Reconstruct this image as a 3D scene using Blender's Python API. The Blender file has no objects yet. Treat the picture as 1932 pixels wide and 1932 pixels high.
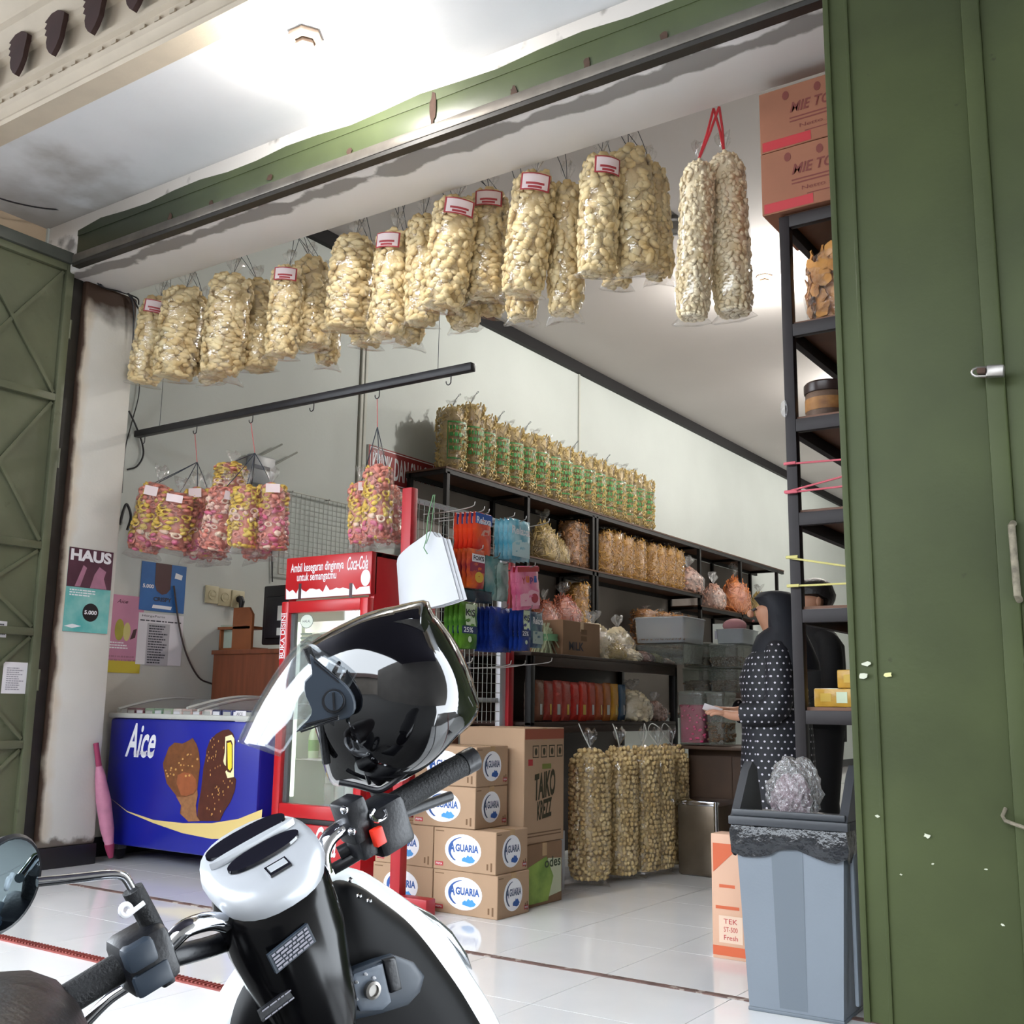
import bpy, bmesh, math, random
from mathutils import Vector, Matrix, Euler
random.seed(7)
sc = bpy.context.scene
C = sc.collection
PI = math.pi

# ------------------------------------------------------------------ camera
H = 0.95
YAW, PITCH, ROLL, FPX = math.radians(34.26), math.radians(10.2), math.radians(.815), 2036.0
_cy, _sy = math.cos(YAW), math.sin(YAW)
FW = Vector((-_sy * math.cos(PITCH), _cy * math.cos(PITCH), math.sin(PITCH)))
_r = Vector((_cy, _sy, 0)); _u = _r.cross(FW)
RT = math.cos(ROLL) * _r + math.sin(ROLL) * _u
UP = -math.sin(ROLL) * _r + math.cos(ROLL) * _u
CAM = Vector((0, 0, H))
cd = bpy.data.cameras.new('camera'); cam = bpy.data.objects.new('camera', cd); C.objects.link(cam)
cd.sensor_width = 36; cd.lens = 36 * FPX / 1932; cd.clip_start = .05
m = Matrix((RT, UP, -FW)).transposed().to_4x4(); m.translation = CAM
cam.matrix_world = m
sc.camera = cam

def at(px, py, ax, v):
    """the point of the world plane (axis ax = v) seen at a pixel of the photograph"""
    d = FW + RT * ((px - 966) / FPX) - UP * ((py - 966) / FPX)
    k = 'xyz'.index(ax)
    return CAM + d * ((v - CAM[k]) / d[k])

# ------------------------------------------------------------------ light
w = bpy.data.worlds.new('world'); sc.world = w; w.use_nodes = True
nt = w.node_tree; bg = nt.nodes['Background']
bg.inputs[0].default_value = (.86, .93, 1.0, 1); bg.inputs[1].default_value = 4.6
sc.view_settings.view_transform = 'Standard'; sc.view_settings.look = 'None'
sc.view_settings.gamma = 1; sc.view_settings.use_curve_mapping = False
sc.view_settings.exposure = 1.22

# ------------------------------------------------------------------ materials
def lin(h):
    h = h.lstrip('#')
    o = []
    for i in (0, 2, 4):
        c = int(h[i:i+2], 16) / 255
        o.append(c / 12.92 if c <= .04045 else ((c + .055) / 1.055) ** 2.4)
    return (*o, 1)
MATS = {}
def pm(name, col, rough=.6, metal=0, var=0, vs=6, bump=0, bs=60, col2=None, stain=None, rnd=0, coat=0, trans=0, alpha=1, emit=0, sd=.5):
    """principled material; var = soft colour variation, stain = (colour, scale, threshold), bump = fine relief"""
    if name in MATS: return MATS[name]
    M = bpy.data.materials.new(name); M.use_nodes = True; MATS[name] = M
    N = M.node_tree.nodes; L = M.node_tree.links; b = N['Principled BSDF']
    b.inputs['Roughness'].default_value = rough; b.inputs['Metallic'].default_value = metal
    b.inputs['Coat Weight'].default_value = coat; b.inputs['Transmission Weight'].default_value = trans
    b.inputs['Alpha'].default_value = alpha; b.inputs['Specular IOR Level'].default_value = sd
    b.inputs['Base Color'].default_value = lin(col)
    if emit:
        b.inputs['Emission Color'].default_value = lin(col); b.inputs['Emission Strength'].default_value = emit
    tc = N.new('ShaderNodeTexCoord'); src = None
    if var or col2:
        n = N.new('ShaderNodeTexNoise'); n.inputs['Scale'].default_value = vs; n.inputs['Detail'].default_value = 6
        L.new(tc.outputs['Object'], n.inputs['Vector'])
        mx = N.new('ShaderNodeMix'); mx.data_type = 'RGBA'
        c = lin(col)
        mx.inputs['A'].default_value = c
        mx.inputs['B'].default_value = lin(col2) if col2 else tuple([x * (1 - var) for x in c[:3]] + [1])
        rp = N.new('ShaderNodeMapRange'); rp.inputs['From Min'].default_value = .35; rp.inputs['From Max'].default_value = .68
        L.new(n.outputs['Fac'], rp.inputs['Value']); L.new(rp.outputs[0], mx.inputs['Factor'])
        src = mx.outputs['Result']
    if stain:
        sc_, ss, th = stain
        n = N.new('ShaderNodeTexNoise'); n.inputs['Scale'].default_value = ss; n.inputs['Detail'].default_value = 10
        L.new(tc.outputs['Object'], n.inputs['Vector'])
        rp = N.new('ShaderNodeMapRange'); rp.inputs['From Min'].default_value = th; rp.inputs['From Max'].default_value = th + .04
        L.new(n.outputs['Fac'], rp.inputs['Value'])
        mx = N.new('ShaderNodeMix'); mx.data_type = 'RGBA'
        if src: L.new(src, mx.inputs['A'])
        else: mx.inputs['A'].default_value = lin(col)
        mx.inputs['B'].default_value = lin(sc_); L.new(rp.outputs[0], mx.inputs['Factor'])
        src = mx.outputs['Result']
    if rnd:
        oi = N.new('ShaderNodeObjectInfo'); hs = N.new('ShaderNodeHueSaturation')
        mr = N.new('ShaderNodeMapRange'); mr.inputs['To Min'].default_value = 1 - rnd; mr.inputs['To Max'].default_value = 1 + rnd * .6
        L.new(oi.outputs['Random'], mr.inputs['Value']); L.new(mr.outputs[0], hs.inputs['Value'])
        if src: L.new(src, hs.inputs['Color'])
        else: hs.inputs['Color'].default_value = lin(col)
        src = hs.outputs[0]
    if src: L.new(src, b.inputs['Base Color'])
    if bump:
        n = N.new('ShaderNodeTexNoise'); n.inputs['Scale'].default_value = bs; n.inputs['Detail'].default_value = 4
        L.new(tc.outputs['Object'], n.inputs['Vector'])
        bp = N.new('ShaderNodeBump'); bp.inputs['Strength'].default_value = bump; bp.inputs['Distance'].default_value = .02
        L.new(n.outputs['Fac'], bp.inputs['Height']); L.new(bp.outputs[0], b.inputs['Normal'])
    return M

def film(name, tint='#ffffff', gloss=.07, rough=.12, bump=.6, bs=28, haze=.015, edge=.3, hcol='#e6e6e6'):
    """clear plastic film: see-through, with glossy crinkles"""
    if name in MATS: return MATS[name]
    M = bpy.data.materials.new(name); M.use_nodes = True; MATS[name] = M
    N = M.node_tree.nodes; L = M.node_tree.links; N.clear()
    out = N.new('ShaderNodeOutputMaterial')
    tr = N.new('ShaderNodeBsdfTransparent'); tr.inputs[0].default_value = lin(tint)
    gl = N.new('ShaderNodeBsdfGlossy'); gl.inputs['Roughness'].default_value = rough
    df = N.new('ShaderNodeBsdfDiffuse'); df.inputs[0].default_value = lin(hcol)
    m1 = N.new('ShaderNodeMixShader'); m2 = N.new('ShaderNodeMixShader')
    tc = N.new('ShaderNodeTexCoord'); no = N.new('ShaderNodeTexNoise'); no.inputs['Scale'].default_value = bs; no.inputs['Detail'].default_value = 3
    bp = N.new('ShaderNodeBump'); bp.inputs['Strength'].default_value = bump; bp.inputs['Distance'].default_value = .03
    lw = N.new('ShaderNodeLayerWeight'); lw.inputs['Blend'].default_value = .35
    mr = N.new('ShaderNodeMapRange'); mr.inputs['To Min'].default_value = gloss; mr.inputs['To Max'].default_value = edge
    L.new(tc.outputs['Object'], no.inputs['Vector']); L.new(no.outputs['Fac'], bp.inputs['Height'])
    L.new(bp.outputs[0], gl.inputs['Normal']); L.new(bp.outputs[0], lw.inputs['Normal'])
    L.new(lw.outputs['Facing'], mr.inputs['Value']); L.new(mr.outputs[0], m1.inputs[0])
    L.new(tr.outputs[0], m1.inputs[1]); L.new(gl.outputs[0], m1.inputs[2])
    m2.inputs[0].default_value = haze; L.new(m1.outputs[0], m2.inputs[1]); L.new(df.outputs[0], m2.inputs[2])
    L.new(m2.outputs[0], out.inputs[0])
    return M

# ------------------------------------------------------------------ mesh helpers
class MB:
    def __init__(s): s.bm = bmesh.new(); s.mi = 0
    def _add(s, vs, fs):
        V = [s.bm.verts.new(v) for v in vs]
        for f in fs:
            try:
                F = s.bm.faces.new([V[i] for i in f]); F.material_index = s.mi
            except ValueError: pass
        return V
    def mat(s, i): s.mi = i; return s
    def box(s, x0, x1, y0, y1, z0, z1, bev=0, M=None, seg=2):
        vs = [(x, y, z) for x in (x0, x1) for y in (y0, y1) for z in (z0, z1)]
        fs = [(0,1,3,2),(4,6,7,5),(0,4,5,1),(2,3,7,6),(0,2,6,4),(1,5,7,3)]
        V = s._add([M @ Vector(v) for v in vs] if M else vs, fs)
        if bev:
            es = list({e for v in V for e in v.link_edges})
            r = bmesh.ops.bevel(s.bm, geom=es, offset=bev, segments=seg, affect='EDGES', profile=.5)
            for f in r['faces']: f.material_index = s.mi
        return s
    def bar(s, a, b, w, h=None, up=(0, 0, 1)):
        """a square bar from a to b"""
        a, b = Vector(a), Vector(b); h = h or w; d = (b - a).normalized()
        x = d.cross(Vector(up))
        if x.length < 1e-4: x = d.cross(Vector((0, 1, 0)))
        x.normalize(); y = d.cross(x)
        c = [x * w / 2 + y * h / 2, -x * w / 2 + y * h / 2, -x * w / 2 - y * h / 2, x * w / 2 - y * h / 2]
        s._add([a + q for q in c] + [b + q for q in c], [(3,2,1,0),(4,5,6,7),(0,1,5,4),(1,2,6,5),(2,3,7,6),(3,0,4,7)])
        return s
    def tube(s, pts, r, n=8, cap=True):
        pts = [Vector(p) for p in pts]; rings = []
        rs = r if isinstance(r, (list, tuple)) else [r] * len(pts)
        nrm = None
        for i, p in enumerate(pts):
            t = (pts[min(i + 1, len(pts) - 1)] - pts[max(i - 1, 0)]).normalized()
            if nrm is None:
                nrm = t.orthogonal().normalized()
            nrm = (nrm - t * nrm.dot(t)).normalized()
            bn = t.cross(nrm)
            rings.append([p + (nrm * math.cos(2*PI*k/n) + bn * math.sin(2*PI*k/n)) * rs[i] for k in range(n)])
        s.loft(rings, cap); return s
    def loft(s, rings, cap=True, closed=True):
        n = len(rings[0]); vs = [v for r in rings for v in r]; fs = []
        for i in range(len(rings) - 1):
            for k in range(n if closed else n - 1):
                a = i*n + k; b = i*n + (k+1) % n
                fs.append((a, b, b + n, a + n))
        if cap:
            fs.append(tuple(range(n))[::-1]); fs.append(tuple(range((len(rings)-1)*n, len(rings)*n)))
        s._add(vs, fs); return s
    def lathe(s, prof, n=24, o=(0, 0, 0), M=None, cap=True):
        o = Vector(o); rings = []
        for r, z in prof:
            ring = [Vector((r*math.cos(2*PI*k/n), r*math.sin(2*PI*k/n), z)) for k in range(n)]
            rings.append([(M @ v if M else v) + o for v in ring])
        s.loft(rings, cap); return s
    def prism(s, pts, o, ux, uy, d):
        """flat outline pts (u, v) on the plane o, ux, uy, thickened along d"""
        o, ux, uy, d = Vector(o), Vector(ux), Vector(uy), Vector(d); n = len(pts)
        a = [o + ux*p[0] + uy*p[1] for p in pts]; b = [q + d for q in a]
        s._add(a + b, [tuple(range(n))[::-1], tuple(range(n, 2*n))] + [(i, (i+1) % n, (i+1) % n + n, i + n) for i in range(n)])
        return s
    def ell(s, c, r, sub=2, M=None, f=None):
        bm2 = bmesh.new(); bmesh.ops.create_icosphere(bm2, subdivisions=sub, radius=1)
        c = Vector(c); r = Vector(r) if not isinstance(r, (int, float)) else Vector((r, r, r)); idx = {}
        vs = []
        for i, v in enumerate(bm2.verts):
            idx[v] = i; p = v.co.copy()
            if f: p = f(p)
            p = Vector((p.x*r.x, p.y*r.y, p.z*r.z)); vs.append(c + (M @ p if M else p))
        s._add(vs, [tuple(idx[v] for v in fc.verts) for fc in bm2.faces]); bm2.free(); return s
    def mesh(s, name, smooth=40):
        bmesh.ops.recalc_face_normals(s.bm, faces=s.bm.faces)
        me = bpy.data.meshes.new(name); s.bm.to_mesh(me); s.bm.free()
        if smooth:
            me.polygons.foreach_set('use_smooth', [True] * len(me.polygons))
            me.set_sharp_from_angle(angle=math.radians(smooth))
        return me
    def build(s, name, mat, parent=None, loc=None, smooth=40, label=None):
        return link(name, s.mesh(name, smooth), mat, parent, loc, label)

def link(name, me, mat, parent=None, loc=None, label=None):
    o = bpy.data.objects.new(name, me); C.objects.link(o)
    if mat and not me.materials:
        for mm in (mat if isinstance(mat, (list, tuple)) else [mat]): me.materials.append(mm)
    if parent: o.parent = parent
    if loc is not None: o.location = loc
    if label: o['label'] = label
    return o
def thing(name, label, cat, loc=(0, 0, 0), rz=0, group=None, rot=None):
    o = bpy.data.objects.new(name, None); C.objects.link(o); o.empty_display_size = .1
    o.location = loc; o.rotation_euler = rot if rot else (0, 0, rz); o['label'] = label; o['category'] = cat
    if group: o['group'] = group
    return o
def tag(o, label, cat, group=None):
    o['label'] = label; o['category'] = cat
    if group: o['group'] = group
    return o
def struct(o, label=None):
    o['kind'] = 'structure'
    if label: o['label'] = label
    return o
def copy_tree(o, parent=None):
    c = o.copy(); C.objects.link(c)
    if parent: c.parent = parent
    for ch in [x for x in list(o.children)]: copy_tree(ch, c)
    return c
def frame(o, right, up):
    r = Vector(right).normalized(); u = Vector(up).normalized(); n = r.cross(u)
    m = Matrix((r, u, n)).transposed().to_4x4(); m.translation = Vector(o); return m
def text(body, o, right, up, w, h, mat, parent, name='lettering', bold=0, shear=0, ext=.0006, lift=.0012, space=1, align='C'):
    """lettering w x h metres centred at o (left-aligned with align='L'), on the plane right/up, in the parent's own space"""
    cu = bpy.data.curves.new('t', 'FONT'); cu.body = body; cu.size = 1; cu.offset = bold; cu.shear = shear
    cu.space_character = space; cu.resolution_u = 3; cu.align_x = 'CENTER' if align == 'C' else 'LEFT'; cu.space_line = .9
    t = bpy.data.objects.new('t', cu); C.objects.link(t)
    me = bpy.data.meshes.new_from_object(t.evaluated_get(bpy.context.evaluated_depsgraph_get()))
    bpy.data.objects.remove(t); bpy.data.curves.remove(cu)
    xs = [v.co.x for v in me.vertices]; ys = [v.co.y for v in me.vertices]
    x0, x1, y0, y1 = min(xs), max(xs), min(ys), max(ys)
    F = frame(o, right, up)
    kx = w / (x1 - x0) if w else h / (y1 - y0)
    ky = h / (y1 - y0) if h else kx
    cx = (x0 + x1) / 2 if align == 'C' else x0
    for v in me.vertices:
        v.co = F @ Vector(((v.co.x - cx) * kx, (v.co.y - (y0 + y1) / 2) * ky, lift))
    me.name = name; me.materials.clear(); me.materials.append(mat)
    return link(name, me, None, parent)
def patch(pts, o, right, up, mat, parent, name='print', lift=.0008, t=.0004):
    """a flat printed shape: outline pts in metres on the plane right/up at o"""
    r = Vector(right).normalized(); u = Vector(up).normalized(); n = r.cross(u)
    return MB().prism(pts, Vector(o) + n * (lift - t), r, u, n * t).build(name, mat, parent, smooth=0)
def ellipse(a, b, n=28, cx=0, cy=0, a0=0, a1=2*PI):
    return [(cx + a*math.cos(a0 + (a1-a0)*k/n), cy + b*math.sin(a0 + (a1-a0)*k/n)) for k in range(n)]
def rect(w, h, cx=0, cy=0): return [(cx-w/2, cy-h/2), (cx+w/2, cy-h/2), (cx+w/2, cy+h/2), (cx-w/2, cy+h/2)]
def bez(p0, p1, p2, p3, n=10):
    p0, p1, p2, p3 = map(Vector, (p0, p1, p2, p3))
    return [(1-t)**3*p0 + 3*(1-t)**2*t*p1 + 3*(1-t)*t*t*p2 + t**3*p3 for t in [i/n for i in range(n+1)]]
def smoothpts(pts, k=6):
    """catmull-rom through pts"""
    P = [Vector(p) for p in pts]; P = [2*P[0]-P[1]] + P + [2*P[-1]-P[-2]]; out = []
    for i in range(1, len(P) - 2):
        for j in range(k):
            t = j / k
            out.append(.5*((2*P[i]) + (P[i+1]-P[i-1])*t + (2*P[i-1]-5*P[i]+4*P[i+1]-P[i+2])*t*t + (-P[i-1]+3*P[i]-3*P[i+1]+P[i+2])*t**3))
    out.append(P[-2]); return out

ORD = 'first second third fourth fifth sixth seventh eighth ninth tenth eleventh twelfth thirteenth fourteenth fifteenth sixteenth seventeenth eighteenth nineteenth twentieth'.split()
X_, Y_, Z_ = Vector((1, 0, 0)), Vector((0, 1, 0)), Vector((0, 0, 1))

def wear(M, axis, sign, thr, amp, scale, col, soft=.03, extra=None):
    """a worn or stained zone with a ragged edge: where sign*coord + amp*(noise-.5) > thr (extra = a second bound of the same kind)"""
    N = M.node_tree.nodes; L = M.node_tree.links; b = N['Principled BSDF']; inp = b.inputs['Base Color']
    tc = N.new('ShaderNodeTexCoord'); sp = N.new('ShaderNodeSeparateXYZ'); L.new(tc.outputs['Object'], sp.inputs[0])
    no = N.new('ShaderNodeTexNoise'); no.inputs['Scale'].default_value = scale; no.inputs['Detail'].default_value = 8
    L.new(tc.outputs['Object'], no.inputs['Vector'])
    def bound(axis, sign, thr):
        m1 = N.new('ShaderNodeMath'); m1.operation = 'MULTIPLY_ADD'
        L.new(sp.outputs['XYZ'.index(axis)], m1.inputs[0]); m1.inputs[1].default_value = sign; m1.inputs[2].default_value = -thr - amp * .5
        m2 = N.new('ShaderNodeMath'); m2.operation = 'MULTIPLY_ADD'
        L.new(no.outputs['Fac'], m2.inputs[0]); m2.inputs[1].default_value = amp; L.new(m1.outputs[0], m2.inputs[2])
        mr = N.new('ShaderNodeMapRange'); mr.inputs['From Min'].default_value = -soft; mr.inputs['From Max'].default_value = soft
        L.new(m2.outputs[0], mr.inputs['Value']); return mr.outputs[0]
    fac = bound(axis, sign, thr)
    for e in (extra or []):
        g = bound(*e); mm = N.new('ShaderNodeMath'); mm.operation = 'MULTIPLY'
        L.new(fac, mm.inputs[0]); L.new(g, mm.inputs[1]); fac = mm.outputs[0]
    mx = N.new('ShaderNodeMix'); mx.data_type = 'RGBA'; mx.inputs['B'].default_value = lin(col)
    if inp.links: L.new(inp.links[0].from_socket, mx.inputs['A'])
    else: mx.inputs['A'].default_value = inp.default_value
    L.new(fac, mx.inputs['Factor']); L.new(mx.outputs['Result'], inp)
    return M

# ------------------------------------------------------------------ surfaces
M_tile = pm('white glazed tile', '#e2e2e2', .07, var=.05, vs=3, rnd=.03)
M_tile_daylit = pm('tile with painted daylight', '#f2f2f2', .12, var=.03, vs=3, rnd=.02)  # same white tile, with the outdoor daylight put into its colour
M_grout = pm('grey grout', '#77746f', .9, var=.2, vs=30)
M_wall = pm('white wall paint', '#bcc2be', .75, var=.07, vs=1.3, bump=.05, bs=40)
wear(M_wall, 'Z', -1, -.98, 1.5, 2.6, '#8b8b86', .02, [('Y', -1, -5.7), ('Y', 1, 4.45)])
wear(M_wall, 'Z', -1, -1.5, 2.2, 1.6, '#bcb8ae', .5, [('Y', -1, -5.0)])
M_ceil = pm('ceiling board', '#c9c4c1', .8, var=.05, vs=.8)
M_porch = pm('porch ceiling paint', '#e0e1e3', .8, var=.06, vs=2.5, bump=.12, bs=9)
wear(M_porch, 'X', -1, 5.15, 1.4, 3.2, '#b0adaa', .3, [('Y', 1, 3.15)])
M_green = pm('green gate paint', '#404829', .55, sd=.25, var=.28, vs=2.2, bump=.06, bs=30, stain=('#31361f', 14, .72))
M_greenin = pm('faded green gate paint', '#5f634c', .5, var=.3, vs=2.4, bump=.08, bs=26, stain=('#50543f', 9, .68))
M_header = pm('green header paint', '#4b5535', .35, var=.3, vs=3, stain=('#2f3022', 8, .73))
wear(M_header, 'X', -1, 4.5, .9, 1.2, '#2a3122', .5)
M_darksteel = pm('dark painted steel', '#26231f', .5, var=.4, vs=10)
M_track = pm('dirty steel track', '#7a746c', .4, metal=.5, var=.5, vs=5, stain=('#3b2d22', 7, .66))
M_lintel = pm('lintel paint', '#e0dcd8', .7, var=.05, vs=2)
wear(M_lintel, 'Y', -1, -3.73, .17, 5, '#8f8a86', .008, [('Y', 1, 3.63)])
M_cream = pm('cream moulding', '#cdbfaa', .7, var=.18, vs=3, bump=.05)
M_leaf = pm('dark brown paint', '#3e2522', .6, var=.25, vs=8)
M_black = pm('black base paint', '#17161a', .45)
M_pillar = pm('pillar paint', '#cdcbc4', .75, var=.07, vs=3, bump=.06)
wear(M_pillar, 'Y', -1, -3.79, .14, 5, '#c4b8a6', .03)
wear(M_pillar, 'Y', -1, -3.757, .07, 4, '#3d2a1e', .012)
wear(M_pillar, 'Z', 1, 3.33, .22, 6, '#3b2719', .07)
wear(M_pillar, 'Z', -1, -.15, .12, 9, '#6b6259', .01)

# ------------------------------------------------------------------ floor of separate tiles
fl = struct(MB().box(-6.3, .75, 1.9, 20.0, -.12, -.012).build('floor', M_grout))
T = .5
tm = MB().box(-T/2 + .0016, T/2 - .0016, -T/2 + .0016, T/2 - .0016, -.012, 0).mesh('tile', 0); tm.materials.append(M_tile); tm2 = tm.copy(); tm2.materials.clear(); tm2.materials.append(M_tile_daylit)
for i in range(-9, 6):
    for j in range(-5, 9):
        x, y = -2.03 + T * (i + .5), 4.13 + T * (j + .5)
        if x < -6.3 or x > .6 or y < 1.8 : continue
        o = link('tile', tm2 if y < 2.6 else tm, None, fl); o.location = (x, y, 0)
fb = MB().box(-6.3, .72, 8.63, 20, -.012, 0).build('tiled_ground', M_tile, fl); fb['kind'] = 'stuff'
# street in front of the raised porch
M_asph = pm('asphalt', '#5b5a58', .9, var=.3, vs=20, bump=.4, bs=120)
struct(MB().box(-14, 12, -11, 1.9, -.36, -.25).build('street', M_asph), 'grey asphalt street in front of the shop')
struct(MB().box(-6.3, .75, 1.86, 1.9, -.25, -.0).build('trim_9', M_grout))
# brown rail slot under the gate and ribbed red strip
M_slot = pm('rusty floor slot', '#6b5048', .8, var=.5, vs=14, stain=('#9c8f86', 16, .6))
o = MB().box(-6.0, .6, 3.585, 3.615, 0, .004).build('trim_1', M_slot); struct(o)
M_red = pm('brick red strip', '#8a3b33', .6, var=.3, vs=12)
rs = struct(MB().box(-6.2, .7, 2.625, 2.675, 0, .006).build('trim_2', M_red))
rb = MB()
for k in range(330):
    x = -6.15 + k * .0205; rb.box(x, x + .009, 2.633, 2.667, .006, .011)
o = rb.build('rib', M_red, rs, smooth=0); o['kind'] = 'stuff'

# ------------------------------------------------------------------ shop shell
ZC = 4.77
struct(MB().box(-6.2, -6.0, 3.60, 20, 0, ZC + .1).build('wall_left', M_wall))
struct(MB().box(.55, .75, 3.60, 20, 0, ZC + .1).build('wall_right', M_wall))
struct(MB().box(-6.2, .75, 20, 20.2, 0, ZC + .1).build('wall_back', M_wall))
struct(MB().box(-6.2, .75, 3.6, 20.2, ZC, ZC + .12).build('ceiling', M_ceil))
M_crown = pm('black crown trim', '#0f0d0f', .5, sd=.2)
struct(MB().box(-6.0, -5.945, 4.03, 20, ZC - .12, ZC).build('trim_3', M_crown), 'black trim between left wall and ceiling')
struct(MB().box(-6.0, .55, 19.945, 20, ZC - .12, ZC).build('trim_4', M_crown))
# lintel over the opening and wall above
li = struct(MB().box(-6.2, .75, 3.61, 4.02, 3.51, 4.0, bev=.012).build('wall_front', M_lintel), 'white concrete lintel with peeling grey paint')
struct(MB().box(-6.2, .75, 3.62, 3.98, 4.0, ZC).build('wall_front_upper', M_lintel))
# green header with steel track
hd = MB().box(-5.62, .7, 3.565, 3.6, 3.58, 3.735, bev=.004).build('trim_5', M_header); struct(hd, 'green painted steel header above the opening')
rng = random.Random(3)
bl = []
wob = [(-5.62, 3.735)] + [(-5.62 + k * .22, 3.75 + .012 * math.sin(k * 1.7)) for k in range(1, 28)] + [(.7, 3.74), (.7, 3.70), (-5.62, 3.70)]
MB().prism(wob[::-1], (0, 3.562, 0), X_, Z_, Y_ * .05).build('paint_edge', M_header, hd, smooth=0)
MB().box(-5.63, .7, 3.545, 3.61, 3.525, 3.578, bev=.008).build('track', M_track, hd)
MB().box(-5.63, .7, 3.55, 3.60, 3.505, 3.525).build('track_slot', M_darksteel, hd)
M_rust = pm('rust', '#4a3428', .85, var=.4, vs=30)
for px, zz, hh in ((330, 3.57, .05), (405, 3.57, .035), (512, 3.6, .03), (660, 3.585, .03), (818, 3.58, .15), (970, 3.58, .04), (1108, 3.58, .05), (1255, 3.58, .035)):
    x = at(px, 300, 'y', 3.565).x if px < 700 else at(px, 180, 'y', 3.565).x
    M = MB(); pts = []
    for k in range(14):
        a = 2 * PI * k / 14; rr = rng.uniform(.7, 1.2)
        pts.append((x + .018 * rr * math.cos(a), zz + hh * .5 + hh * .6 * rr * math.sin(a)))
    M.prism(pts, (0, 3.561, 0), X_, Z_, Y_ * -.0015).build('rust_mark', M_rust, hd, smooth=0)

# pillar at the left of the opening, steel jamb post, baseboards
pl = MB().box(-6.05, -5.76, 3.74, 4.12, .115, 3.515, bev=.02).build('wall_pillar', M_pillar); struct(pl, 'white plastered pillar with rusty stained edge')
struct(MB().box(-6.05, -5.752, 3.735, 4.125, 0, .118, bev=.004).build('baseboard_pillar', M_black))
struct(MB().box(-6.05, -5.99, 4.12, 20, 0, .118).build('baseboard_left', M_black))
struct(MB().box(-5.90, -5.79, 3.645, 3.738, 0, 3.52, bev=.004).build('trim_6', M_darksteel), 'dark steel jamb post beside the pillar')
# white square edge between the pillar and the jamb
struct(MB().box(-6.0, -5.80, 3.74, 3.76, .1, 3.0).build('trim_7', M_pillar))

# ------------------------------------------------------------------ porch
ZP = 3.86
struct(MB().box(-6.6, 1.2, 2.76, 3.62, ZP, ZP + .08).build('ceiling_porch', M_porch), 'white porch ceiling around the lamp')
struct(MB().box(-6.3, -6.02, 2.2, 3.6, 0, ZP + .1).build('wall_porch', pm('tan plaster', '#bfa98f', .8, var=.1, vs=3)))
# cream fascia: stepped profile, extruded along the facade
prof = [(2.86, 3.858), (2.74, 3.858), (2.73, 3.875), (2.745, 3.90), (2.72, 3.935), (2.715, 3.962), (2.745, 3.968), (2.745, 4.03), (2.725, 4.045), (2.725, 4.075), (2.75, 4.10), (2.75, 4.215), (2.72, 4.235), (2.715, 4.27), (2.66, 4.33), (2.655, 4.37), (2.62, 4.40), (2.56, 4.47), (2.56, 4.52), (2.86, 4.52)]
mo = MB(); mo.prism(prof, (-7.5, 0, 0), Y_, Z_, X_ * 9)
fa = struct(mo.build('trim_8', M_cream, smooth=25), 'cream moulded fascia of the porch with dark brown leaves')
leafp = [(0, -.155), (.03, -.12), (.055, -.07), (.062, -.02), (.072, .03), (.075, .065), (.04, .09), (.01, .105), (-.03, .1), (-.055, .085), (-.08, .068), (-.06, .052), (-.078, .03), (-.06, .012), (-.072, -.012), (-.05, -.03), (-.055, -.06), (-.045, -.1), (-.022, -.135)]
lm = MB().prism([(a * 1.05, b * .92) for a, b in leafp], (0, 0, 0), X_, Z_, Y_ * -.025).mesh('leaf', 0); lm.materials.append(M_leaf)
x0 = at(38, 110, 'y', 2.71).x; x1 = at(107, 71, 'y', 2.71).x; dx = x1 - x0
for k in range(-3, 14):
    o = link('leaf', lm, None, fa); o.location = (x0 + dx * k, 2.715, 4.205)
# small dentil niches along the fascia
dm = MB().prism([(-.018, -.012), (.018, -.012), (.018, .004), (.008, .012), (-.012, .012), (-.02, .002)], (0, 0, 0), X_, Z_, Y_ * -.012).mesh('dentil', 0); dm.materials.append(M_cream)
for k in range(70):
    o = link('dentil', dm, None, fa); o.location = (-7.0 + k * .105, 2.745, 4.0)
# dark roof edge over the fascia
struct(MB().box(-11, 5, -2.2, 2.95, 4.52, 4.66).build('roof_street', pm('dark roof', '#2a2530', .7)), 'dark carport roof over the parking strip')
for x_ in (-10.6, 4.6):
    struct(MB().box(x_, x_ + .12, -2.1, -1.98, -.25, 4.52).build('trim_10', M_darksteel))
# solid storey above so that no daylight leaks into the shop
struct(MB().box(-6.3, .8, 2.9, 3.64, 3.95, 4.9).build('wall_storey', M_cream))

# ------------------------------------------------------------------ folding gates
g1 = thing('door_1', 'faded green steel gate leaf with crossed braces, folded open beside the pillar', 'gate')
g1['kind'] = 'structure'; del g1['category']
XG = -5.745
def gp(px, py): p = at(px, py, 'x', XG); return (p.y, p.z)
Y0, Y1, ZT = 2.95, 3.642, 3.56
MB().box(XG - .035, XG - .03, Y0, Y1, .05, ZT).build('sheet', M_greenin, g1)
fr = MB()
fr.box(XG - .03, XG + .005, Y1 - .05, Y1, .05, ZT, bev=.003).build('stile', M_greenin, g1)
MB().box(XG - .03, XG + .005, Y0, Y0 + .05, .05, ZT, bev=.003).build('stile', M_greenin, g1)
MB().box(XG - .06, XG + .03, Y0, Y1 + .02, ZT, ZT + .07, bev=.003).build('top_rail', pm('dark grey steel', '#4a4d46', .5, var=.3, vs=5), g1)
zr = [ZT - .02, 2.72, 1.83, 1.33, .70, .1]
for z in zr:
    MB().box(XG - .03, XG + .004, Y0, Y1 - .05, z - .022, z + .022, bev=.003).build('rail', M_greenin, g1)
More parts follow.
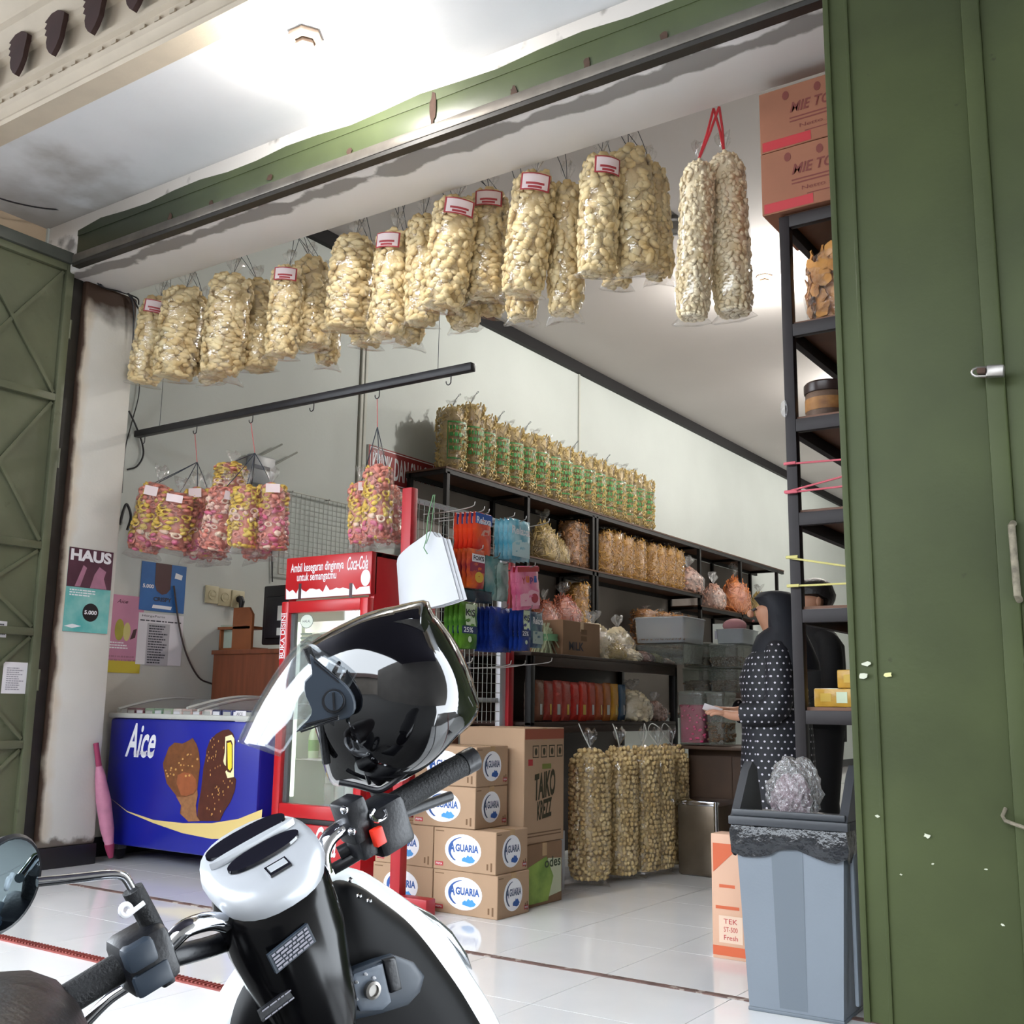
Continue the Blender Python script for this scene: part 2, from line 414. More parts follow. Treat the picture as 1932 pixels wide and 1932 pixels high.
for a, b in zip(zr[:-1], zr[1:]):
    for s in (0, 1):
        p, q = ((Y0 + .05, a - .03), (Y1 - .06, b + .03)) if s else ((Y0 + .05, b + .03), (Y1 - .06, a - .03))
        MB().bar((XG - .018 + s * .006, p[0], p[1]), (XG - .018 + s * .006, q[0], q[1]), .02, .012, up=(1, 0, 0)).build('brace', M_greenin, g1)
for z in (3.1, 2.3, 1.0):
    MB().tube([(XG - .005, Y1 + .005, z), (XG - .005, Y1 + .005, z + .12)], .012).build('hinge', M_greenin, g1)
# paper notices stuck on the gate
M_paper = pm('white paper', '#d9d6da', .8, var=.05)
M_ink = pm('dark ink', '#3a3a42', .8)
M_inkg = pm('faded ink', '#8f8d96', .8)
def sheet(name, o, r, u, w, h, mat, label, cat, t=.0015, parent=None):
    r = Vector(r).normalized(); u = Vector(u).normalized(); n = r.cross(u)
    th = thing(name, label, cat, o, rot=frame((0, 0, 0), r, u).to_euler())
    MB().box(-w/2, w/2, -h/2, h/2, 0, t).build('sheet', mat, th, smooth=0)
    return th
def lines(th, x0, x1, y0, y1, n, mat, t=.0015, wob=.35, seed=0):
    rg = random.Random(seed); b = MB(); h = (y1 - y0) / n
    for k in range(n):
        yy = y1 - (k + .5) * h; x = x0
        xe = x1 - rg.random() * wob * (x1 - x0)
        while x < xe:
            l = rg.uniform(.04, .16) * (x1 - x0); e = min(x + l, xe)
            b.box(x, e, yy - h * .24, yy + h * .24, t, t + .0006); x = e + .025 * (x1 - x0)
    o = b.build('print_lines', mat, th, smooth=0); o['kind'] = 'stuff'
    return o
p = at(27, 1279, 'x', XG - .03)
s = sheet('paper_notice', (XG - .029, p.y, p.z), (0, 1, 0), Z_, .145, .175, M_paper, 'white printed notice stuck on the left green gate', 'notice')
lines(s, -.05, .06, -.07, .06, 11, M_inkg, seed=2)
p = at(1, 1187, 'x', XG - .03)
s = sheet('paper_sticker', (XG - .029, p.y, p.z), (0, 1, 0), Z_, .07, .09, M_paper, 'small white sticker above the notice on the left gate', 'sticker')
lines(s, -.03, .03, -.035, .035, 4, M_ink, seed=5)

g2 = thing('door_2', 'dark green sheet steel folding gate with a bolt', 'gate'); g2['kind'] = 'structure'; del g2['category']
YG = 3.47
def leaf(x0, x1, y0, y1, name='leaf'):
    d = Vector((x1 - x0, y1 - y0, 0)); L = d.length; d.normalize()
    b = MB(); M = frame((x0, y0, 0), d, Z_)
    b.box(0, L, .03, 3.72, -.02, .0, bev=.004, M=M)
    return b.build(name, M_green, g2), M
l1, Mx = leaf(-1.058, -.60, YG + .012, YG)
for xx, w_ in ((.0, .02), (.075, .012)):
    b = MB(); b.box(xx, xx + w_, .03, 3.72, 0, .006 if xx else .008, bev=.002, M=Mx); b.build('edge_fold', M_green, g2)
b = MB(); b.box(-.60, -.545, YG - .012, YG + .02, .03, 3.72, bev=.006); b.build('stile', M_green, g2)
leaf(-.545, .72, YG, YG + .03)
# paint chips
M_chip = pm('chipped paint', '#b9bba8', .7); M_chipy = pm('yellow chip', '#c9c68a', .7)
rg = random.Random(5)
for px, py, s, mm in ((1635, 1253, .016, M_chip), (1628, 1274, .02, M_chip), (1674, 1273, .018, M_chipy), (1749, 1577, .014, M_chip), (1655, 1540, .008, M_chip), (1700, 1650, .005, M_chip), (1892, 1745, .007, M_chip), (1860, 1640, .005, M_chip), (1760, 1630, .005, M_chip)):
    p = at(px, py, 'y', YG - .001)
    pts = [(s * rg.uniform(.5, 1.1) * math.cos(k * PI / 4.5), s * .55 * rg.uniform(.5, 1.1) * math.sin(k * PI / 4.5)) for k in range(9)]
    MB().prism(pts, (p.x, YG - .0205 + .021, p.z), X_, Z_, Y_ * -.002).build('paint_chip', mm, g2, smooth=0)
# bolt, padlock, handle
M_steel = pm('worn steel', '#9b9792', .35, metal=.9, var=.3, vs=20); M_rusty = pm('rusty rod', '#8a8270', .7, metal=.4, var=.5, vs=40, bump=.3)
p = at(1868, 705, 'y', YG - .03)
pk = thing('padlock', 'silver padlock hanging on the dark green gate', 'padlock', (p.x, YG - .055, p.z), rot=(0, .12, 0))
MB().box(-.005, .045, -.012, .012, -.018, .018, bev=.004).build('body', M_steel, pk)
MB().tube([(-.003, 0, .013), (-.035, 0, .013), (-.044, 0, .008), (-.048, 0, 0), (-.044, 0, -.008), (-.035, 0, -.013), (-.003, 0, -.013)], .0042).build('shackle', M_steel, pk)
MB().box(-.03, -.006, -.02, .045, -.008, .008, bev=.002).build('hasp', M_rust, pk)
a = at(1908, 985, 'y', YG - .04); b2 = at(1920, 1130, 'y', YG - .04)
hb = MB(); hb.tube([(a.x, YG - .01, a.z + .0), (a.x, YG - .04, a.z - .01), (b2.x, YG - .04, b2.z + .01), (b2.x, YG - .01, b2.z)], .0105, n=10); hb.build('handle', M_rusty, g2)
a = at(1893, 1540, 'y', YG - .03)
MB().tube([(a.x + .002, YG, a.z + .02), (a.x - .004, YG - .02, a.z - .0), (a.x + .004, YG - .03, a.z - .012), (a.x + .06, YG - .03, a.z - .03)], .0055).build('latch', M_rusty, g2)
p = at(1932, 1282, 'y', YG - .002)
s = sheet('gate_sticker', (p.x + .03, YG - .0015, p.z), X_, Z_, .085, .125, M_paper, 'pale printed sticker on the dark green gate under its handle', 'sticker')
lines(s, -.035, .035, -.05, .05, 3, M_ink, seed=8)

# ------------------------------------------------------------------ snack bags
def snack_mat(name, c1, c2, rough=.6, rnd=.05):
    return pm(name, c1, rough, col2=c2, vs=11, bump=.12, bs=60, rnd=rnd)
M_crack = snack_mat('puffed cracker', '#ead9ae', '#d3b680')
M_crackw = snack_mat('pale cracker', '#ecdfc2', '#d8c49a')
M_pink = snack_mat('pink cracker', '#dc9080', '#c06f62', .5)
M_rose = snack_mat('rose cracker', '#d9718f', '#b5506b', .5)
M_yel = snack_mat('yellow cracker', '#e3c963', '#c99f42', .5)
M_ring = snack_mat('white ring cracker', '#ecd7bf', '#d8a49a', .5)
M_chip2 = snack_mat('golden chip', '#bda566', '#978048')
M_gold = snack_mat('deep golden snack', '#b98a30', '#8f641c')
M_orange = snack_mat('orange snack', '#d4813d', '#a9531f')
M_brown = snack_mat('brown snack', '#a8763f', '#6d4420')
M_ball = snack_mat('round cracker ball', '#d8bf8c', '#b89a62')
M_film = film('clear bag film', gloss=.10, rough=.07, bs=16, bump=.5)
M_filmc = film('crinkled bag film', gloss=.09, rough=.14, bump=1.0, bs=45, haze=.015, edge=.32)
M_filmh = film('thin hazy film', gloss=.09, rough=.2, bump=.7, bs=30, haze=.12)
M_cord = pm('dark blue cord', '#2b3340', .7)
M_redcord = pm('red cord', '#c8323c', .5)
M_pinkcord = pm('pink cord', '#c4585c', .6)
M_label = pm('white label card', '#e4d2d3', .5); M_labelr = pm('red label edge', '#a93a40', .5)

def bagR(t, kind):
    """radius along a hanging bag, t = 0 at the knot and 1 at the foot"""
    if kind == 'flat': k = min(1, t / .06) ** .5
    elif kind == 'sack': k = min(1, (t + .03) / .5) ** .7
    else: k = min(1, (t + .012) / .13) ** .55
    e = 1 - max(0, (t - .9) / .1) * .22
    return k * e
def chips(seed, L, R, n, size, flat, mats=1, kind='round', ell=1.0, shape='chip', core=.8, pick=None, z0=.03, tilt=.38):
    """snack pieces packed just inside a bag hanging from the origin down to -L"""
    rg = random.Random(seed); b = MB()
    b.mat(0)
    rings = []
    for i in range(13):
        t = .02 + .96 * i / 12; r = R * bagR(t, kind) * core
        rings.append([Vector((r*math.cos(2*PI*k/12), r*ell*math.sin(2*PI*k/12), -L*t)) for k in range(12)])
    b.loft(rings)
    if shape == 'ball':   # balls lie packed in rows
        q = 0; z = z0
        while L*z < L*.985:
            r = R*bagR(z, kind)*.93; m_ = max(3, int(2*PI*r/(size*1.9)))
            for j in range(m_):
                a = 2*PI*(j + .5*(q % 2))/m_ + rg.uniform(-.12, .12); s = size*rg.uniform(.9, 1.05)
                b.ell((r*math.cos(a), r*ell*math.sin(a), -L*z + rg.uniform(-.45, .45)*size), s, 1)
            z += size*1.68/L; q += 1
        n = 0
    for q in range(n):
        t = z0 + (q + rg.random()) / n * (.985 - z0); a = q * 2.39996 + rg.uniform(-.3, .3)
        r = R * bagR(t, kind) * rg.uniform(.84, .97)
        p = Vector((r*math.cos(a), r*ell*math.sin(a), -L*t))
        nrm = Vector((math.cos(a), math.sin(a)/ell, 0)).normalized()
        F = frame((0, 0, 0), Z_.cross(nrm), Z_).to_3x3()
        E_ = Euler((rg.uniform(-tilt, tilt), rg.uniform(-tilt, tilt), rg.uniform(0, 2*PI))).to_matrix()
        if q % 13 == 0:   # pieces lying on the foot of the bag
            rr_ = R*math.sqrt(rg.random())*.75; p = Vector((rr_*math.cos(a), rr_*ell*math.sin(a), -L*.99)); F = Matrix.Identity(3)
        M = F @ E_; s = size * rg.uniform(.75, 1.2)
        b.mat(pick(t, a, rg) if pick else 0)
        if shape == 'chip':
            w1, w2 = rg.uniform(.85, 1.25), rg.uniform(-.1, .3)
            def fn(v, w1=w1, w2=w2): return Vector((v.x, v.y*(1 + .25*v.x), v.z + w2*(v.x*v.x - .3)))
            b.ell(p, (s*w1, s*.78, s*flat), 1, M, fn)
        elif shape == 'ball': b.ell(p, s, 1, M)
        elif shape == 'ring':
            nu, nv = 8, 5; rr = []
            for u in range(nu + 1):
                c_, s_ = math.cos(2*PI*u/nu), math.sin(2*PI*u/nu)
                rr.append([p + M @ Vector((c_*(s + s*.33*math.cos(2*PI*v/nv)), s_*(s + s*.33*math.cos(2*PI*v/nv)), s*.33*math.sin(2*PI*v/nv))) for v in range(nv)])
            b.loft(rr, cap=False)
        elif shape == 'curl':
            pts = [p + M @ Vector((s*math.cos(w), s*math.sin(w)*.7, s*.3*w)) for w in (0, .9, 1.8, 2.7)]
            b.tube(pts, s*.3, 5)
        elif shape == 'stick':
            pts = [p + M @ Vector((s*1.6*w, s*.3*math.sin(3*w), 0)) for w in (-1, 0, 1)]
            b.tube(pts, s*.22, 5)
    return b.mesh('snack_pieces', 60)
def filmmesh(seed, L, R, kind='round', ell=1.0, foot=.10, tuft=.09, wob=.03, seam='flat'):
    rg = random.Random(seed); rings = []; n = 20
    ph = [rg.uniform(0, 6.28) for _ in range(6)]
    def ring(rx, ry, z, w):
        return [Vector((rx*math.cos(2*PI*k/n)*(1 + w*math.sin(3*2*PI*k/n + ph[0] + z*17)), ry*math.sin(2*PI*k/n)*(1 + w*math.sin(4*2*PI*k/n + ph[1] + z*23)), z + w*.3*R*math.sin(2*PI*k/n + ph[2]))) for k in range(n)]
    if tuft:   # gathered film above the knot
        for t, k in ((1, .34), (.7, .30), (.4, .17), (.12, .07)):
            rings.append([Vector((R*k*math.cos(2*PI*q/n)*(1 + .5*math.sin(5*2*PI*q/n + ph[3])), R*k*.5*math.sin(2*PI*q/n)*(1 + .4*math.sin(4*2*PI*q/n + ph[4])), tuft*t*(1 + .25*math.sin(3*2*PI*q/n + ph[5])))) for q in range(n)])
        rings.append(ring(R*.055, R*.055, 0, 0))
    for i in range(15):
        t = .004 + i/14; r = R * bagR(t, kind) * 1.03
        rings.append(ring(r, r*ell, -L*min(t, 1), wob))
    if seam == 'flat':   # welded foot: the tube flattens to a ragged strip
        for t, a_, b_ in ((.35, 1.0, .55), (.7, 1.12, .16), (1.0, 1.18, .03)):
            rings.append([Vector((R*a_*math.cos(2*PI*q/n), R*ell*b_*math.sin(2*PI*q/n), -L - foot*L*t*(1 + .22*math.sin(2*2*PI*q/n + ph[3]) + .12*math.sin(5*2*PI*q/n + ph[4])))) for q in range(n)])
    b = MB(); b.loft(rings, cap=True); return b.mesh('bag_film', 180)

LB, RB = .60, .088
pick_plain = None
var_body = []; var_film = []
for s in range(4):
    me = chips(10 + s, LB, RB, 290, .0265, .5, core=.84, tilt=.32); me.materials.append(M_crack); var_body.append(me)
    fm = filmmesh(30 + s, LB, RB, foot=.04 + .015 * s); fm.materials.append(M_film); var_film.append(fm)
tall_body = chips(50, .84, .095, 700, .0185, .5, tilt=.2, core=.88); tall_body.materials.append(M_crackw)
tall_film = filmmesh(51, .84, .095, foot=.04, wob=.02); tall_film.materials.append(film('taut bag film', gloss=.07, rough=.1, bs=9, bump=.3))

# rod behind the lintel that carries the bags
rod = tag(MB().tube([(-5.95, 4.16, 3.67), (.5, 4.16, 3.67)], .011).build('hanging_rod', M_darksteel), 'dark steel rod behind the lintel carrying the cracker bags', 'rod')
PLACED = []
def clear_y(a_, e_, rpx, y, step=.02, tries=30, tol=.9):
    """moves a hanging bag back along the sight line until it no longer sits inside another"""
    for _ in range(tries):
        a = at(*a_, 'y', y); e = at(*e_, 'y', y); r = rpx * ((a + e) / 2 - CAM).dot(FW) / FPX; ok = True
        for a2, e2, r2 in PLACED:
            d = min((a.lerp(e, t) - a2.lerp(e2, u)).length for t in (0, .2, .4, .6, .8, 1) for u in (0, .15, .3, .45, .6, .75, .9, 1))
            if d < tol * (r + r2): ok = False; break
        if ok: break
        y += step
    PLACED.append((a, e, r)); return y
def hang_bag(px0, py0, px1, py1, wpx, yb, v, lab, label, body=None, filmm=None, L0=LB, R0=RB, cord=None, group='cracker bags hanging under the lintel', lang=0, cordtop=3.67, cordr=.0018, cordpt=None):
    yb = clear_y((px0, py0), (px1, py1), wpx / 2, yb)
    a = at(px0, py0, 'y', yb); e = at(px1, py1, 'y', yb); ax = (e - a); L = ax.length; ax.normalize()
    dep = ((a + e) / 2 - CAM).dot(FW); r = wpx / 2 * dep / FPX
    z = -ax; view = (CAM - a); y = -(view - z * view.dot(z)).normalized()   # local -Y turns to the street
    x = y.cross(z)
    spin = Matrix.Rotation(random.uniform(-.35, .35), 4, 'Z')
    th = thing('cracker_bag', label, 'snack bag', a, rot=(Matrix((x, y, z)).transposed().to_4x4() @ spin).to_euler(), group=group)
    k = r / R0; kz = L / (L0 * 1.06)
    o = link('crackers', body or var_body[v % 4], None, th); o.scale = (k, k, kz); o['kind'] = 'stuff'
    o = link('film', filmm or var_film[v % 4], None, th); o.scale = (k, k, kz)
    inv = (Matrix.Translation(a) @ th.rotation_euler.to_matrix().to_4x4()).inverted()
    c = MB()
    for dx in (-.035, .03):
        top = inv @ Vector((a.x + dx, 4.16 if cordtop == 3.67 else yb, max(cordtop, a.z + .05)))
        if cordpt: top = inv @ (cordpt + Vector((dx * .4, 0, 0)))
        c.tube([(0, 0, 0), top * .5 + Vector((.004, 0, 0)), top], cordr, 5)
    c.build('cord', cord or M_cord, th)
    if lab:
        q = .62; hh = .085 * kz; wv = 1.05 * r; zz = -L * .15; rows = []
        cd_ = MB().mat(0); ang = lang
        def strip(w, h, z, off, mi):
            pts = []
            for zz_ in (z - h/2, z + h/2):
                pts.append([Vector((math.sin(ang + w*u)*(r*1.17 + off), -math.cos(ang + w*u)*(r*1.17 + off), zz_)) for u in (-1, -.6, -.2, .2, .6, 1)])
            inner = [[p * 1 - Vector((p.x, p.y, 0)).normalized()*.0015 for p in rr] for rr in pts]
            cd_.mat(mi); cd_.loft([pts[0] + inner[0][::-1], pts[1] + inner[1][::-1]])
        strip(q, hh, zz, 0, 1); strip(q*.86, hh*.84, zz, .0012, 0)
        rg = random.Random(v)
        for r_ in range(2): strip(q * (.6, .45)[r_], hh*.13, zz + hh*(-.12 - .2*r_), .0022, 1)
        cd_.build('label_card', [M_label, M_labelr], th, smooth=60)
    return th
HB = [ # top px, foot px, width px, depth, label
 (303, 560, 268, 732, 62, 4.12, 1), (352, 542, 326, 722, 78, 4.10, 0), (386, 568, 400, 725, 52, 4.24, 2), (440, 518, 414, 716, 78, 4.10, 0), (486, 530, 490, 706, 66, 4.14, 0),
 (546, 502, 530, 680, 62, 4.10, 1), (586, 488, 592, 664, 66, 4.12, 0), (621, 520, 617, 694, 46, 4.24, 2), (672, 446, 650, 632, 80, 4.10, 0), (706, 482, 690, 660, 62, 4.25, 2),
 (748, 436, 728, 645, 70, 4.11, 1), (772, 470, 772, 655, 58, 4.26, 2), (800, 408, 795, 622, 66, 4.14, 0), (864, 372, 832, 592, 82, 4.07, 1), (868, 430, 878, 625, 62, 4.26, 2), (924, 360, 915, 570, 74, 4.12, 1),
 (962, 392, 918, 605, 62, 4.27, 3), (1012, 325, 984, 566, 80, 4.08, 1), (988, 400, 985, 612, 60, 4.25, 2), (1070, 345, 1066, 604, 66, 4.14, 0), (1134, 294, 1124, 530, 74, 4.08, 1), (1162, 330, 1164, 550, 60, 4.26, 2),
 (1186, 282, 1205, 520, 82, 4.10, 0), (1228, 312, 1246, 534, 58, 4.24, 2)]
frow = [j for j, q in enumerate(HB) if q[6] < 2]; brow = [j for j, q in enumerate(HB) if q[6] > 1]
def bag_label(j):
    k = HB[j][6]
    if k < 2: return ORD[frow.index(j)] + ' front-row cracker bag from the white pillar, ' + ('with a red-edged label' if k else 'without a label')
    return ORD[brow.index(j)] + ' half hidden cracker bag from the white pillar, in the back row' + (', labelled' if k == 3 else '')
for i, (a, b_, c_, d_, w_, y_, k_) in sorted(enumerate(HB), key=lambda q: (q[1][6] > 1, q[1][5])):
    hang_bag(a, b_, c_, d_, w_, y_, i, k_ in (1, 3), bag_label(i), lang=(.25 if k_ == 1 and i > 10 else -.1))
for i, (a, b_, c_, d_, w_) in enumerate([(1318, 302, 1305, 620, 66), (1366, 288, 1386, 612, 76)]):
    hang_bag(a, b_, c_, d_, w_, 4.06, i, False, ('tall pale cracker bag on red cords, on the pillar side of its pair', 'tall pale cracker bag on red cords, on the side rack side of its pair')[i], tall_body, tall_film, .84, .095, M_redcord, 'tall bags on red cords', cordr=.006, cordpt=at(1352, 203, 'y', 4.06))

# ------------------------------------------------------------------ black bar with hooks and the pink and yellow cracker bunches
M_blackm = pm('black painted metal', '#1b1a1f', .4, var=.2, vs=15)
YB = 4.34
a = at(258, 819, 'y', YB); b = at(893, 693, 'y', YB); zb = (a.z + b.z) / 2
bar = thing('hook_bar', 'black square bar on thin wires with curled hooks', 'bar', ((a.x + b.x) / 2, YB, zb))
hl = (b.x - a.x) / 2
MB().box(-hl, hl, -.022, .022, -.022, .022, bev=.004).build('beam', M_blackm, bar)
for px in (303, 824):
    x = at(px, 780, 'y', YB).x - bar.location.x
    MB().tube([(x, 0, .02), (x + .003, 0, (ZC - zb) / 2), (x, 0, ZC - zb)], .0018, 5).build('wire', M_cord, bar)
HK = []
for px, py in ((273, 832), (371, 815), (477, 792), (592, 770), (716, 745), (851, 716)):
    x = at(px, py, 'y', YB).x - bar.location.x
    pts = [(x, 0, -.02), (x, 0, -.045)] + [(x - .016 + .016 * math.cos(t), 0, -.055 + .018 * math.sin(t)) for t in (.3, -.3, -.9, -1.57, -2.2, -2.9, -3.4)]
    MB().tube(pts, .0032, 6).build('hook', M_blackm, bar); HK.append((x + bar.location.x - .016, YB, zb - .072))

def mixpick(*w):
    """which cracker colour goes where along the bag"""
    def f(t, a, rg):
        z = w[int(min(.999, t) * len(w))]
        return rg.choice(z)
    return f
mats5 = [M_pink, M_yel, M_rose, M_ring]
def snackmesh(seed, L, R, pick, n=150):
    rg0 = random.Random(seed)
    me = chips(seed, L, R, n, .019, .55, pick=pick, shape='chip')
    m2 = chips(seed + 1, L, R, n // 2, .015, .5, pick=pick, shape='ring', core=.5)
    bm = bmesh.new(); bm.from_mesh(me); bm.from_mesh(m2); bm.to_mesh(me); bm.free()
    me.polygons.foreach_set('use_smooth', [True] * len(me.polygons))
    for mm in mats5: me.materials.append(mm)
    return me
LS, RS = .42, .075
SV = {
 'pinkyellow': snackmesh(71, LS, RS, mixpick([0, 0, 0, 1], [0, 0, 1], [1, 1, 0], [1, 1, 3], [0, 0, 2])),
 'yellow': snackmesh(73, LS, RS, mixpick([1, 1, 0], [1], [1, 1, 3], [1], [1, 1, 0])),
 'rose': snackmesh(75, LS, RS, mixpick([0, 0, 1], [0, 1], [2, 0], [2, 2, 3], [2, 0, 0])),
 'pink': snackmesh(77, LS, RS, mixpick([0], [0, 3], [0, 2, 3], [3, 3, 0], [0])),
}
sf = [filmmesh(81 + k, LS, RS, foot=.10, wob=.06) for k in range(3)]
for f_ in sf: f_.materials.append(M_filmc)
def small_bag(hook, kn, px0, py0, px1, py1, wpx, yb, var, label, lab, grp, i):
    yb = clear_y((px0, py0), (px1, py1), wpx / 2, yb, tol=.8, tries=20)
    a = at(px0, py0, 'y', yb); e = at(px1, py1, 'y', yb); ax = e - a; L = ax.length; z = -ax.normalized()
    view = CAM - a; y = -(view - z * view.dot(z)).normalized(); x = y.cross(z)
    th = thing('snack_bag', label, 'snack bag', a, rot=Matrix((x, y, z)).transposed().to_euler(), group=grp)
    r = wpx / 2 * ((a + e) / 2 - CAM).dot(FW) / FPX; k = r / RS; kz = L / (LS * 1.07)
    o = link('crackers', SV[var], None, th); o.scale = (k, k, kz); o['kind'] = 'stuff'
    o = link('film', sf[i % 3], None, th); o.scale = (k, k, kz)
    inv = (Matrix.Translation(a) @ th.rotation_euler.to_matrix().to_4x4()).inverted()
    c = MB(); K = inv @ kn; Hk = inv @ Vector(hook)
    c.mat(0); c.tube([(0, 0, 0), K * .5 + Vector((.003, 0, 0)), K], .0028, 5)
    c.mat(1); c.tube([K, Hk], .0022, 5)
    c.build('cord', [M_cord, M_pinkcord], th)
    if lab:
        MB().box(-.03 * k, .03 * k, -r * 1.10, -r * 1.09, -.085 * kz, -.03 * kz, M=Matrix.Rotation(random.uniform(-.5, .5), 4, 'Z')).build('label_card', M_label, th)
    return th
G1, G2, G3 = 'bunch on the second hook', 'bunch on the third hook', 'bunch on the hook above the red fridge'
k1 = at(372, 872, 'y', YB); k2 = at(481, 855, 'y', YB); k3 = at(712, 806, 'y', YB)
SB = [
 (1, k1, 262, 925, 250, 1040, 62, YB + .16, 'pink', 'plain pink cracker bag behind its bunch beside the white pillar', 0, G1),
 (1, k1, 300, 910, 268, 1048, 62, YB - .02, 'pinkyellow', 'pink over pale yellow cracker bag with a white label in its bunch', 1, G1),
 (1, k1, 340, 928, 318, 1042, 74, YB - .12, 'pinkyellow', 'wide bag of orange and yellow crackers with a flat foot', 1, G1),
 (1, k1, 372, 920, 372, 1058, 58, YB + .05, 'rose', 'rose pink ring cracker bag in the middle of its bunch', 1, G1),
 (1, k1, 392, 925, 402, 1062, 56, YB + .2, 'pink', 'pink cracker bag hidden at the back of its bunch', 0, G1),
 (2, k2, 438, 872, 428, 965, 62, YB + .12, 'yellow', 'yellow cracker bag riding highest in its bunch', 0, G2),
 (2, k2, 428, 918, 402, 1045, 62, YB - .06, 'pink', 'bag of pale ring crackers and yellow puffs with a white label', 1, G2),
 (2, k2, 466, 915, 455, 1040, 56, YB - .14, 'yellow', 'bright yellow cracker bag at the front of its bunch', 0, G2),
 (2, k2, 512, 912, 510, 1046, 66, YB - .02, 'rose', 'vivid pink cracker bag with a white label beside the wire grid', 1, G2),
 (2, k2, 470, 950, 488, 1058, 54, YB + .18, 'pink', 'pink bag hanging low behind the vivid pink one', 0, G2),
 (4, k3, 682, 908, 683, 1034, 50, YB - .02, 'pinkyellow', 'pink and yellow cracker bag with a white label above the fridge', 1, G3),
 (4, k3, 714, 875, 712, 1026, 56, YB - .10, 'pinkyellow', 'largest pink and yellow cracker bag above the fridge', 0, G3),
 (4, k3, 735, 915, 738, 1032, 46, YB + .12, 'pink', 'dusky pink cracker bag at the back above the fridge', 0, G3)]
PLACED.clear()
for i, q in sorted(enumerate(SB), key=lambda q: q[1][7]):
    small_bag(HK[q[0]], q[1], *q[2:8], q[8], q[9], q[10], q[11], i)

# ------------------------------------------------------------------ chest freezer
YF = 4.28
def onY(Y):
    def f(px, py): p = at(px, py, 'y', Y); return (p.x, p.z)
    return f
M_blue = pm('freezer blue', '#1c2391', .28, var=.12, vs=2)
M_whiteplas = pm('grey white plastic', '#b9bab4', .45, var=.1)
M_glass = film('clear glass', gloss=.05, rough=.03, bump=0, haze=.02, edge=.35)
fz = thing('chest_freezer', 'blue chest freezer with ice cream print and curved glass lid', 'freezer', (-5.24, YF, 0))
FX0, FX1, FD, FZ0, FZ1 = -5.93, at(488, 1450, 'y', 4.28).x, .66, .09, .845
ox = Vector((5.24, -YF, 0))
def fbox(x0, x1, y0, y1, z0, z1, name, mat, bev=0): return MB().box(x0 + 5.24, x1 + 5.24, y0 - YF, y1 - YF, z0, z1, bev=bev).build(name, mat, fz)
fbox(FX0, FX1, YF, YF + FD, FZ0, FZ1, 'body', M_blue, .02)
for nm, q in (('rim', (FX0 - .01, FX1 + .01, YF - .012, YF + .05, FZ1, FZ1 + .03)), ('rim', (FX0 - .01, FX1 + .01, YF + FD - .05, YF + FD + .012, FZ1, FZ1 + .12)), ('rim', (FX0 - .01, FX0 + .04, YF + .05, YF + FD - .05, FZ1, FZ1 + .055)), ('rim', (FX1 - .04, FX1 + .01, YF + .05, YF + FD - .05, FZ1, FZ1 + .055))):
    fbox(*q, nm, M_whiteplas, .008)
def lidpts(xa, xb, dz):
    rows = []
    for x in (xa, xb):
        rows.append([Vector((x + 5.24, .03 + (FD - .06) * t, FZ1 + .05 + dz + .075 * math.sin(t * PI * .62) )) for t in [k / 12 for k in range(13)]])
    return rows
for xa, xb, dz in ((FX0 + .03, -5.15, .0), (-5.25, FX1 - .03, .012)):
    r0, r1 = lidpts(xa, xb, dz)
    b = MB(); dn = Vector((0, 0, -.006)); b.loft([r0 + [p + dn for p in r0[::-1]], r1 + [p + dn for p in r1[::-1]]]); b.build('glass_lid', M_glass, fz)
    for xx in (xa, xb):
        rr, _ = lidpts(xx, xx, dz + .004); MB().tube(rr, .009, 6).build('lid_edge', M_whiteplas, fz)
for px in (.1, FX1 - FX0 - .1):
    for yy in (.06, FD - .06):
        w_ = MB(); w_.lathe([(.012, -.02), (.034, -.02), (.038, -.01), (.038, .01), (.034, .02), (.012, .02)], 16, (FX0 + 5.24 + px, yy, .038), Matrix.Rotation(PI/2, 3, 'Y')); w_.build('caster', M_blackm, fz)
        MB().box(FX0 + 5.24 + px - .03, FX0 + 5.24 + px + .03, yy - .03, yy + .03, .06, .095).build('caster_plate', M_steel, fz)
# print on the front
M_w = pm('white print', '#e6e6ea', .4); M_gold2 = pm('gold print', '#d9c07c', .4)
M_c1 = pm('cone brown print', '#7a4a28', .4, var=.35, vs=25); M_c2 = pm('chocolate print', '#54281b', .4, var=.3, vs=18); M_c3 = pm('caramel print', '#9c5733', .4, var=.25, vs=14)
M_nut = pm('nut print', '#c99a58', .4); M_vanilla = pm('vanilla print', '#efe7b2', .4); M_bananay = pm('yellow filling print', '#e8d43a', .4); M_waf = pm('wafer print', '#9a6a45', .4, var=.3, vs=40)
P2 = onY(YF)
def fpoly(pts, mat, lift, name='print'):
    q = [P2(*p) for p in pts]
    return patch([(x + 5.24, z) for x, z in q], (0, 0, 0), X_, Z_, mat, fz, name, lift)
o = at(287, 1396, 'y', YF)
th_ = text('Aice', (at(266, 1397, 'y', YF).x + 5.24, 0, at(266, 1397, 'y', YF).z), X_, Z_, .285, .205, M_w, fz, shear=.38, bold=.02)
text('HAVE AN AICE DAY', (at(271, 1421, 'y', YF).x + 5.24, 0, at(271, 1421, 'y', YF).z), X_, Z_, .19, .026, M_w, fz, shear=.2)
sw0 = [(205, 1503), (240, 1530), (290, 1547), (345, 1553), (400, 1553), (450, 1545), (495, 1527)]
sw1 = [(492, 1575), (450, 1582), (400, 1583), (345, 1572), (290, 1553), (240, 1532)]
fpoly(sw0 + sw1, M_gold2, .0012)
sw = [tuple(v) for v in smoothpts([(x, y, 0) for x, y in sw0], 4)]
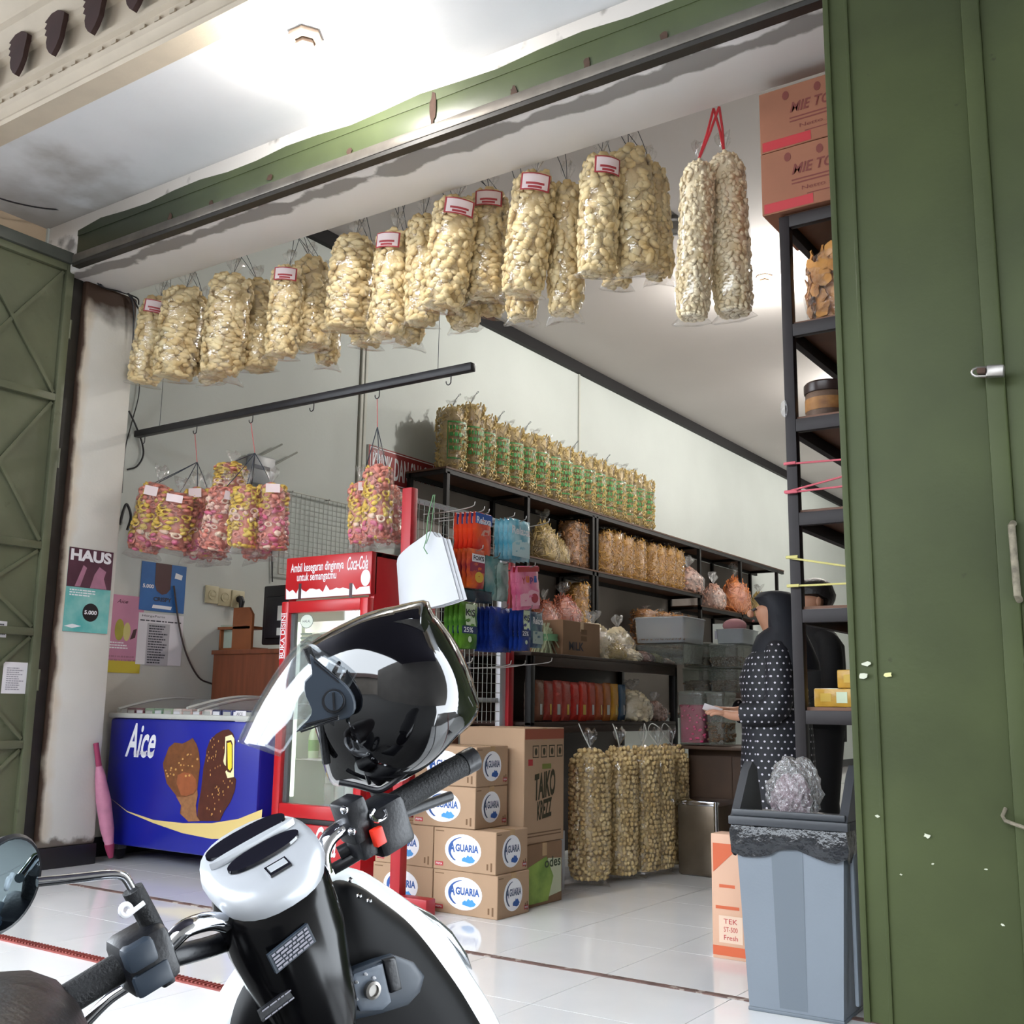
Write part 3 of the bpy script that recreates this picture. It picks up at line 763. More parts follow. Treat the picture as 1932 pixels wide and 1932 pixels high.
fpoly([(319, 1410), (330, 1401), (345, 1403), (355, 1398), (364, 1392), (372, 1405), (376, 1420), (378, 1445), (374, 1480), (370, 1515), (372, 1540), (378, 1549), (356, 1550), (340, 1535), (342, 1520), (332, 1500), (315, 1478), (309, 1450), (308, 1440)], M_c1, .0022)
fpoly([(334, 1478), (336, 1462), (348, 1457), (362, 1460), (370, 1470), (372, 1485), (366, 1496), (352, 1502), (342, 1500)], M_c3, .0032)
fpoly([(333, 1503), (350, 1504), (366, 1499), (373, 1490), (374, 1500), (370, 1520), (372, 1540), (378, 1549), (356, 1550), (342, 1536), (343, 1520)], M_waf, .0034)
fpoly([(390, 1415), (396, 1398), (408, 1385), (420, 1378), (432, 1376), (440, 1384), (445, 1400), (442, 1412), (434, 1425), (432, 1440), (436, 1458), (446, 1470), (444, 1490), (436, 1512), (424, 1530), (415, 1549), (372, 1549), (374, 1520), (380, 1490), (384, 1450), (388, 1430)], M_c2, .0022)
fpoly([(426, 1390), (438, 1386), (443, 1394), (442, 1450), (442, 1466), (430, 1468), (426, 1456), (431, 1450), (424, 1442), (422, 1436), (425, 1420)], M_vanilla, .0032)
fpoly([(428, 1398), (437, 1396), (440, 1404), (440, 1450), (436, 1458), (430, 1456), (427, 1448)], M_c2, .0038)
fpoly([(430, 1402), (436, 1400), (438.5, 1406), (438.5, 1448), (435, 1454), (431, 1450)], M_bananay, .0044)
rg = random.Random(12); nb = MB()
for _ in range(46):
    px, py = rg.uniform(312, 376), rg.uniform(1402, 1465)
    if py < 1440 - (px - 308) * .55 + 6: continue
    x, z = P2(px, py); s_ = rg.uniform(.004, .009)
    nb.prism([(x + 5.24 + u, z + v) for u, v in ellipse(s_, s_ * .8, 7)], (0, -.0046, 0), X_, Z_, Y_ * .001)
for _ in range(60):
    px, py = rg.uniform(384, 440), rg.uniform(1390, 1546)
    if px > 424 and py < 1470 or px > 440 - max(0, (py - 1480)) * .4: continue
    x, z = P2(px, py); s_ = rg.uniform(.003, .006)
    nb.prism([(x + 5.24 + u, z + v) for u, v in ellipse(s_ * .6, s_ * 1.3, 6)], (0, -.0046, 0), X_, Z_, Y_ * .001)
o = nb.build('nut_print', M_nut, fz, smooth=0); o['kind'] = 'stuff'
x, z = P2(455, 1350); MB().box(x + 5.24 - .045, x + 5.24 + .04, -.002, 0, z - .035, z + .025).build('sticker', M_paper, fz)
text('AICE', (x + 5.24 - .01, -.002, z + .008), X_, Z_, .05, .018, M_ink, fz)
# ice cream packets standing under the glass
cols = ['#5a2c3a', '#6d3140', '#8fae8a', '#7c9f86', '#a4b795', '#e0d6cf', '#d9b6ac', '#c79a92', '#e2d5d0', '#2d3260', '#363c74', '#4a4f86', '#2a2d58', '#c9c9d6']
for i, c in enumerate(cols):
    x = FX0 + .1 + i * .088; zt = .80
    pk_ = thing('ice_cream_packet', ('maroon', 'maroon', 'green', 'green', 'green', 'cream', 'salmon', 'salmon', 'cream', 'navy', 'navy', 'navy', 'navy', 'silver')[i] + ' ice cream packets' [:17] + ' seen under the freezer glass lid', 'ice cream', (x, YF + .1, FZ1 + .004), group='ice cream under the freezer glass', rot=(0, 0, .05 * (-1) ** i))
    MB().box(-.042, .042, -.028, .028, 0, .058, bev=.008).build('wrapper', pm('packet ' + c, c, .35, var=.3, vs=30), pk_)
    MB().box(-.03, .03, -.0295, -.028, .018, .046).build('logo_band', M_w if i % 2 else M_whiteplas, pk_)
# ------------------------------------------------------------------ pink closed umbrella against the pillar
M_pinkcloth = pm('pink umbrella cloth', '#c4809b', .6, var=.25, vs=12, bump=.25, bs=18); M_magenta = pm('magenta cloth', '#8e2f52', .6)
um0 = at(208, 1610, 'x', -5.72); um1 = at(180, 1402, 'x', -5.74)
ub = Vector((-5.71, um0.y, .03)); ut = Vector((-5.735, um1.y, um1.z))
um = thing('folded_umbrella', 'pink folded umbrella leaning between the pillar and the blue freezer', 'umbrella', ub)
ax = ut - ub
MB().tube([ax * t for t in (0, .05, .25, .5, .72, .82)], [.012, .018, .04, .044, .03, .014], 14).build('canopy', M_pinkcloth, um)
MB().tube([ax * t for t in (.80, .9, 1.0)], [.018, .016, .016], 10).build('handle', M_magenta, um)
MB().tube([ax * t for t in (.0, .06, .12)], [.014, .024, .03], 12).build('tip_band', M_magenta, um)

# ------------------------------------------------------------------ drinks fridge
FY = 4.33
M_redp = pm('red fridge paint', '#bb1a22', .3, var=.12, vs=3)
M_liner = pm('pale fridge liner', '#cfd8cc', .4)
fr0 = at(541, 1051, 'y', FY); fr1 = at(702, 1042, 'y', FY); zt = (fr0.z + fr1.z) / 2
W2 = (fr1.x - fr0.x) / 2; cx = (fr0.x + fr1.x) / 2; DF = .56
fg = thing('drinks_fridge', 'red upright drinks fridge with lit header, glass door and white slogan', 'fridge', (cx, FY, 0))
def gb(x0, x1, y0, y1, z0, z1, name, mat, bev=.004, par=None): return MB().box(x0, x1, y0, y1, z0, z1, bev=bev).build(name, mat, par or fg)
zd1 = at(620, 1128, 'y', FY).z; zd0 = at(600, 1546, 'y', FY).z
gb(-W2 - .0, -W2 + .04, .03, DF, .04, zt, 'side_panel', M_redp); gb(W2 - .04, W2, .03, DF, .04, zt, 'side_panel', M_redp)
gb(-W2 + .04, W2 - .04, DF - .04, DF, .04, zt, 'back_panel', M_liner); gb(-W2, W2, .03, DF, zt - .03, zt, 'top_panel', M_redp)
gb(-W2 + .0, W2, -.0, .05, zd1 + .005, zt, 'header', M_redp, .006)
gb(-W2 - .03, W2 + .01, -.012, DF, .06, zd0 - .03, 'base_panel', M_redp, .008)
gb(-W2 + .02, W2 - .02, .0, .03, zd0 - .03, zd0, 'vent', M_blackm)
door = gb(-W2, -W2 + .055, -.02, .03, zd0, zd1 - .01, 'door_stile', M_redp, .006)
gb(W2 - .055, W2, -.02, .03, zd0, zd1 - .01, 'door_stile', M_redp, .006)
gb(-W2 + .055, W2 - .055, -.02, .03, zd1 - .075, zd1 - .01, 'door_rail', M_redp, .006); gb(-W2 + .055, W2 - .055, -.02, .03, zd0, zd0 + .07, 'door_rail', M_redp, .006)
gb(-W2 + .055, W2 - .055, 0, .006, zd0 + .07, zd1 - .075, 'glass', M_glass, 0)
gb(-W2 + .055, -W2 + .085, .006, .03, zd0 + .07, zd1 - .075, 'gasket', pm('grey gasket', '#55585a', .6), .003)
gb(-W2 + .04, W2 - .04, .05, DF - .04, zd0 - .0, zd0 + .02, 'liner_floor', M_liner, 0)
for s_ in (-1, 1): gb(s_ * (W2 - .042) - .002, s_ * (W2 - .042) + .002, .05, DF - .04, zd0, zt - .03, 'liner_side', M_liner, 0)
for k in range(3):
    z = zd0 + .30 + k * .3
    sh = MB()
    for q in range(9): sh.tube([(-W2 + .045, .08 + q * .05, z), (W2 - .045, .08 + q * .05, z)], .003, 5)
    for q in (-1, 0, 1): sh.tube([(q * (W2 - .06), .07, z), (q * (W2 - .06), DF - .05, z)], .004, 5)
    sh.build('wire_shelf', M_whiteplas, fg)
M_tubel = pm('fridge light', '#eefbea', .4, emit=.9)
gb(-W2 + .06, -W2 + .075, .055, .07, zd0 + .1, zd1 - .12, 'light_tube', M_tubel, 0)
gb(-W2 + .1, W2 - .05, .07, DF - .06, zd1 - .18, zd1 - .12, 'light_box', pm('fridge lamp cover', '#eef3e4', .4, emit=.35), .004)
hc = (zd1 + zt) / 2
P3 = onY(FY)
def fpt(px, py): x, z = P3(px, py); return x - cx, z
x, z = fpt(598, 1071); text('Ambil kesegaran dinginnya', (x, 0, z), X_, Z_, .405, .066, M_w, fg, bold=.015)
x, z = fpt(597, 1089); text('untuk semangatmu', (x, 0, z), X_, Z_, .30, .06, M_w, fg, bold=.015)
x, z = fpt(675, 1062); text('Coca-Cola', (x, 0, z), X_, Z_, .15, .075, M_w, fg, shear=.3, bold=.01)
cit = [(540, 1131)] + [(540 + k * 6.3, 1131 - k * .32 - 9 - 9 * abs(math.sin(k * 1.93 + .6)) - (6 if k % 4 == 0 else 0)) for k in range(26)] + [(699, 1120)]
patch([fpt(*q) for q in cit][::-1], (0, 0, 0), X_, Z_, M_w, fg, 'city_print', .001)
x, z = fpt(690, 1090); patch(ellipse(.034, .045, 24, x, z), (0, 0, 0), X_, Z_, M_w, fg, 'badge_print', .0014)
for px in (566, 662):
    x, z = fpt(px, 1116); patch(rect(.022, .09, x, z), (0, 0, 0), X_, Z_, pm('dark cola print', '#3a1a22', .4), fg, 'bottle_print', .002)
x, z = fpt(541, 1200); text('BUKA DISINI', (-W2 + .022, -.02, z), Z_, -X_, .25, .032, M_w, fg, bold=.01)
for dx in (.043, .003): patch(rect(.003, .26, -W2 + dx, z), (0, -.02, 0), X_, Z_, M_w, fg, 'rule_print', .001)
x, z = fpt(590, 1585); text('Coca-Cola', (x, -.012, z), X_, Z_, .36, .15, M_w, fg, shear=.3, bold=.015)
x, z = fpt(579, 1172); patch(ellipse(.05, .04, 24, x, z), (0, 0, 0), X_, Z_, pm('grey print', '#6f7a70', .5), fg, 'seal_print', .0012)
patch(ellipse(.046, .036, 24, x, z), (0, 0, 0), X_, Z_, M_liner, fg, 'seal_print', .0016)
text('HALAL', (x, 0, z), X_, Z_, .06, .014, M_ink, fg, lift=.002)
for k in range(4):
    patch(rect(.09, .008, x + .0, z - .07 - k * .022), (0, 0, 0), X_, Z_, pm('grey print', '#6f7a70', .5), fg, 'fine_print', .0012)
# cups of water and blue cartons inside
M_cup = film('clear cup', tint='#e6efe8', gloss=.12, rough=.1, bump=.3, haze=.2)
for k in range(2):
    for i in range(5):
        z = zd0 + .033 + k * .118
        cu_ = tag(MB().lathe([(.026, 0), (.033, .11), (.034, .115), (.03, .112)], 14).build('water_cup', M_cup), 'clear plastic water cup stacked behind the fridge glass', 'cup', 'water cups in the fridge')
        cu_.location = (cx - .06 + i * .072, FY + .155, z + .025)
tr = tag(MB().box(-.18, .2, -.03, .1, 0, .035, bev=.004).build('blue_tray', pm('blue tray', '#5fa9cf', .4, var=.2, vs=20)), 'light blue tray under the water cups in the fridge', 'tray'); tr.location = (cx + .06, FY + .12, zd0 + .021)
for i in range(5):
    bt = thing('drink_bottle', 'green labelled drink bottle on a fridge shelf', 'bottle', (cx - .2 + i * .1, FY + .16, zd0 + .305), group='bottles in the fridge')
    MB().lathe([(.028, 0), (.03, .02), (.03, .12), (.012, .17), (.012, .19)], 14).build('body', pm('pale green drink', '#b7c9a6', .25), bt)
    MB().lathe([(.0305, .04), (.0305, .1)], 14, cap=False).build('wrapper', pm('green label', '#6f9a5c', .5), bt)
    MB().lathe([(.014, .185), (.014, .205)], 12).build('cap', M_w, bt)

# ------------------------------------------------------------------ things on and along the left wall
XW = -6.0
def wallsheet(name, x, tl, tr, bl, mat, label, cat='poster'):
    a, b_, c_ = at(*tl, 'x', x), at(*tr, 'x', x), at(*bl, 'x', x)
    w_, h_ = b_.y - a.y, a.z - c_.z
    return sheet(name, (x + .001, (a.y + b_.y) / 2, a.z - h_ / 2), Y_, Z_, w_, h_, mat, label, cat), w_, h_
def prn(th, pts, mat, lift=.0022, name='print'): return patch(pts, (0, 0, 0), X_, Y_, mat, th, name, lift)
M_purple = pm('purple poster print', '#54303f', .5, var=.25, vs=9); M_mauve = pm('mauve print', '#a8748a', .5, var=.2, vs=15); M_teal = pm('teal poster print', '#4fa6a4', .5, col2='#8fc4bd', vs=6)
M_pinkp = pm('pink poster print', '#c486a2', .5, var=.12, vs=5); M_yelg = pm('yellow green print', '#a8a23c', .5, var=.2, vs=12); M_bluep = pm('blue poster print', '#2a66a8', .5, var=.2, vs=6); M_brownp = pm('dark brown print', '#4a2a2c', .5)
hs, w_, h_ = wallsheet('drink_poster', -5.757, (131, 1031), (214, 1043), (117, 1190), M_teal, 'tall poster reading HAUS over a teal half on the pillar')
prn(hs, rect(w_, h_ * .47, 0, h_ * .265), M_purple, .0019)
text('HAUS', (0, h_ * .415, .0016), X_, Y_, w_ * .92, h_ * .14, M_w, hs, bold=.045)
prn(hs, [(-w_*.32, h_*.04), (-w_*.2, h_*.04), (-w_*.08, h_*.27), (-w_*.16, h_*.3)], M_mauve, .0026)
prn(hs, [(w_*.02, h_*.035), (w_*.4, h_*.035), (w_*.32, h_*.16), (w_*.36, h_*.25), (w_*.2, h_*.3), (w_*.1, h_*.2)], M_mauve, .0026)
lines(hs, -w_*.42, w_*.2, -h_*.08, h_*.01, 3, M_w, t=.0019, seed=4)
o = prn(hs, ellipse(w_*.18, w_*.18, 24, w_*.08, -h_*.26), M_blackm, .0024)
text('5.000', (w_*.08, -h_*.26, .0026), X_, Y_, w_*.28, h_*.05, M_w, hs, bold=.03)
prn(hs, [(-w_*.48, -h_*.44), (-w_*.3, -h_*.46), (-w_*.1, -h_*.43), (-w_*.3, -h_*.41)], M_w, .0024)
ps, w_, h_ = wallsheet('ice_cream_poster', -5.999, (206, 1120), (273, 1127), (192, 1268), M_pinkp, 'pink poster with a yellow foot beside the pillar')
prn(ps, rect(w_, h_*.16, 0, -h_*.42), pm('yellow print', '#c2b13a', .5), .0019)
text('Aice', (-w_*.12, h_*.42, .0016), X_, Y_, w_*.3, h_*.05, M_purple, ps, shear=.35)
prn(ps, ellipse(w_*.13, h_*.14, 20, -w_*.15, h_*.05), M_yelg, .0022); prn(ps, ellipse(w_*.1, h_*.12, 20, w_*.06, h_*.03), pm('pale yellow print', '#c9c07a', .5), .0024)
prn(ps, [(w_*.16, -h_*.07), (w_*.24, h_*.06), (w_*.34, h_*.08), (w_*.3, -h_*.04)], M_brownp, .0024)
lines(ps, -w_*.4, w_*.15, -h_*.2, -h_*.1, 3, M_w, t=.0016, seed=6); lines(ps, -w_*.4, w_*.4, -h_*.36, -h_*.27, 2, M_mauve, t=.0016, seed=7)
bs_, w_, h_ = wallsheet('ice_cream_poster', -5.9985, (268, 1058), (352, 1069), (261, 1150), M_bluep, 'blue poster with a chocolate bar hanging under the pink bags')
prn(bs_, [(-w_*.2, h_*.5), (w_*.16, h_*.5), (w_*.16, -h_*.02), (w_*.08, -h_*.12), (-w_*.02, -h_*.15), (-w_*.14, -h_*.08), (-w_*.19, h_*.05)], M_brownp, .0024)
text('CRISPY', (0, -h_*.25, .0016), X_, Y_, w_*.4, h_*.09, M_ink, bs_, bold=.03)
text('5.000', (-w_*.33, -h_*.0, .0016), X_, Y_, w_*.24, h_*.08, M_w, bs_, bold=.03)
prn(bs_, [(-w_*.22, -h_*.44), (w_*.2, -h_*.45), (w_*.22, -h_*.38), (-w_*.2, -h_*.37)], M_w, .0022)
prn(bs_, [(w_*.24, h_*.22), (w_*.4, h_*.2), (w_*.42, h_*.3), (w_*.26, h_*.34)], M_w, .0022)
fs_, w_, h_ = wallsheet('printed_sheet', -5.998, (262, 1155), (346, 1168), (255, 1253), M_paper, 'white printed sheet taped below the blue poster', 'sheet')
text('HargaParts', (-w_*.18, h_*.44, .0016), X_, Y_, w_*.5, h_*.05, M_ink, fs_)
lines(fs_, -w_*.46, w_*.46, h_*.33, h_*.38, 1, M_ink, seed=3, wob=0)
prn(fs_, rect(w_*.5, h_*.82, -w_*.05, -h_*.1), pm('grey photocopy', '#aeabb0', .8), .0019)
lines(fs_, -w_*.26, w_*.16, -h_*.48, h_*.28, 15, M_ink, t=.0019, seed=11)

# sockets
M_ivory = pm('ivory plastic', '#b9b190', .5)
for i, (px, py) in enumerate(((398, 1122), (422, 1127), (446, 1131))):
    p = at(px, py, 'x', XW)
    so = thing('wall_socket', ('ivory wall socket plate nearest the pillar', 'ivory wall socket plate in the middle of three', 'ivory wall socket with a black plug in it')[i], 'socket', (XW, p.y, p.z))
    MB().box(0, .022 if i == 2 else .014, -.058, .058, -.062, .062, bev=.005).build('plate', M_ivory, so)
    MB().lathe([(.034, 0), (.034, .004), (.03, .004), (.03, .001)], 20, (.0145 if i < 2 else .022, 0, 0), Matrix.Rotation(PI/2, 3, 'Y')).build('socket_ring', M_ivory, so)
    if i < 2: MB().box(.014, .017, -.015, .03, -.014, .014, bev=.002).build('rocker', M_ivory, so)
plug = thing('power_plug', 'black power plug pushed into the wall socket', 'plug', (XW + .024, at(446, 1131, 'x', XW).y, at(446, 1131, 'x', XW).z))
MB().tube([(0, 0, 0), (.02, 0, 0), (.035, 0, -.02), (.03, 0, -.06), (.02, -.005, -.1)], [.024, .026, .022, .016, .01], 12).build('body', M_blackm, plug)
# conduits
M_pipe = pm('white grey conduit', '#b3b5ac', .6)
y_ = at(682, 820, 'x', XW).y
cdt = thing('cable_conduit', 'pale double conduit running down the wall beside the sign', 'conduit', (XW, y_, 0))
for dy in (-.028, .018): MB().box(0, .02, dy - .016, dy + .016, 2.0, ZC - .08, bev=.004).build('channel', M_pipe, cdt)
MB().box(0, .004, -.055, -.045, 2.2, ZC - .1).build('edge_strip', pm('grey green strip', '#87897d', .8), cdt)  # thin grey strip along one edge of the conduit
y_ = at(1092, 760, 'x', XW).y
cd2 = thing('cable_conduit', 'thin conduit dropping from the ceiling trim behind the green printed bags', 'conduit', (XW, y_, 0))
MB().box(0, .014, -.016, .016, 3.2, ZC - .08, bev=.004).build('channel', M_pipe, cd2)
MB().box(0, .02, -.024, .024, ZC - .12, ZC - .08).build('clip', M_pipe, cd2)
# shop sign
a = at(695, 838, 'x', XW + .01)
sg = thing('shop_sign', 'red and white shop sign board partly hidden by the shelf bags', 'sign', (XW + .012, a.y + .45, a.z - .35), rot=frame((0, 0, 0), Y_, Z_).to_euler())
M_signred = pm('sign red', '#8f2a2c', .5, var=.1); M_signg = pm('sign dark green', '#1f4a34', .5)
MB().box(-.45, .45, -.37, .35, -.01, .004).build('board', pm('sign white', '#cfd2cc', .5), sg)
prn(sg, rect(.9, .31, 0, .195), M_signred, .0056)
for rc in (rect(.86, .008, 0, .335), rect(.86, .008, 0, .055), rect(.008, .28, -.426, .195), rect(.008, .28, .426, .195)): prn(sg, rc, M_w, .0066)
text('KRIPIK DAN SNACK', (0, .195, .0062), X_, Y_, .80, .2, M_w, sg, bold=.02)
text('PESANAN HUB', (.07, -.06, .0046), X_, Y_, .62, .10, M_signg, sg, bold=.02)
text('0 8559', (.02, -.2, .0046), X_, Y_, .5, .11, M_signg, sg, bold=.02)
prn(sg, rect(.9, .012, 0, -.33), M_signred, .0056)
# wire grid panel
gy0 = at(528, 924, 'x', XW).y; gz1 = at(528, 924, 'x', XW).z; gz0 = at(520, 1070, 'x', XW).z - .05; gy1 = gy0 + .93
wg = thing('wire_grid_panel', 'white wire grid panel on the wall behind the red fridge', 'grid panel', (XW + .03, gy0, gz0))
b = MB(); hh = gz1 - gz0
k = 0
while k * .05 < gy1 - gy0: b.tube([(0, k * .05, 0), (0, k * .05, hh)], .0022, 4); k += 1
k = 0
while k * .04 < hh: b.tube([(.003, 0, k * .04), (.003, gy1 - gy0, k * .04)], .0022, 4); k += 1
M_wire = pm('dull wire', '#8d9089', .5, metal=.3)
o = b.build('wires', M_wire, wg); o['kind'] = 'stuff'
b = MB(); b.tube([(0, 0, 0), (0, 0, hh), (0, gy1 - gy0, hh), (0, gy1 - gy0, 0), (0, 0, 0)], .007, 6); b.build('frame', M_pipe, wg)
for y in (.1, .5, .85): MB().tube([(-.03, y, hh), (.012, y, hh)], .006, 6).build('hook', M_steel, wg)
# wifi router in a bag
p = at(492, 888, 'x', XW + .04)
ro = thing('wifi_router', 'grey wall router with two thin antennas behind the yellow bags', 'router', (XW + .04, p.y, p.z))
MB().box(-.035, .03, -.12, .12, -.11, .11, bev=.015).build('body', pm('grey router plastic', '#8b8f92', .4), ro)
MB().box(.03, .032, -.09, .06, -.0, .03).build('label_strip', pm('dark blue label', '#2b3344', .5), ro)
for dy, dz in ((-.03, .1), (.13, .07)): MB().tube([(0, dy, dz), (.01, dy + .22, dz + .14)], .007, 6).build('antenna', M_wire, ro)
# cables along the wall
def cable(pts, r, mat, label, X=XW + .012):
    P = [at(px, py, 'x', X + (d[0] if d else 0)) for px, py, *d in pts]
    return tag(MB().tube(smoothpts(P, 6), r, 6).build('cable', mat, smooth=60), label, 'cable')
cable([(243, 775), (255, 800), (268, 835), (270, 860), (258, 880), (240, 886)], .006, M_blackm, 'thick black cable looping beside the pillar')
cable([(258, 620), (262, 700), (262, 745), (248, 800), (236, 850), (230, 930)], .004, M_blackm, 'thin dark cable running down the corner behind the pillar')
cable([(328, 1105), (338, 1180), (352, 1235), (375, 1278), (400, 1290)], .006, pm('brown cable', '#3f3230', .6), 'brown cable curving down across the blue poster to the freezer')
cable([(514, 880), (512, 1000), (513, 1060), (514, 1098)], .005, M_blackm, 'black cable dropping from the router to the monitor')
cable([(226, 990), (234, 960), (240, 952), (247, 975), (240, 1000)], .009, M_blackm, 'coil of black cable hung on the wall beside the pink bags', XW + .03)

# ------------------------------------------------------------------ counter with monitor
M_wood = pm('red brown wood', '#7c442b', .45, var=.35, vs=4)
M_wood.node_tree.nodes  # grain comes from the stretched noise below
def grain(M, sx, sy, sz):
    N = M.node_tree.nodes; L = M.node_tree.links
    mp = N.new('ShaderNodeMapping'); mp.inputs['Scale'].default_value = (sx, sy, sz)
    tc = [n for n in N if n.bl_idname == 'ShaderNodeTexCoord'][0]
    for n in N:
        if n.bl_idname == 'ShaderNodeTexNoise' and n.inputs['Vector'].links:
            L.new(tc.outputs['Object'], mp.inputs[0]); L.new(mp.outputs[0], n.inputs['Vector'])
grain(M_wood, 6, 6, .5)
CY = 5.06
c0 = at(404, 1227, 'y', CY); ct = c0.z
co = thing('counter', 'reddish brown wooden cashier counter behind the freezer', 'counter', (c0.x, CY, 0))
MB().box(0, 1.75, 0, .03, 0, ct - .03).build('front_panel', M_wood, co); MB().box(0, .03, .03, .5, 0, ct - .03).build('side_panel', M_wood, co); MB().box(1.72, 1.75, .03, .5, 0, ct - .03).build('side_panel', M_wood, co)
MB().box(-.01, 1.76, -.015, .52, ct - .03, ct, bev=.003).build('worktop', M_wood, co)
mY = 5.15
m0 = at(481, 1104, 'y', mY); m1 = at(472, 1220, 'y', mY)
mo_ = thing('monitor', 'black monitor seen from the back on the counter', 'monitor', (m0.x + .25, mY + .12, ct))
hm = m0.z - ct
MB().box(-.235, .24, -.05, .0, .04, hm, bev=.012).build('housing', M_blackm, mo_)
MB().box(-.19, .2, -.075, -.05, .08, hm - .08, bev=.015).build('back_bulge', M_blackm, mo_)
MB().box(-.1, .1, -.06, .08, 0, .012, bev=.004).build('foot', M_blackm, mo_); MB().box(-.03, .03, -.03, .0, .01, .08).build('stem', M_blackm, mo_)
for zz, s_ in ((hm * .56, .05), (hm * .28, .025)): MB().box(-.06, -.06 + s_ * 1.6, -.0775, -.075, zz - s_, zz + s_).build('sticker', M_whiteplas, mo_)
oY = 5.12
q0 = at(441, 1147, 'y', oY); q1 = at(477, 1147, 'y', oY); q2 = at(411, 1180, 'y', oY)
bx = thing('wooden_stand', 'orange brown wooden letter stand with papers on the counter', 'stand', (q0.x, oY, ct))
M_wood2 = pm('orange wood', '#8a4f2b', .5, var=.25, vs=5)
wv, hv = q1.x - q0.x, q0.z - ct
MB().prism([(0, 0), (wv, 0), (wv, hv - .05), (wv - .04, hv), (.0, hv)], (0, 0, 0), X_, Z_, Y_ * .02).build('back_plate', M_wood2, bx)
ll = q0.x - q2.x
MB().box(-ll, wv, .02, .16, 0, .02).build('base', M_wood2, bx); MB().box(-ll, wv * .9, .0, .16, hv * .5, hv * .5 + .018).build('shelf', M_wood2, bx)
MB().box(-ll, -ll + .015, .02, .16, 0, hv * .5).build('side', M_wood2, bx)
pp = tag(MB().box(-.1, .1, -.004, .004, 0, .16).build('paper_note', pm('greenish paper', '#a9b5a6', .8, var=.15, vs=10)), 'pale green note standing in the wooden stand', 'paper'); pp.location = (q0.x - ll * .5, oY + .05, ct + .021)
# wires on the porch, left
def cablew(pts, r, label, X):
    P = [at(px, py, 'x', X) for px, py in pts]
    tag(MB().tube(smoothpts(P, 6), r, 6).build('cable', M_blackm, smooth=60), label, 'cable')
cablew([(-20, 300), (30, 325), (90, 350), (120, 372), (145, 400), (156, 425)], .004, 'upper black wire along the porch wall', -5.98)
cablew([(-20, 308), (30, 332), (90, 358), (118, 382), (140, 408), (152, 428)], .004, 'black wire just under the upper one on the porch wall', -5.975)
cablew([(-20, 368), (30, 383), (90, 394), (150, 396), (205, 391), (236, 397)], .005, 'brown wire sagging to the green header', -5.72)
for i, pts in enumerate(([(182, 520), (195, 542), (225, 550), (258, 562), (262, 575)], [(178, 522), (190, 540), (215, 548), (245, 556), (265, 590)], [(205, 520), (232, 545), (250, 570), (252, 620), (248, 680)])):
    cablew(pts, .005, ('black wire drooping from the track end to the pillar', 'black wire crossing the top of the pillar', 'black wire hanging down the side of the pillar')[i], -5.74)

# ------------------------------------------------------------------ long wall rack
M_rack = pm('black rack steel', '#0f0d0c', .5, sd=.25, var=.3, vs=12)
M_board = pm('brown board', '#4a3020', .6, sd=.3, var=.3, vs=4)
RX0, RX1, RZ = -5.94, -5.5, 2.947
rk = thing('shelf_rack', 'long black steel rack with brown boards along the left wall', 'rack', (RX1, 7.09, 0))
def rb_(x0, x1, y0, y1, z0, z1, name, mat, bev=0): return MB().box(x0 - RX1, x1 - RX1, y0 - 7.09, y1 - 7.09, z0, z1, bev=bev).build(name, mat, rk)
ys = [7.09, 8.335, 9.56, 9.64, 12.2, 13.5, 14.85]
for y in ys:
    for x in (RX1 - .04, RX0): rb_(x, x + .04, y, y + .04, 0, RZ - .04, 'post', M_rack)
for z, y0, y1 in ((RZ, 7.07, 15.12), (2.34, 7.09, 12.24), (2.20, 12.2, 14.89), (1.63, 7.09, 14.89), (.9, 7.09, 14.89)):
    rb_(RX0, RX1 + .005, y0, y1, z - .016, z, 'board', M_board)
    rb_(RX1 - .035, RX1, y0, y1, z - .056, z - .016, 'front_rail', M_rack); rb_(RX0, RX0 + .035, y0, y1, z - .056, z - .016, 'back_rail', M_rack)
    for y in ys:
        if y0 - .05 <= y <= y1: rb_(RX0 + .035, RX1 - .035, y, y + .035, z - .05, z - .016, 'cross_rail', M_rack)
rb_(RX0 - .004, RX0, 7.13, 14.85, .9, RZ - .06, 'back_panel', pm('grey brown shade panel', '#77706a', .8, var=.1, vs=2))  # added dull sheet whose tone stands in for shade between the shelves
def fill(seed, L, R, n, size, mats, film_, shape='chip', flat=.45, ell=1, kind='round', foot=.05, tuft=.07, pick=None, seam='flat', wob=.04):
    b = chips(seed, L, R, n, size, flat, shape=shape, ell=ell, kind=kind, pick=pick)
    for m_ in (mats if isinstance(mats, list) else [mats]): b.materials.append(m_)
    f = filmmesh(seed + 500, L, R, kind=kind, ell=ell, foot=foot, tuft=tuft, wob=wob, seam=seam); f.materials.append(film_)
    return b, f, L
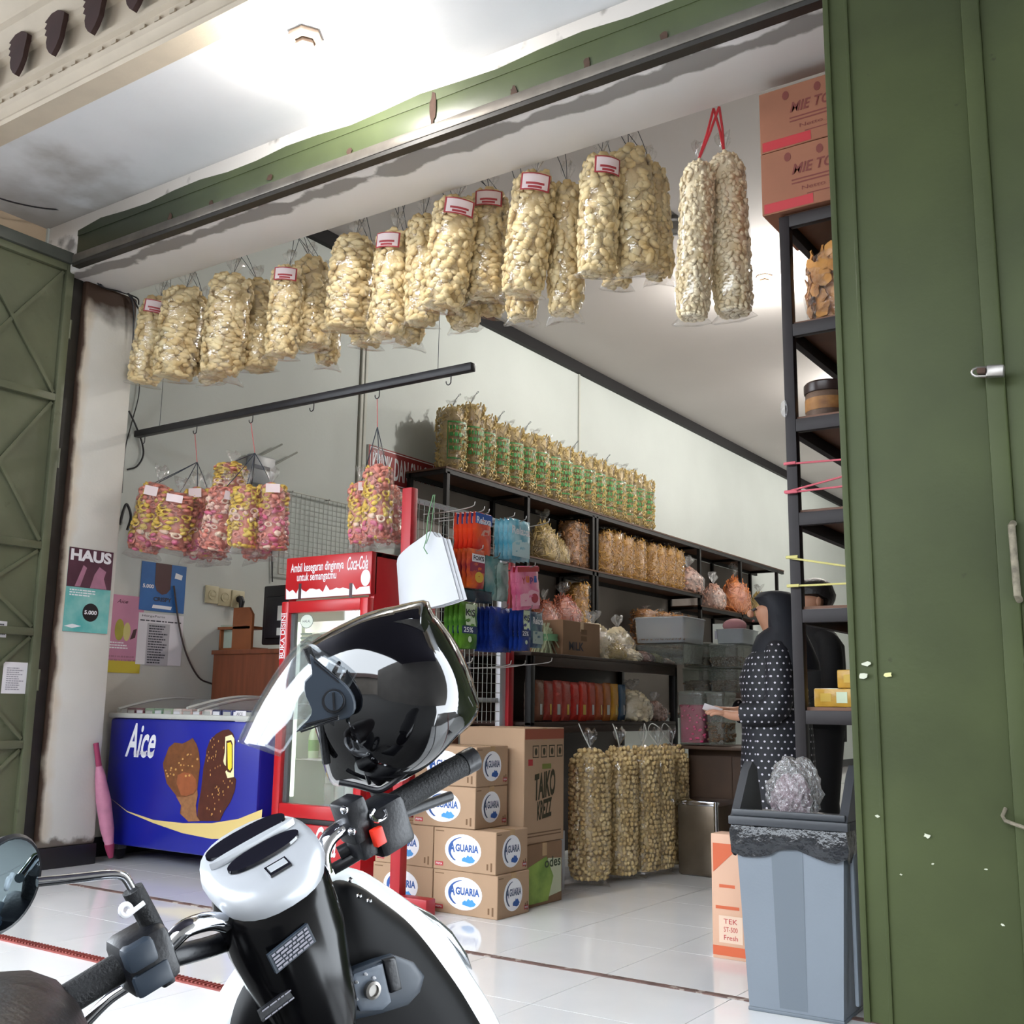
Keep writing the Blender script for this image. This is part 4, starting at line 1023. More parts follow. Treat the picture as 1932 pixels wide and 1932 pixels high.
LIB = {
 'chipbag': fill(201, .56, .145, 300, .026, M_chip2, M_filmc, 'curl', ell=1.0, kind='flat', foot=.02, tuft=.05),
 'golden': fill(203, .5, .105, 300, .018, M_gold, M_filmc, 'curl', kind='flat', foot=.02, tuft=.03),
 'ball': fill(205, .70, .115, 820, .0148, M_ball, M_film, 'ball', kind='round', foot=.02, tuft=.085, wob=.015),
 'sack_orange': fill(207, .30, .17, 240, .02, M_orange, M_filmc, 'stick', kind='sack', foot=.02, tuft=.1, wob=.07),
 'sack_pink': fill(209, .26, .15, 200, .02, snack_mat('mauve snack', '#b98f7c', '#8f6352'), M_filmh, 'chip', kind='sack', foot=.02, tuft=.1, wob=.07),
 'sack_brown': fill(211, .30, .14, 240, .017, [M_chip2], M_filmc, 'stick', kind='sack', foot=.02, tuft=.08, wob=.06),
 'sack_red': fill(213, .30, .15, 220, .02, snack_mat('reddish snack', '#b5603a', '#7d3420'), M_filmc, 'stick', kind='sack', foot=.02, tuft=.08, wob=.06),
 'coin': fill(215, .26, .15, 130, .032, M_crackw, M_filmh, 'chip', .22, kind='sack', foot=.03, tuft=.08, wob=.07),
 'dark': fill(217, .5, .1, 200, .018, M_brown, M_filmc, 'curl', kind='flat', foot=.02, tuft=.03),
}
def standing(key, x, y, z, label, cat='snack bag', s=(1, 1, 1), rz=0, group=None, name='snack_bag', lean=0):
    b, f, L = LIB[key]
    th = thing(name, label, cat, (x, y, z), group=group, rot=(lean, 0, rz))
    for nm, me in (('snacks', b), ('film', f)):
        o = link(nm, me, None, th); o.scale = s; o.location = (0, 0, L * s[2] * 1.025)
        if nm == 'snacks': o['kind'] = 'stuff'
    return th
M_greenp = pm('green bag print', '#2f7a34', .45)
rg = random.Random(21)
ny = 17; y0, y1 = 7.24, 11.12
def green_print(th, R, zc, ang, w=.5, h=.26):
    b = MB(); r = R * 1.07
    def cell(a0, a1, z0, z1):
        pts = [[Vector((math.cos(ang + a0 + (a1 - a0) * u / 5) * r, math.sin(ang + a0 + (a1 - a0) * u / 5) * r, z)) for u in range(6)] for z in (z0, z1)]
        inn = [[Vector((p.x * .994, p.y * .994, p.z)) for p in q] for q in pts]
        b.loft([pts[0] + inn[0][::-1], pts[1] + inn[1][::-1]])
    cell(-w, w, zc + h*.46, zc + h*.5); cell(-w, w, zc - h*.5, zc - h*.46); cell(-w, -w + .06, zc - h*.5, zc + h*.5); cell(w - .06, w, zc - h*.5, zc + h*.5)
    q = random.Random(4)
    for r_ in range(4):
        a = -w + .14
        while a < w - .2:
            e = a + q.uniform(.1, .26); cell(a, min(e, w - .12), zc + h*(.28 - .18*r_) , zc + h*(.38 - .18*r_)); a = e + .07
    b.build('green_print', M_greenp, th, smooth=0)
for i in range(ny):
    y = y0 + (y1 - y0) * (i + .5) / ny * 1.0
    lb = ORD[i] + ' green printed chip bag from the street end of the rack top'
    if i == 0: lb = 'chip bag standing at the street end of the rack top'
    if i == 1: lb = 'largest green printed chip bag, next to the street end of the rack'
    hh = (1.0, 1.1)[i == 1] * rg.uniform(.96, 1.03)
    th = standing('chipbag', -5.67 + (.03 if i == 1 else 0), y, RZ, lb, s=(1.0 * rg.uniform(.93, 1), .75, hh * 1.1), rz=rg.uniform(-.12, .12), group='chip bags on the rack top', name='chip_bag')
    green_print(th, .145 * .9, .28, -.5, .7, .34)
    if i in (0, 1, 3, 5, 9, 12):
        zt_ = .62 * hh
        MB().tube(smoothpts([(0, 0, zt_), (.02, .02, zt_ + .08), (.05, .06, zt_ + .13), (.05, .03, zt_ + .12), (0, 0, zt_)], 4), .0022, 5).build('cord_loop', M_cord, th)
# second tier
for i, px in enumerate((1140, 1160, 1180, 1203, 1228, 1243, 1262, 1276)):
    y = at(px, 1060, 'x', -5.58).y
    standing('golden', -5.66, y + .12, 2.34, ORD[i] + ' tall golden snack bag from the double rack post, second shelf', s=(1.1, 1.0, 1.0 * rg.uniform(.96, 1.03)), rz=rg.random(), group='golden bags on the second shelf')
for px, key, lb, s in ((1034, 'sack_brown', 'round tied bag of brown sticks on the second shelf beside blue packs', 1.2), (1064, 'sack_brown', 'smaller tied bag of brown sticks beside the larger one', .8)):
    y = at(px, 1060, 'x', -5.6).y
    standing(key, -5.66, y, 2.34, lb, s=(s, s, s * 1.1), rz=px)
for px in (1086, 1102): standing('dark', -5.68, at(px, 1060, 'x', -5.62).y, 2.34, ('dark brown snack bag beside the round stick bags', 'dark brown snack bag right against the double rack post')[px > 1090], s=(1.2, 1.2, 1.0), rz=px, group='dark bags by the rack post')
standing('sack_pink', -5.62, at(1298, 1090, 'x', -5.62).y, 2.34, 'tied hazy bag of pinkish snacks at the end of the second shelf', s=(1.25, 1.35, 1.2))
standing('sack_pink', -5.62, at(1346, 1130, 'x', -5.62).y, 2.2, 'hazy bag of pale snacks beside the big orange bag', s=(1.1, 1.1, 1.25), rz=1)
standing('sack_orange', -5.60, at(1388, 1130, 'x', -5.6).y, 2.2, 'big bulging bag of orange snacks above the woman', s=(1.15, 1.6, 1.6))
standing('sack_brown', -5.62, at(1432, 1120, 'x', -5.62).y, 2.2, 'pale tied bag at the far end of the rack', s=(1.2, 1.2, 1.2))
standing('golden', -5.62, at(1470, 1120, 'x', -5.62).y - .1, 2.2, 'golden bag at the far end of the rack behind the post', s=(1.2, 1.2, .8), rz=2)
# third tier behind the table
standing('sack_red', -5.6, at(1062, 1180, 'x', -5.6).y, 1.63, 'bag of reddish orange sticks on the third shelf', s=(1.3, 1.3, 1.35))
standing('golden', -5.66, at(1098, 1170, 'x', -5.62).y, 1.63, 'tall yellow snack bag beside the reddish one on the third shelf', s=(1.3, 1.3, 1.15), rz=1)
standing('sack_red', -5.62, at(1030, 1180, 'x', -5.6).y, 1.63, 'dark red snack bag on the third shelf behind the candy', s=(1.1, 1.1, 1.1), rz=2)
for i, px in enumerate((1225, 1255, 1285)):
    y = at(px, 1160, 'x', -5.6).y
    standing('dark', -5.66, y, 1.63, ORD[i] + ' dark wrapped bag from the double post on the third shelf', s=(1.5, 1.5, .85), rz=px, group='dark bags on the third shelf')

# ------------------------------------------------------------------ red display stand with candy packs
M_redst = pm('red stand paint', '#a81c26', .4, var=.15, vs=6)
SX, SY = -3.40, 4.085
st = thing('display_stand', 'red post display stand with wire grid, hooks and a red foot', 'display stand', (SX, SY, 0))
ztop = at(787, 920, 'y', SY).z
MB().box(-.03, .03, -.025, .025, .0, ztop, bev=.003).build('post', M_redst, st)
MB().box(-.03, .03, .855, .905, .0, ztop - .02, bev=.003).build('post', M_redst, st)
MB().box(-.03, .2, -.035, .035, 0, .075, bev=.006).build('foot', M_redst, st); MB().box(-.26, .03, .84, .92, 0, .07, bev=.006).build('foot', M_redst, st)
M_whitem = pm('white metal', '#b9bcc0', .4, metal=.2)
for z in (ztop - .05, .98, .45): MB().box(-.02, .0, .025, .855, z - .012, z + .012, bev=.002).build('cross_bar', M_whitem, st)
MB().box(-.02, .01, .80, .855, .12, ztop - .05, bev=.002).build('slotted_upright', M_whitem, st)
b = MB(); L_ = .78
for k in range(20): b.tube([(.004, .03 + k * .041, .86), (.004, .03 + k * .041, ztop - .05)], .0018, 4)
for k in range(23): b.tube([(.007, .03, .87 + k * .05), (.007, .03 + L_, .87 + k * .05)], .0018, 4)
o = b.build('wire_grid', M_wire, st); o['kind'] = 'stuff'
def hook(y, z, l=.3):
    MB().tube(smoothpts([(.008, y, z), (l * .5, y, z + .0), (l - .02, y, z + .012), (l, y, z + .035)], 3), .003, 6).build('hook', M_steel, st)
def packmesh(w, h, t, mat, n=10):
    b = MB(); F, K = [], []
    for s in (1, -1):
        rows = []
        for i in range(n + 1):
            v = i / n * 2 - 1; row = []
            for j in range(n + 1):
                u = j / n * 2 - 1
                bul = max(0, 1 - u**4) ** .7 * max(0, 1 - abs(v)**5) ** .7
                wr = .0018 * math.sin(9 * u + 4 * v) * (1 - bul) + .002 * math.sin(14 * v + 5 * u)
                row.append(Vector((s * (t / 2 * bul + .0006) + wr, u * w / 2 * (1 - .03 * bul), v * h / 2)))
            rows.append(row)
        b.loft(rows, cap=False, closed=False)
    bmesh.ops.remove_doubles(b.bm, verts=b.bm.verts, dist=.0013)
    me = b.mesh('wrapper', 60); me.materials.append(mat); return me
def foil(name, c, c2=None): return pm(name, c, .28, col2=c2, vs=12, bump=.35, bs=22, rnd=.05) if c2 else pm(name, c, .28, var=.18, vs=10, bump=.35, bs=22, rnd=.05)
F_red = foil('red candy foil', '#c2281f', '#e0582e'); F_cyan = foil('cyan candy foil', '#3a9ab5', '#a9d2da'); F_or = foil('orange candy foil', '#d9621f', '#9b2c3a'); F_grn = foil('green candy foil', '#5f8f2a', '#2f5c20')
F_teal = foil('teal candy foil', '#4e8f90', '#a7b9b0'); F_pink = foil('pink candy foil', '#c8547f', '#e08aa2'); F_blue = foil('blue candy foil', '#1d3a8f', '#10205a'); F_navy = foil('navy candy foil', '#23365f', '#6f8f94'); F_dark = foil('dark candy foil', '#232b33', '#3c5560')
PB = pm('blue pack print', '#1b4fa0', .4); PW = M_w; PR = pm('red pack print', '#a8252c', .4); PY = pm('yellow pack print', '#caa63a', .4); PP = pm('plum pack print', '#8a2440', .4); PG = pm('pale green pack print', '#c6d3b4', .4); PN = pm('navy pack print', '#1c2c5a', .4); PGR = pm('berry print', '#a02035', .4)
def packs(px, py0, py1, xf, w, foilm, n, label, prints, hk=True, tilt=0, gap=.026):
    """n packs one behind the other on one hook; px, py0, py1 = the front pack's middle, top and foot in the photograph, xf = its plane"""
    a = at(px, py0, 'x', xf); c_ = at(px, py1, 'x', xf); h = a.z - c_.z
    if hk: hook(a.y - SY, a.z - .018, xf - SX + .045)
    me = packmesh(w, h, .022, foilm)
    for k in range(n):
        th = thing('candy_pack', label[0] if k == 0 else (label[1] if n == 2 else label[1].replace(' queued behind the first', '') + ', ' + ORD[k] + ' from the tip of its hook'), 'candy pack', (xf - k * gap, a.y - k * .004, a.z - h / 2), rot=(tilt, 0, 0), group=label[1].replace(' queued behind the first', ' stack')[:44] if n > 2 else None)
        link('wrapper', me, None, th)
        if prints: prints(th, w, h)
def tx(th, s, y, z, w, h, m, **k): text(s, (.0115, y, z), Y_, Z_, w, h, m, th, lift=.001, **k)
def pt(th, pts, m, lift=.0): patch(pts, (.0112 + lift, 0, 0), Y_, Z_, m, th, 'print', .0008)
def pr_red(th, w, h):
    pt(th, rect(w*.92, h*.26, 0, h*.34), PB); tx(th, 'Relaxa', 0, h*.3, w*.8, h*.17, PW, bold=.03)
    pt(th, [(-w*.2, -h*.1), (w*.3, -h*.02), (w*.32, h*.1), (0, h*.08)], pm('pale berry print', '#cf9a8c', .4))
def pr_cyan(th, w, h):
    tx(th, 'Relaxa', 0, h*.22, w*.84, h*.2, PW, bold=.03); pt(th, [(-w*.4, -h*.42), (w*.42, -h*.42), (w*.42, -h*.05), (w*.1, h*.02), (-w*.2, -h*.04), (-w*.4, -h*.12)], pm('icy print', '#bcd9dd', .4))
def pr_fox(th, w, h):
    pt(th, [(-w*.42, -h*.1), (w*.42, -h*.1), (w*.42, h*.32), (0, h*.26), (-w*.42, h*.1)], PP); pt(th, rect(w*.72, h*.2, w*.04, h*.26), PW, .001); text("FOX'S", (.0135, w*.04, h*.26), Y_, Z_, w*.6, h*.12, M_ink, th, bold=.03)
    pt(th, ellipse(w*.24, h*.14, 16, w*.1, -h*.22), PY, .001)
def pr_kisg(th, w, h):
    pt(th, [(-w*.25, h*.45), (w*.3, h*.45), (w*.22, h*.25), (w*.32, 0), (-w*.2, 0), (-w*.26, h*.2)], PG); text('KiS', (.0125, 0, h*.27), Y_, Z_, w*.5, h*.15, M_ink, th, bold=.02)
    pt(th, rect(w*.8, h*.16, -w*.02, -h*.1), PN, .001); text('25%', (.0135, -w*.1, -h*.1), Y_, Z_, w*.5, h*.11, PW, th, bold=.02); pt(th, ellipse(w*.1, w*.1, 14, 0, -h*.3), PG, .001)
def pr_yupi(th, w, h):
    pt(th, rect(w*.94, h*.12, 0, h*.42), PR)
    for i, (ch, m_) in enumerate(zip('Yupi', (PR, pm('orange letter', '#d9742f', .4), pm('purple letter', '#6a2a7a', .4), PB))): text(ch, (.0125, -w*.25 + i*w*.17, h*.16 + .006 * (i % 2)), Y_, Z_, w*.13, h*.15, m_, th, bold=.04)
    pt(th, [(-w*.42, -h*.42), (w*.42, -h*.42), (w*.42, -h*.12), (w*.1, -h*.05), (-w*.42, -h*.16)], pm('pale pink print', '#e0a6b4', .4)); pt(th, ellipse(w*.15, h*.11, 16, w*.2, -h*.25), PGR, .001)
def pr_navy(th, w, h):
    tx(th, 'Relaxa', 0, h*.25, w*.84, h*.2, PW, bold=.03); pt(th, rect(w*.84, h*.35, 0, -h*.22), pm('grey green print', '#9fb0a8', .4))
packs(910, 968, 1046, -3.12, .155, F_red, 5, ('red and blue menthol candy pack at the end of its hook', 'red and blue menthol candy pack queued behind the first'), pr_red)
packs(980, 981, 1058, -3.10, .20, F_cyan, 4, ('cyan Relaxa candy pack at the end of its hook', 'cyan candy pack queued behind the first'), pr_cyan)
packs(898, 1036, 1110, -3.10, .145, F_or, 4, ('orange fruit candy pack with a white name plate', 'orange fruit candy pack queued behind the first'), pr_fox)
packs(930, 1050, 1128, -3.16, .13, F_teal, 3, ('teal foil candy pack between orange and pink packs', 'teal foil candy pack queued behind the first'), None)
packs(949, 1062, 1134, -3.13, .10, foil('silver green foil', '#9fb3ab', '#5d7f74'), 2, ('silvery green candy pack beside the pink gummy pack', 'silvery green candy pack at the back'), None)
packs(996, 1068, 1150, -3.02, .215, F_pink, 2, ('pink gummy candy pack with red berries', 'pink gummy candy pack behind another'), pr_yupi, tilt=.12)
packs(884, 1136, 1224, -3.10, .15, F_grn, 4, ('green mint candy pack reading 25%', 'green mint candy pack queued behind the first'), pr_kisg)
packs(990, 1148, 1228, -3.05, .11, F_blue, 4, ('blue mint candy pack reading 25%', 'shiny blue mint candy pack queued behind the first'), pr_kisg)
packs(945, 1146, 1230, -3.12, .20, F_blue, 4, ('wide shiny blue candy pack beside the green mint pack', 'wide shiny blue candy pack queued behind the first'), None)
packs(1012, 1155, 1222, -3.14, .12, F_navy, 2, ('dark Relaxa candy pack beside the bundle of sticks', 'dark candy pack behind the last one'), pr_navy)
packs(895, 1112, 1135, -3.14, .3, F_dark, 2, ('dark candy strip lying over the green mint packs', 'dark candy strip behind another'), None, hk=False)
for px, py in ((900, 948), (918, 957), (975, 968), (1040, 980), (895, 1243), (968, 1248), (995, 1248), (1045, 1243)):
    p = at(px, py, 'x', -3.06); hook(p.y - SY, p.z - .03, .33)
# bundle of white plastic sheets on a green string
M_sheet = pm('white plastic sheet', '#c3c6cc', .45, var=.03, vs=6)
sy = 4.02; tp = at(812, 1008, 'y', sy)
ws = thing('plastic_sheet_bundle', 'bundle of white plastic sheets hanging on a green string above the helmet', 'plastic sheets', tp)
def shp(px, py): p = at(px, py, 'y', sy) - tp; return p.x, p.z
for k, dx in enumerate((0, 4, 9)):
    top = [(741, 1062), (748, 1048), (770, 1030), (795, 1014), (813, 1002), (822, 1012), (834, 1014)]
    bot = [(746, 1140), (760, 1142), (775, 1144), (792, 1147), (812, 1149), (840, 1142), (866, 1130)]
    T = smoothpts([Vector((*shp(x + dx, y + k), 0)) for x, y in top], 3); B = smoothpts([Vector((*shp(x + dx, y), 0)) for x, y in bot], 3)
    rows = []
    for i in range(9):
        t = i / 8
        rows.append([Vector((p.x * (1-t) + q.x * t, .05 * math.sin(PI * min(1, j / (len(T) - 1))) * -1 * (.3 + t) + .012 * k + .03 * (1 - j / len(T)), p.y * (1-t) + q.y * t)) for j, (p, q) in enumerate(zip(T, B))])
    back = [[v + Vector((0, .002, 0)) for v in r] for r in rows]
    b = MB(); n = len(T)
    b.loft([r + s[::-1] for r, s in zip(rows, back)]); b.build('sheet', M_sheet, ws)
gs = at(803, 930, 'y', sy) - tp
M_gstr = pm('green string', '#5f8a63', .7)
MB().tube([(.0, -.03, -.03), (gs.x * .3, -.01, gs.z * .4), (gs.x, .06, gs.z)], .0028, 5).build('string', M_gstr, ws); MB().tube([(.0, -.03, -.05), (.02, -.02, .02), (gs.x + .01, .06, gs.z)], .0022, 5).build('string', M_gstr, ws)
MB().tube([(.0, -.03, -.03), (-.01, -.035, -.07), (.012, -.035, -.1)], .0028, 5).build('knot_tail', M_gstr, ws)

# ------------------------------------------------------------------ cartons
M_card = pm('cardboard', '#a88a6e', .8, var=.1, vs=4, rnd=.04); M_card2 = pm('darker cardboard', '#86674c', .8, var=.12, vs=4); M_tape = pm('parcel tape', '#b3946f', .2)
M_seam = pm('carton seam', '#6d533b', .9); M_aqb = pm('blue water print', '#1f4f94', .5); M_sky = pm('bright blue splash print', '#3f8fd0', .5)
def carton(name, label, x0, x1, y0, y1, z0, z1, mat=None, group=None, cat='carton', rz=0):
    th = thing(name, label, cat, ((x0 + x1) / 2, (y0 + y1) / 2, z0), rz, group)
    W, D, Hh = (x1 - x0) / 2, (y1 - y0) / 2, z1 - z0
    MB().box(-W, W, -D, D, 0, Hh, bev=.003, seg=1).build('box', mat or M_card, th)
    MB().box(-W + .002, W - .002, -.0008, .0008, Hh, Hh + .0006).build('flap_seam', M_seam, th)
    MB().box(W, W + .0008, -.02, .02, Hh - .06, Hh).build('tape', M_tape, th); MB().box(-W, W, -.02, .02, Hh, Hh + .0008).build('tape', M_tape, th)
    return th, W, D, Hh
def aguaria(x0, x1, z0, z1, label, y0=4.195, d=.262):
    th, W, D, Hh = carton('water_carton', label, x0, x1, y0, y0 + d, z0, z1, group='water cartons stacked by the stand')
    def face(o, r, w, mats, k=1):
        n = Vector(r).cross(Z_)
        def at2(u, v): return Vector(o) + Vector(r) * u + Z_ * v
        patch(ellipse(w*.29, Hh*.38, 28), at2(-w*.02, 0), r, Z_, M_w, th, 'logo_oval', .001)
        arc = ellipse(w*.235, Hh*.31, 20, 0, 0, PI*.55, PI*1.35) + ellipse(w*.215, Hh*.30, 20, .006, 0, PI*.55, PI*1.35)[::-1]
        patch(arc, at2(-w*.02, 0), r, Z_, mats[0], th, 'logo_arc', .0016)
        text('A', at2(-w*.19, Hh*.06), r, Z_, w*.085, Hh*.25, mats[0], th, bold=.04); text('GUARIA', at2(w*.045, Hh*.055), r, Z_, w*.37, Hh*.18, mats[0], th, bold=.04)
        sp = [(-.10, -.02), (-.06, .02), (-.04, .0), (-.01, .06), (.02, .03), (.05, .05), (.08, .0), (.11, -.03), (.08, -.08), (.02, -.1), (-.05, -.08), (-.1, -.07)]
        patch([(p * w * 1.0, q * Hh * 1.2) for p, q in sp], at2(w*.07, -Hh*.17), r, Z_, mats[1], th, 'splash_print', .0018)
        patch(rect(w*.13, Hh*.1), at2(-w*.4 * k, -Hh*.36), r, Z_, PR, th, 'tag_print', .001); text('PRIMA', at2(-w*.4 * k, -Hh*.36), r, Z_, w*.1, Hh*.05, M_w, th, lift=.0016)
        for q, s in ((.37, .07), (.43, .1)): patch(rect(w*.025, Hh*s*2), at2(w*q, -Hh*.33), r, Z_, M_seam, th, 'mark_print', .001)
        patch(rect(w*.14, Hh*.02), at2(-w*.4, Hh*.42), r, Z_, M_seam, th, 'mark_print', .001)
    face((0, -D, Hh/2), X_, 2*W, (M_aqb, M_sky)); face((W, 0, Hh/2), Y_, 2*D, (pm('dull blue print', '#3d4a66', .5), M_aqb), -1)
    return th
bx0 = at(816, 1717, 'y', 4.195).x; bxr = at(938, 1736, 'y', 4.195).x; hB = .191
aguaria(bx0, bxr, 0, hB, 'water carton on the floor in front of the green carton'); aguaria(bx0 - .003, bxr - .012, hB + .001, 2*hB, 'water carton standing second from the floor under the offset pair')
lx0 = bx0 - (bxr - bx0) - .006
aguaria(lx0, bx0 - .006, 0, hB, 'water carton on the floor behind the red post'); aguaria(lx0 + .01, bx0 - .002 - .006, hB + .001, 2*hB, 'water carton second from the floor behind the red post')
ux1 = at(896, 1568, 'y', 4.195).x; uw = bxr - bx0
aguaria(ux1 - uw, ux1, 2*hB + .002, 3*hB, 'water carton third from the floor, offset towards the fridge'); aguaria(ux1 - uw + .003, ux1 + .002, 3*hB + .002, 4*hB - .005, 'topmost water carton under the helmet')
# tall snack carton on a green carton
gc, W, D, Hh = carton('drink_carton', 'brown carton with green leaf print under the tall carton', -3.34, -2.955, 4.5, 4.83, 0, .29, M_card2)
patch([(-D*.95, -.13), (D*.2, -.13), (D*.5, -.02), (D*.1, .08), (-D*.95, .04)], (W, 0, Hh/2), Y_, Z_, pm('leaf green print', '#5f7f2f', .5, col2='#8fa84a', vs=9), gc, 'leaf_print', .001)
patch([(-D*.2, -.12), (D*.95, -.1), (D*.95, .06), (D*.2, .07)], (W, 0, Hh/2), Y_, Z_, pm('whitish print', '#b9bda0', .5), gc, 'pale_print', .0008); text('odes', (W, D*.45, Hh/2 + .05), Y_, Z_, D*.9, .05, pm('dark green ink', '#2c3a20', .6), gc, bold=.02)
tk, W, D, Hh = carton('snack_carton', 'tall brown carton printed TAIKO beside the water cartons', -3.36, -2.965, 4.49, 4.86, .291, .845, M_card)
ko = pm('dark olive ink', '#35301a', .7)
text('TAIKO', (W, D*.02, Hh*.5), Vector((0, 1, .12)), Z_, D*1.05, .13, ko, tk, bold=.04, shear=.1); text('KREZZ', (W, D*.0, Hh*.29), Vector((0, 1, .12)), Z_, D*.75, .09, ko, tk, bold=.04, shear=.1)
patch(rect(D*.45, .025), (W, D*.1, Hh*.66), Y_, Z_, pm('olive ink', '#6d7433', .7), tk, 'tag_print', .001); patch(rect(2*D*.98, .05), (W, 0, Hh - .03), Y_, Z_, pm('red brown ink', '#8f4a34', .7), tk, 'band_print', .001)
for k in range(4):
    patch(rect(.055, .06), (W, -D*.45 + k * .075, Hh - .115), Y_, Z_, ko, tk, 'symbol_print', .001); patch(rect(.045, .05), (W, -D*.45 + k * .075, Hh - .115), Y_, Z_, M_card, tk, 'symbol_print', .0016); patch(ellipse(.012, .018, 10), (W, -D*.45 + k * .075, Hh - .115), Y_, Z_, ko, tk, 'symbol_print', .0022)
patch(rect(.04, .03), (W, -D*.7, Hh*.7), Y_, Z_, PR, tk, 'tag_print', .001)
for z_ in (.035, .05): patch(rect(D*1.7, .006), (W, 0, z_), Y_, Z_, M_seam, tk, 'fine_print', .001)

# ------------------------------------------------------------------ table rack with goods
M_tab = pm('dark brown table', '#33241d', .5, sd=.3, var=.25, vs=6)
TX1, TX0, TY0, TY1 = -3.27, -3.72, 5.01, 6.85
tb = thing('display_table', 'dark two-tier display table beside the candy stand', 'table', (TX1, TY0, 0))
ttop = at(1000, 1229, 'x', TX1).z; tlow = at(1100, 1362, 'x', TX1).z
def tbx(x0, x1, y0, y1, z0, z1, nm, mt): return MB().box(x0 - TX1, x1 - TX1, y0 - TY0, y1 - TY0, z0, z1, bev=.003).build(nm, mt, tb)
tbx(TX0, TX1, TY0, TY1, ttop - .02, ttop, 'top', M_tab); tbx(TX1 - .03, TX1, TY0, TY1, ttop - .075, ttop - .02, 'apron', M_tab)
tbx(TX0, TX1, TY0, TY1, tlow - .02, tlow, 'shelf', M_tab); tbx(TX1 - .03, TX1, TY0, TY1, tlow - .06, tlow - .02, 'shelf_rail', M_tab); tbx(TX0, TX0 + .01, TY0, TY1, .05, ttop - .02, 'back_board', M_tab)
for x in (TX0, TX1 - .04):
    for y in (TY0, TY1 - .04): tbx(x, x + .04, y, y + .04, 0, ttop - .02, 'leg', M_rack)
pw = at(1061, 1678, 'z', 0)
wl = tag(MB().tube([(0, 0, 0), (0, 0, .3)], .012, 10).build('white_pole', M_whitem), 'short white pole standing beside the ball cracker bags', 'pole'); wl.location = pw
# goods on the table top
gY = lambda px, x, py=1200: at(px, py, 'x', x).y
mc, W, D, Hh = carton('milk_carton', 'open brown carton printed MILK on the table', -3.62, -3.33, gY(1062, -3.33), gY(1132, -3.33), ttop, ttop + .21, M_card2)
text('MILK', (W, -D*.3, .06), Y_, Z_, .17, .05, M_ink, mc, bold=.03)
for z_ in (.14, .1): patch(rect(.07, .03), (W, D*.1, z_ + .01), Y_, Z_, M_seam, mc, 'mark_print', .001)
bn = thing('stick_bundle', 'bundle of pale green plastic sticks beside the milk carton', 'sticks', (-3.40, gY(1034, -3.40), ttop))
rg = random.Random(9); b = MB()
for k in range(34):
    a0, a1 = rg.uniform(-.06, .05), rg.uniform(-.12, .1); r0 = rg.uniform(-.05, .05)
    b.tube([(r0, a1, .002), (r0 * .5, a0, .13 + rg.random() * .06)], .0035, 5)
o = b.build('sticks', pm('pale green plastic', '#b3bd9a', .5, var=.2, vs=20)); o.parent = bn; o['kind'] = 'stuff'
MB().lathe([(.06, .08), (.055, .1), (.06, .12)], 14, cap=False).build('band', M_gstr, bn)
for i, (px, dz, key, s, lb) in enumerate(((1118, 0, 'coin', .9, 'bag of round flat crackers behind the milk carton'), (1165, 0, 'coin', .8, 'bag of broad flat crackers spilling beside the milk carton'), (1150, 0, 'sack_brown', .75, 'low bag of fried snacks on the table'), (1185, 0, 'coin', .62, 'small bag of crackers lying on the table'), (1208, 0, 'sack_pink', .6, 'small shiny bag of snacks near the table end'), (1232, 0, 'sack_brown', .5, 'shiny wrapped snack bag near the clear boxes'), (1252, 0, 'sack_pink', .45, 'flat shiny snack bag at the table corner'))):
    x = (-3.45, -3.52, -3.36, -3.37, -3.38, -3.36, -3.35)[i]
    standing(key, x, gY(px, x), ttop, lb, s=(s, s * 1.1, s * (.95, 1.1, .55, .5, .5, .45, .35)[i]), rz=i * 1.3)
# red and yellow packets on the lower shelf
cols = [('#6b625c', 'clear grey'), ('#8c5a44', 'brown'), ('#a03a30', 'dull red'), ('#b33a30', 'red'), ('#b0453a', 'brick red'), ('#c02a22', 'bright red'), ('#c83222', 'scarlet'), ('#b23a26', 'deep red'), ('#b0522c', 'rust'), ('#b0642c', 'orange brown'), ('#c98f2c', 'yellow'), ('#33506a', 'blue')]
for i, (c, nm) in enumerate(cols):
    y = TY0 + .09 + i * .098
    th = thing('snack_packet', nm + ' upright snack packet on the lower table shelf', 'snack packet', (-3.36, y + .03, tlow))
    me = packmesh(.1, .235 - .006 * (i % 3), .03, pm('packet foil ' + c, c, .25, var=.25, vs=14, bump=.4, bs=18))
    o = link('wrapper', me, None, th); o.location = (0, 0, .12)
    MB().box(.017, .0176, -.02 + .01 * (i % 3), .012, .04, .1).build('print', M_whiteplas if i % 2 else PY, th)
standing('coin', -3.40, TY0 + 1.40, tlow, 'round bag of grey brown crackers on the lower table shelf', s=(.95, .95, .75)); standing('sack_pink', -3.36, TY0 + 1.66, tlow, 'small clear bag beside the round bag on the lower shelf', s=(.6, .6, .5))
# five tall bags of ball crackers on the floor
for i, (px0, px1) in enumerate(((1072, 1148), (1140, 1196), (1186, 1240), (1226, 1262), (1248, 1294))):
    px = (px0 + px1) / 2; py = (1682, 1672, 1665, 1660, 1650)[i]
    p = at(px, py - 6, 'z', 0); p.y += .1; p.x -= .05
    th = standing('ball', p.x, p.y, .0, ORD[i] + ' tall bag of ball crackers on the floor, counted from the TAIKO carton', s=((1.0, .9, .86, .82, .86)[i],) * 2 + ((1.02, 1.03, 1.03, 1.03, 1.03)[i],), rz=i * 1.1, group='ball cracker bags on the floor', name='cracker_bag')
    zt_ = .73
    MB().tube(smoothpts([(0, 0, zt_), (-.03, -.02, zt_ + .07), (-.06 + .1 * (i > 1), -.02, zt_ + .13), (-.035 + .1 * (i > 1), -.02, zt_ + .08), (0, 0, zt_)], 4), .003, 5).build('tie', M_whiteplas, th)

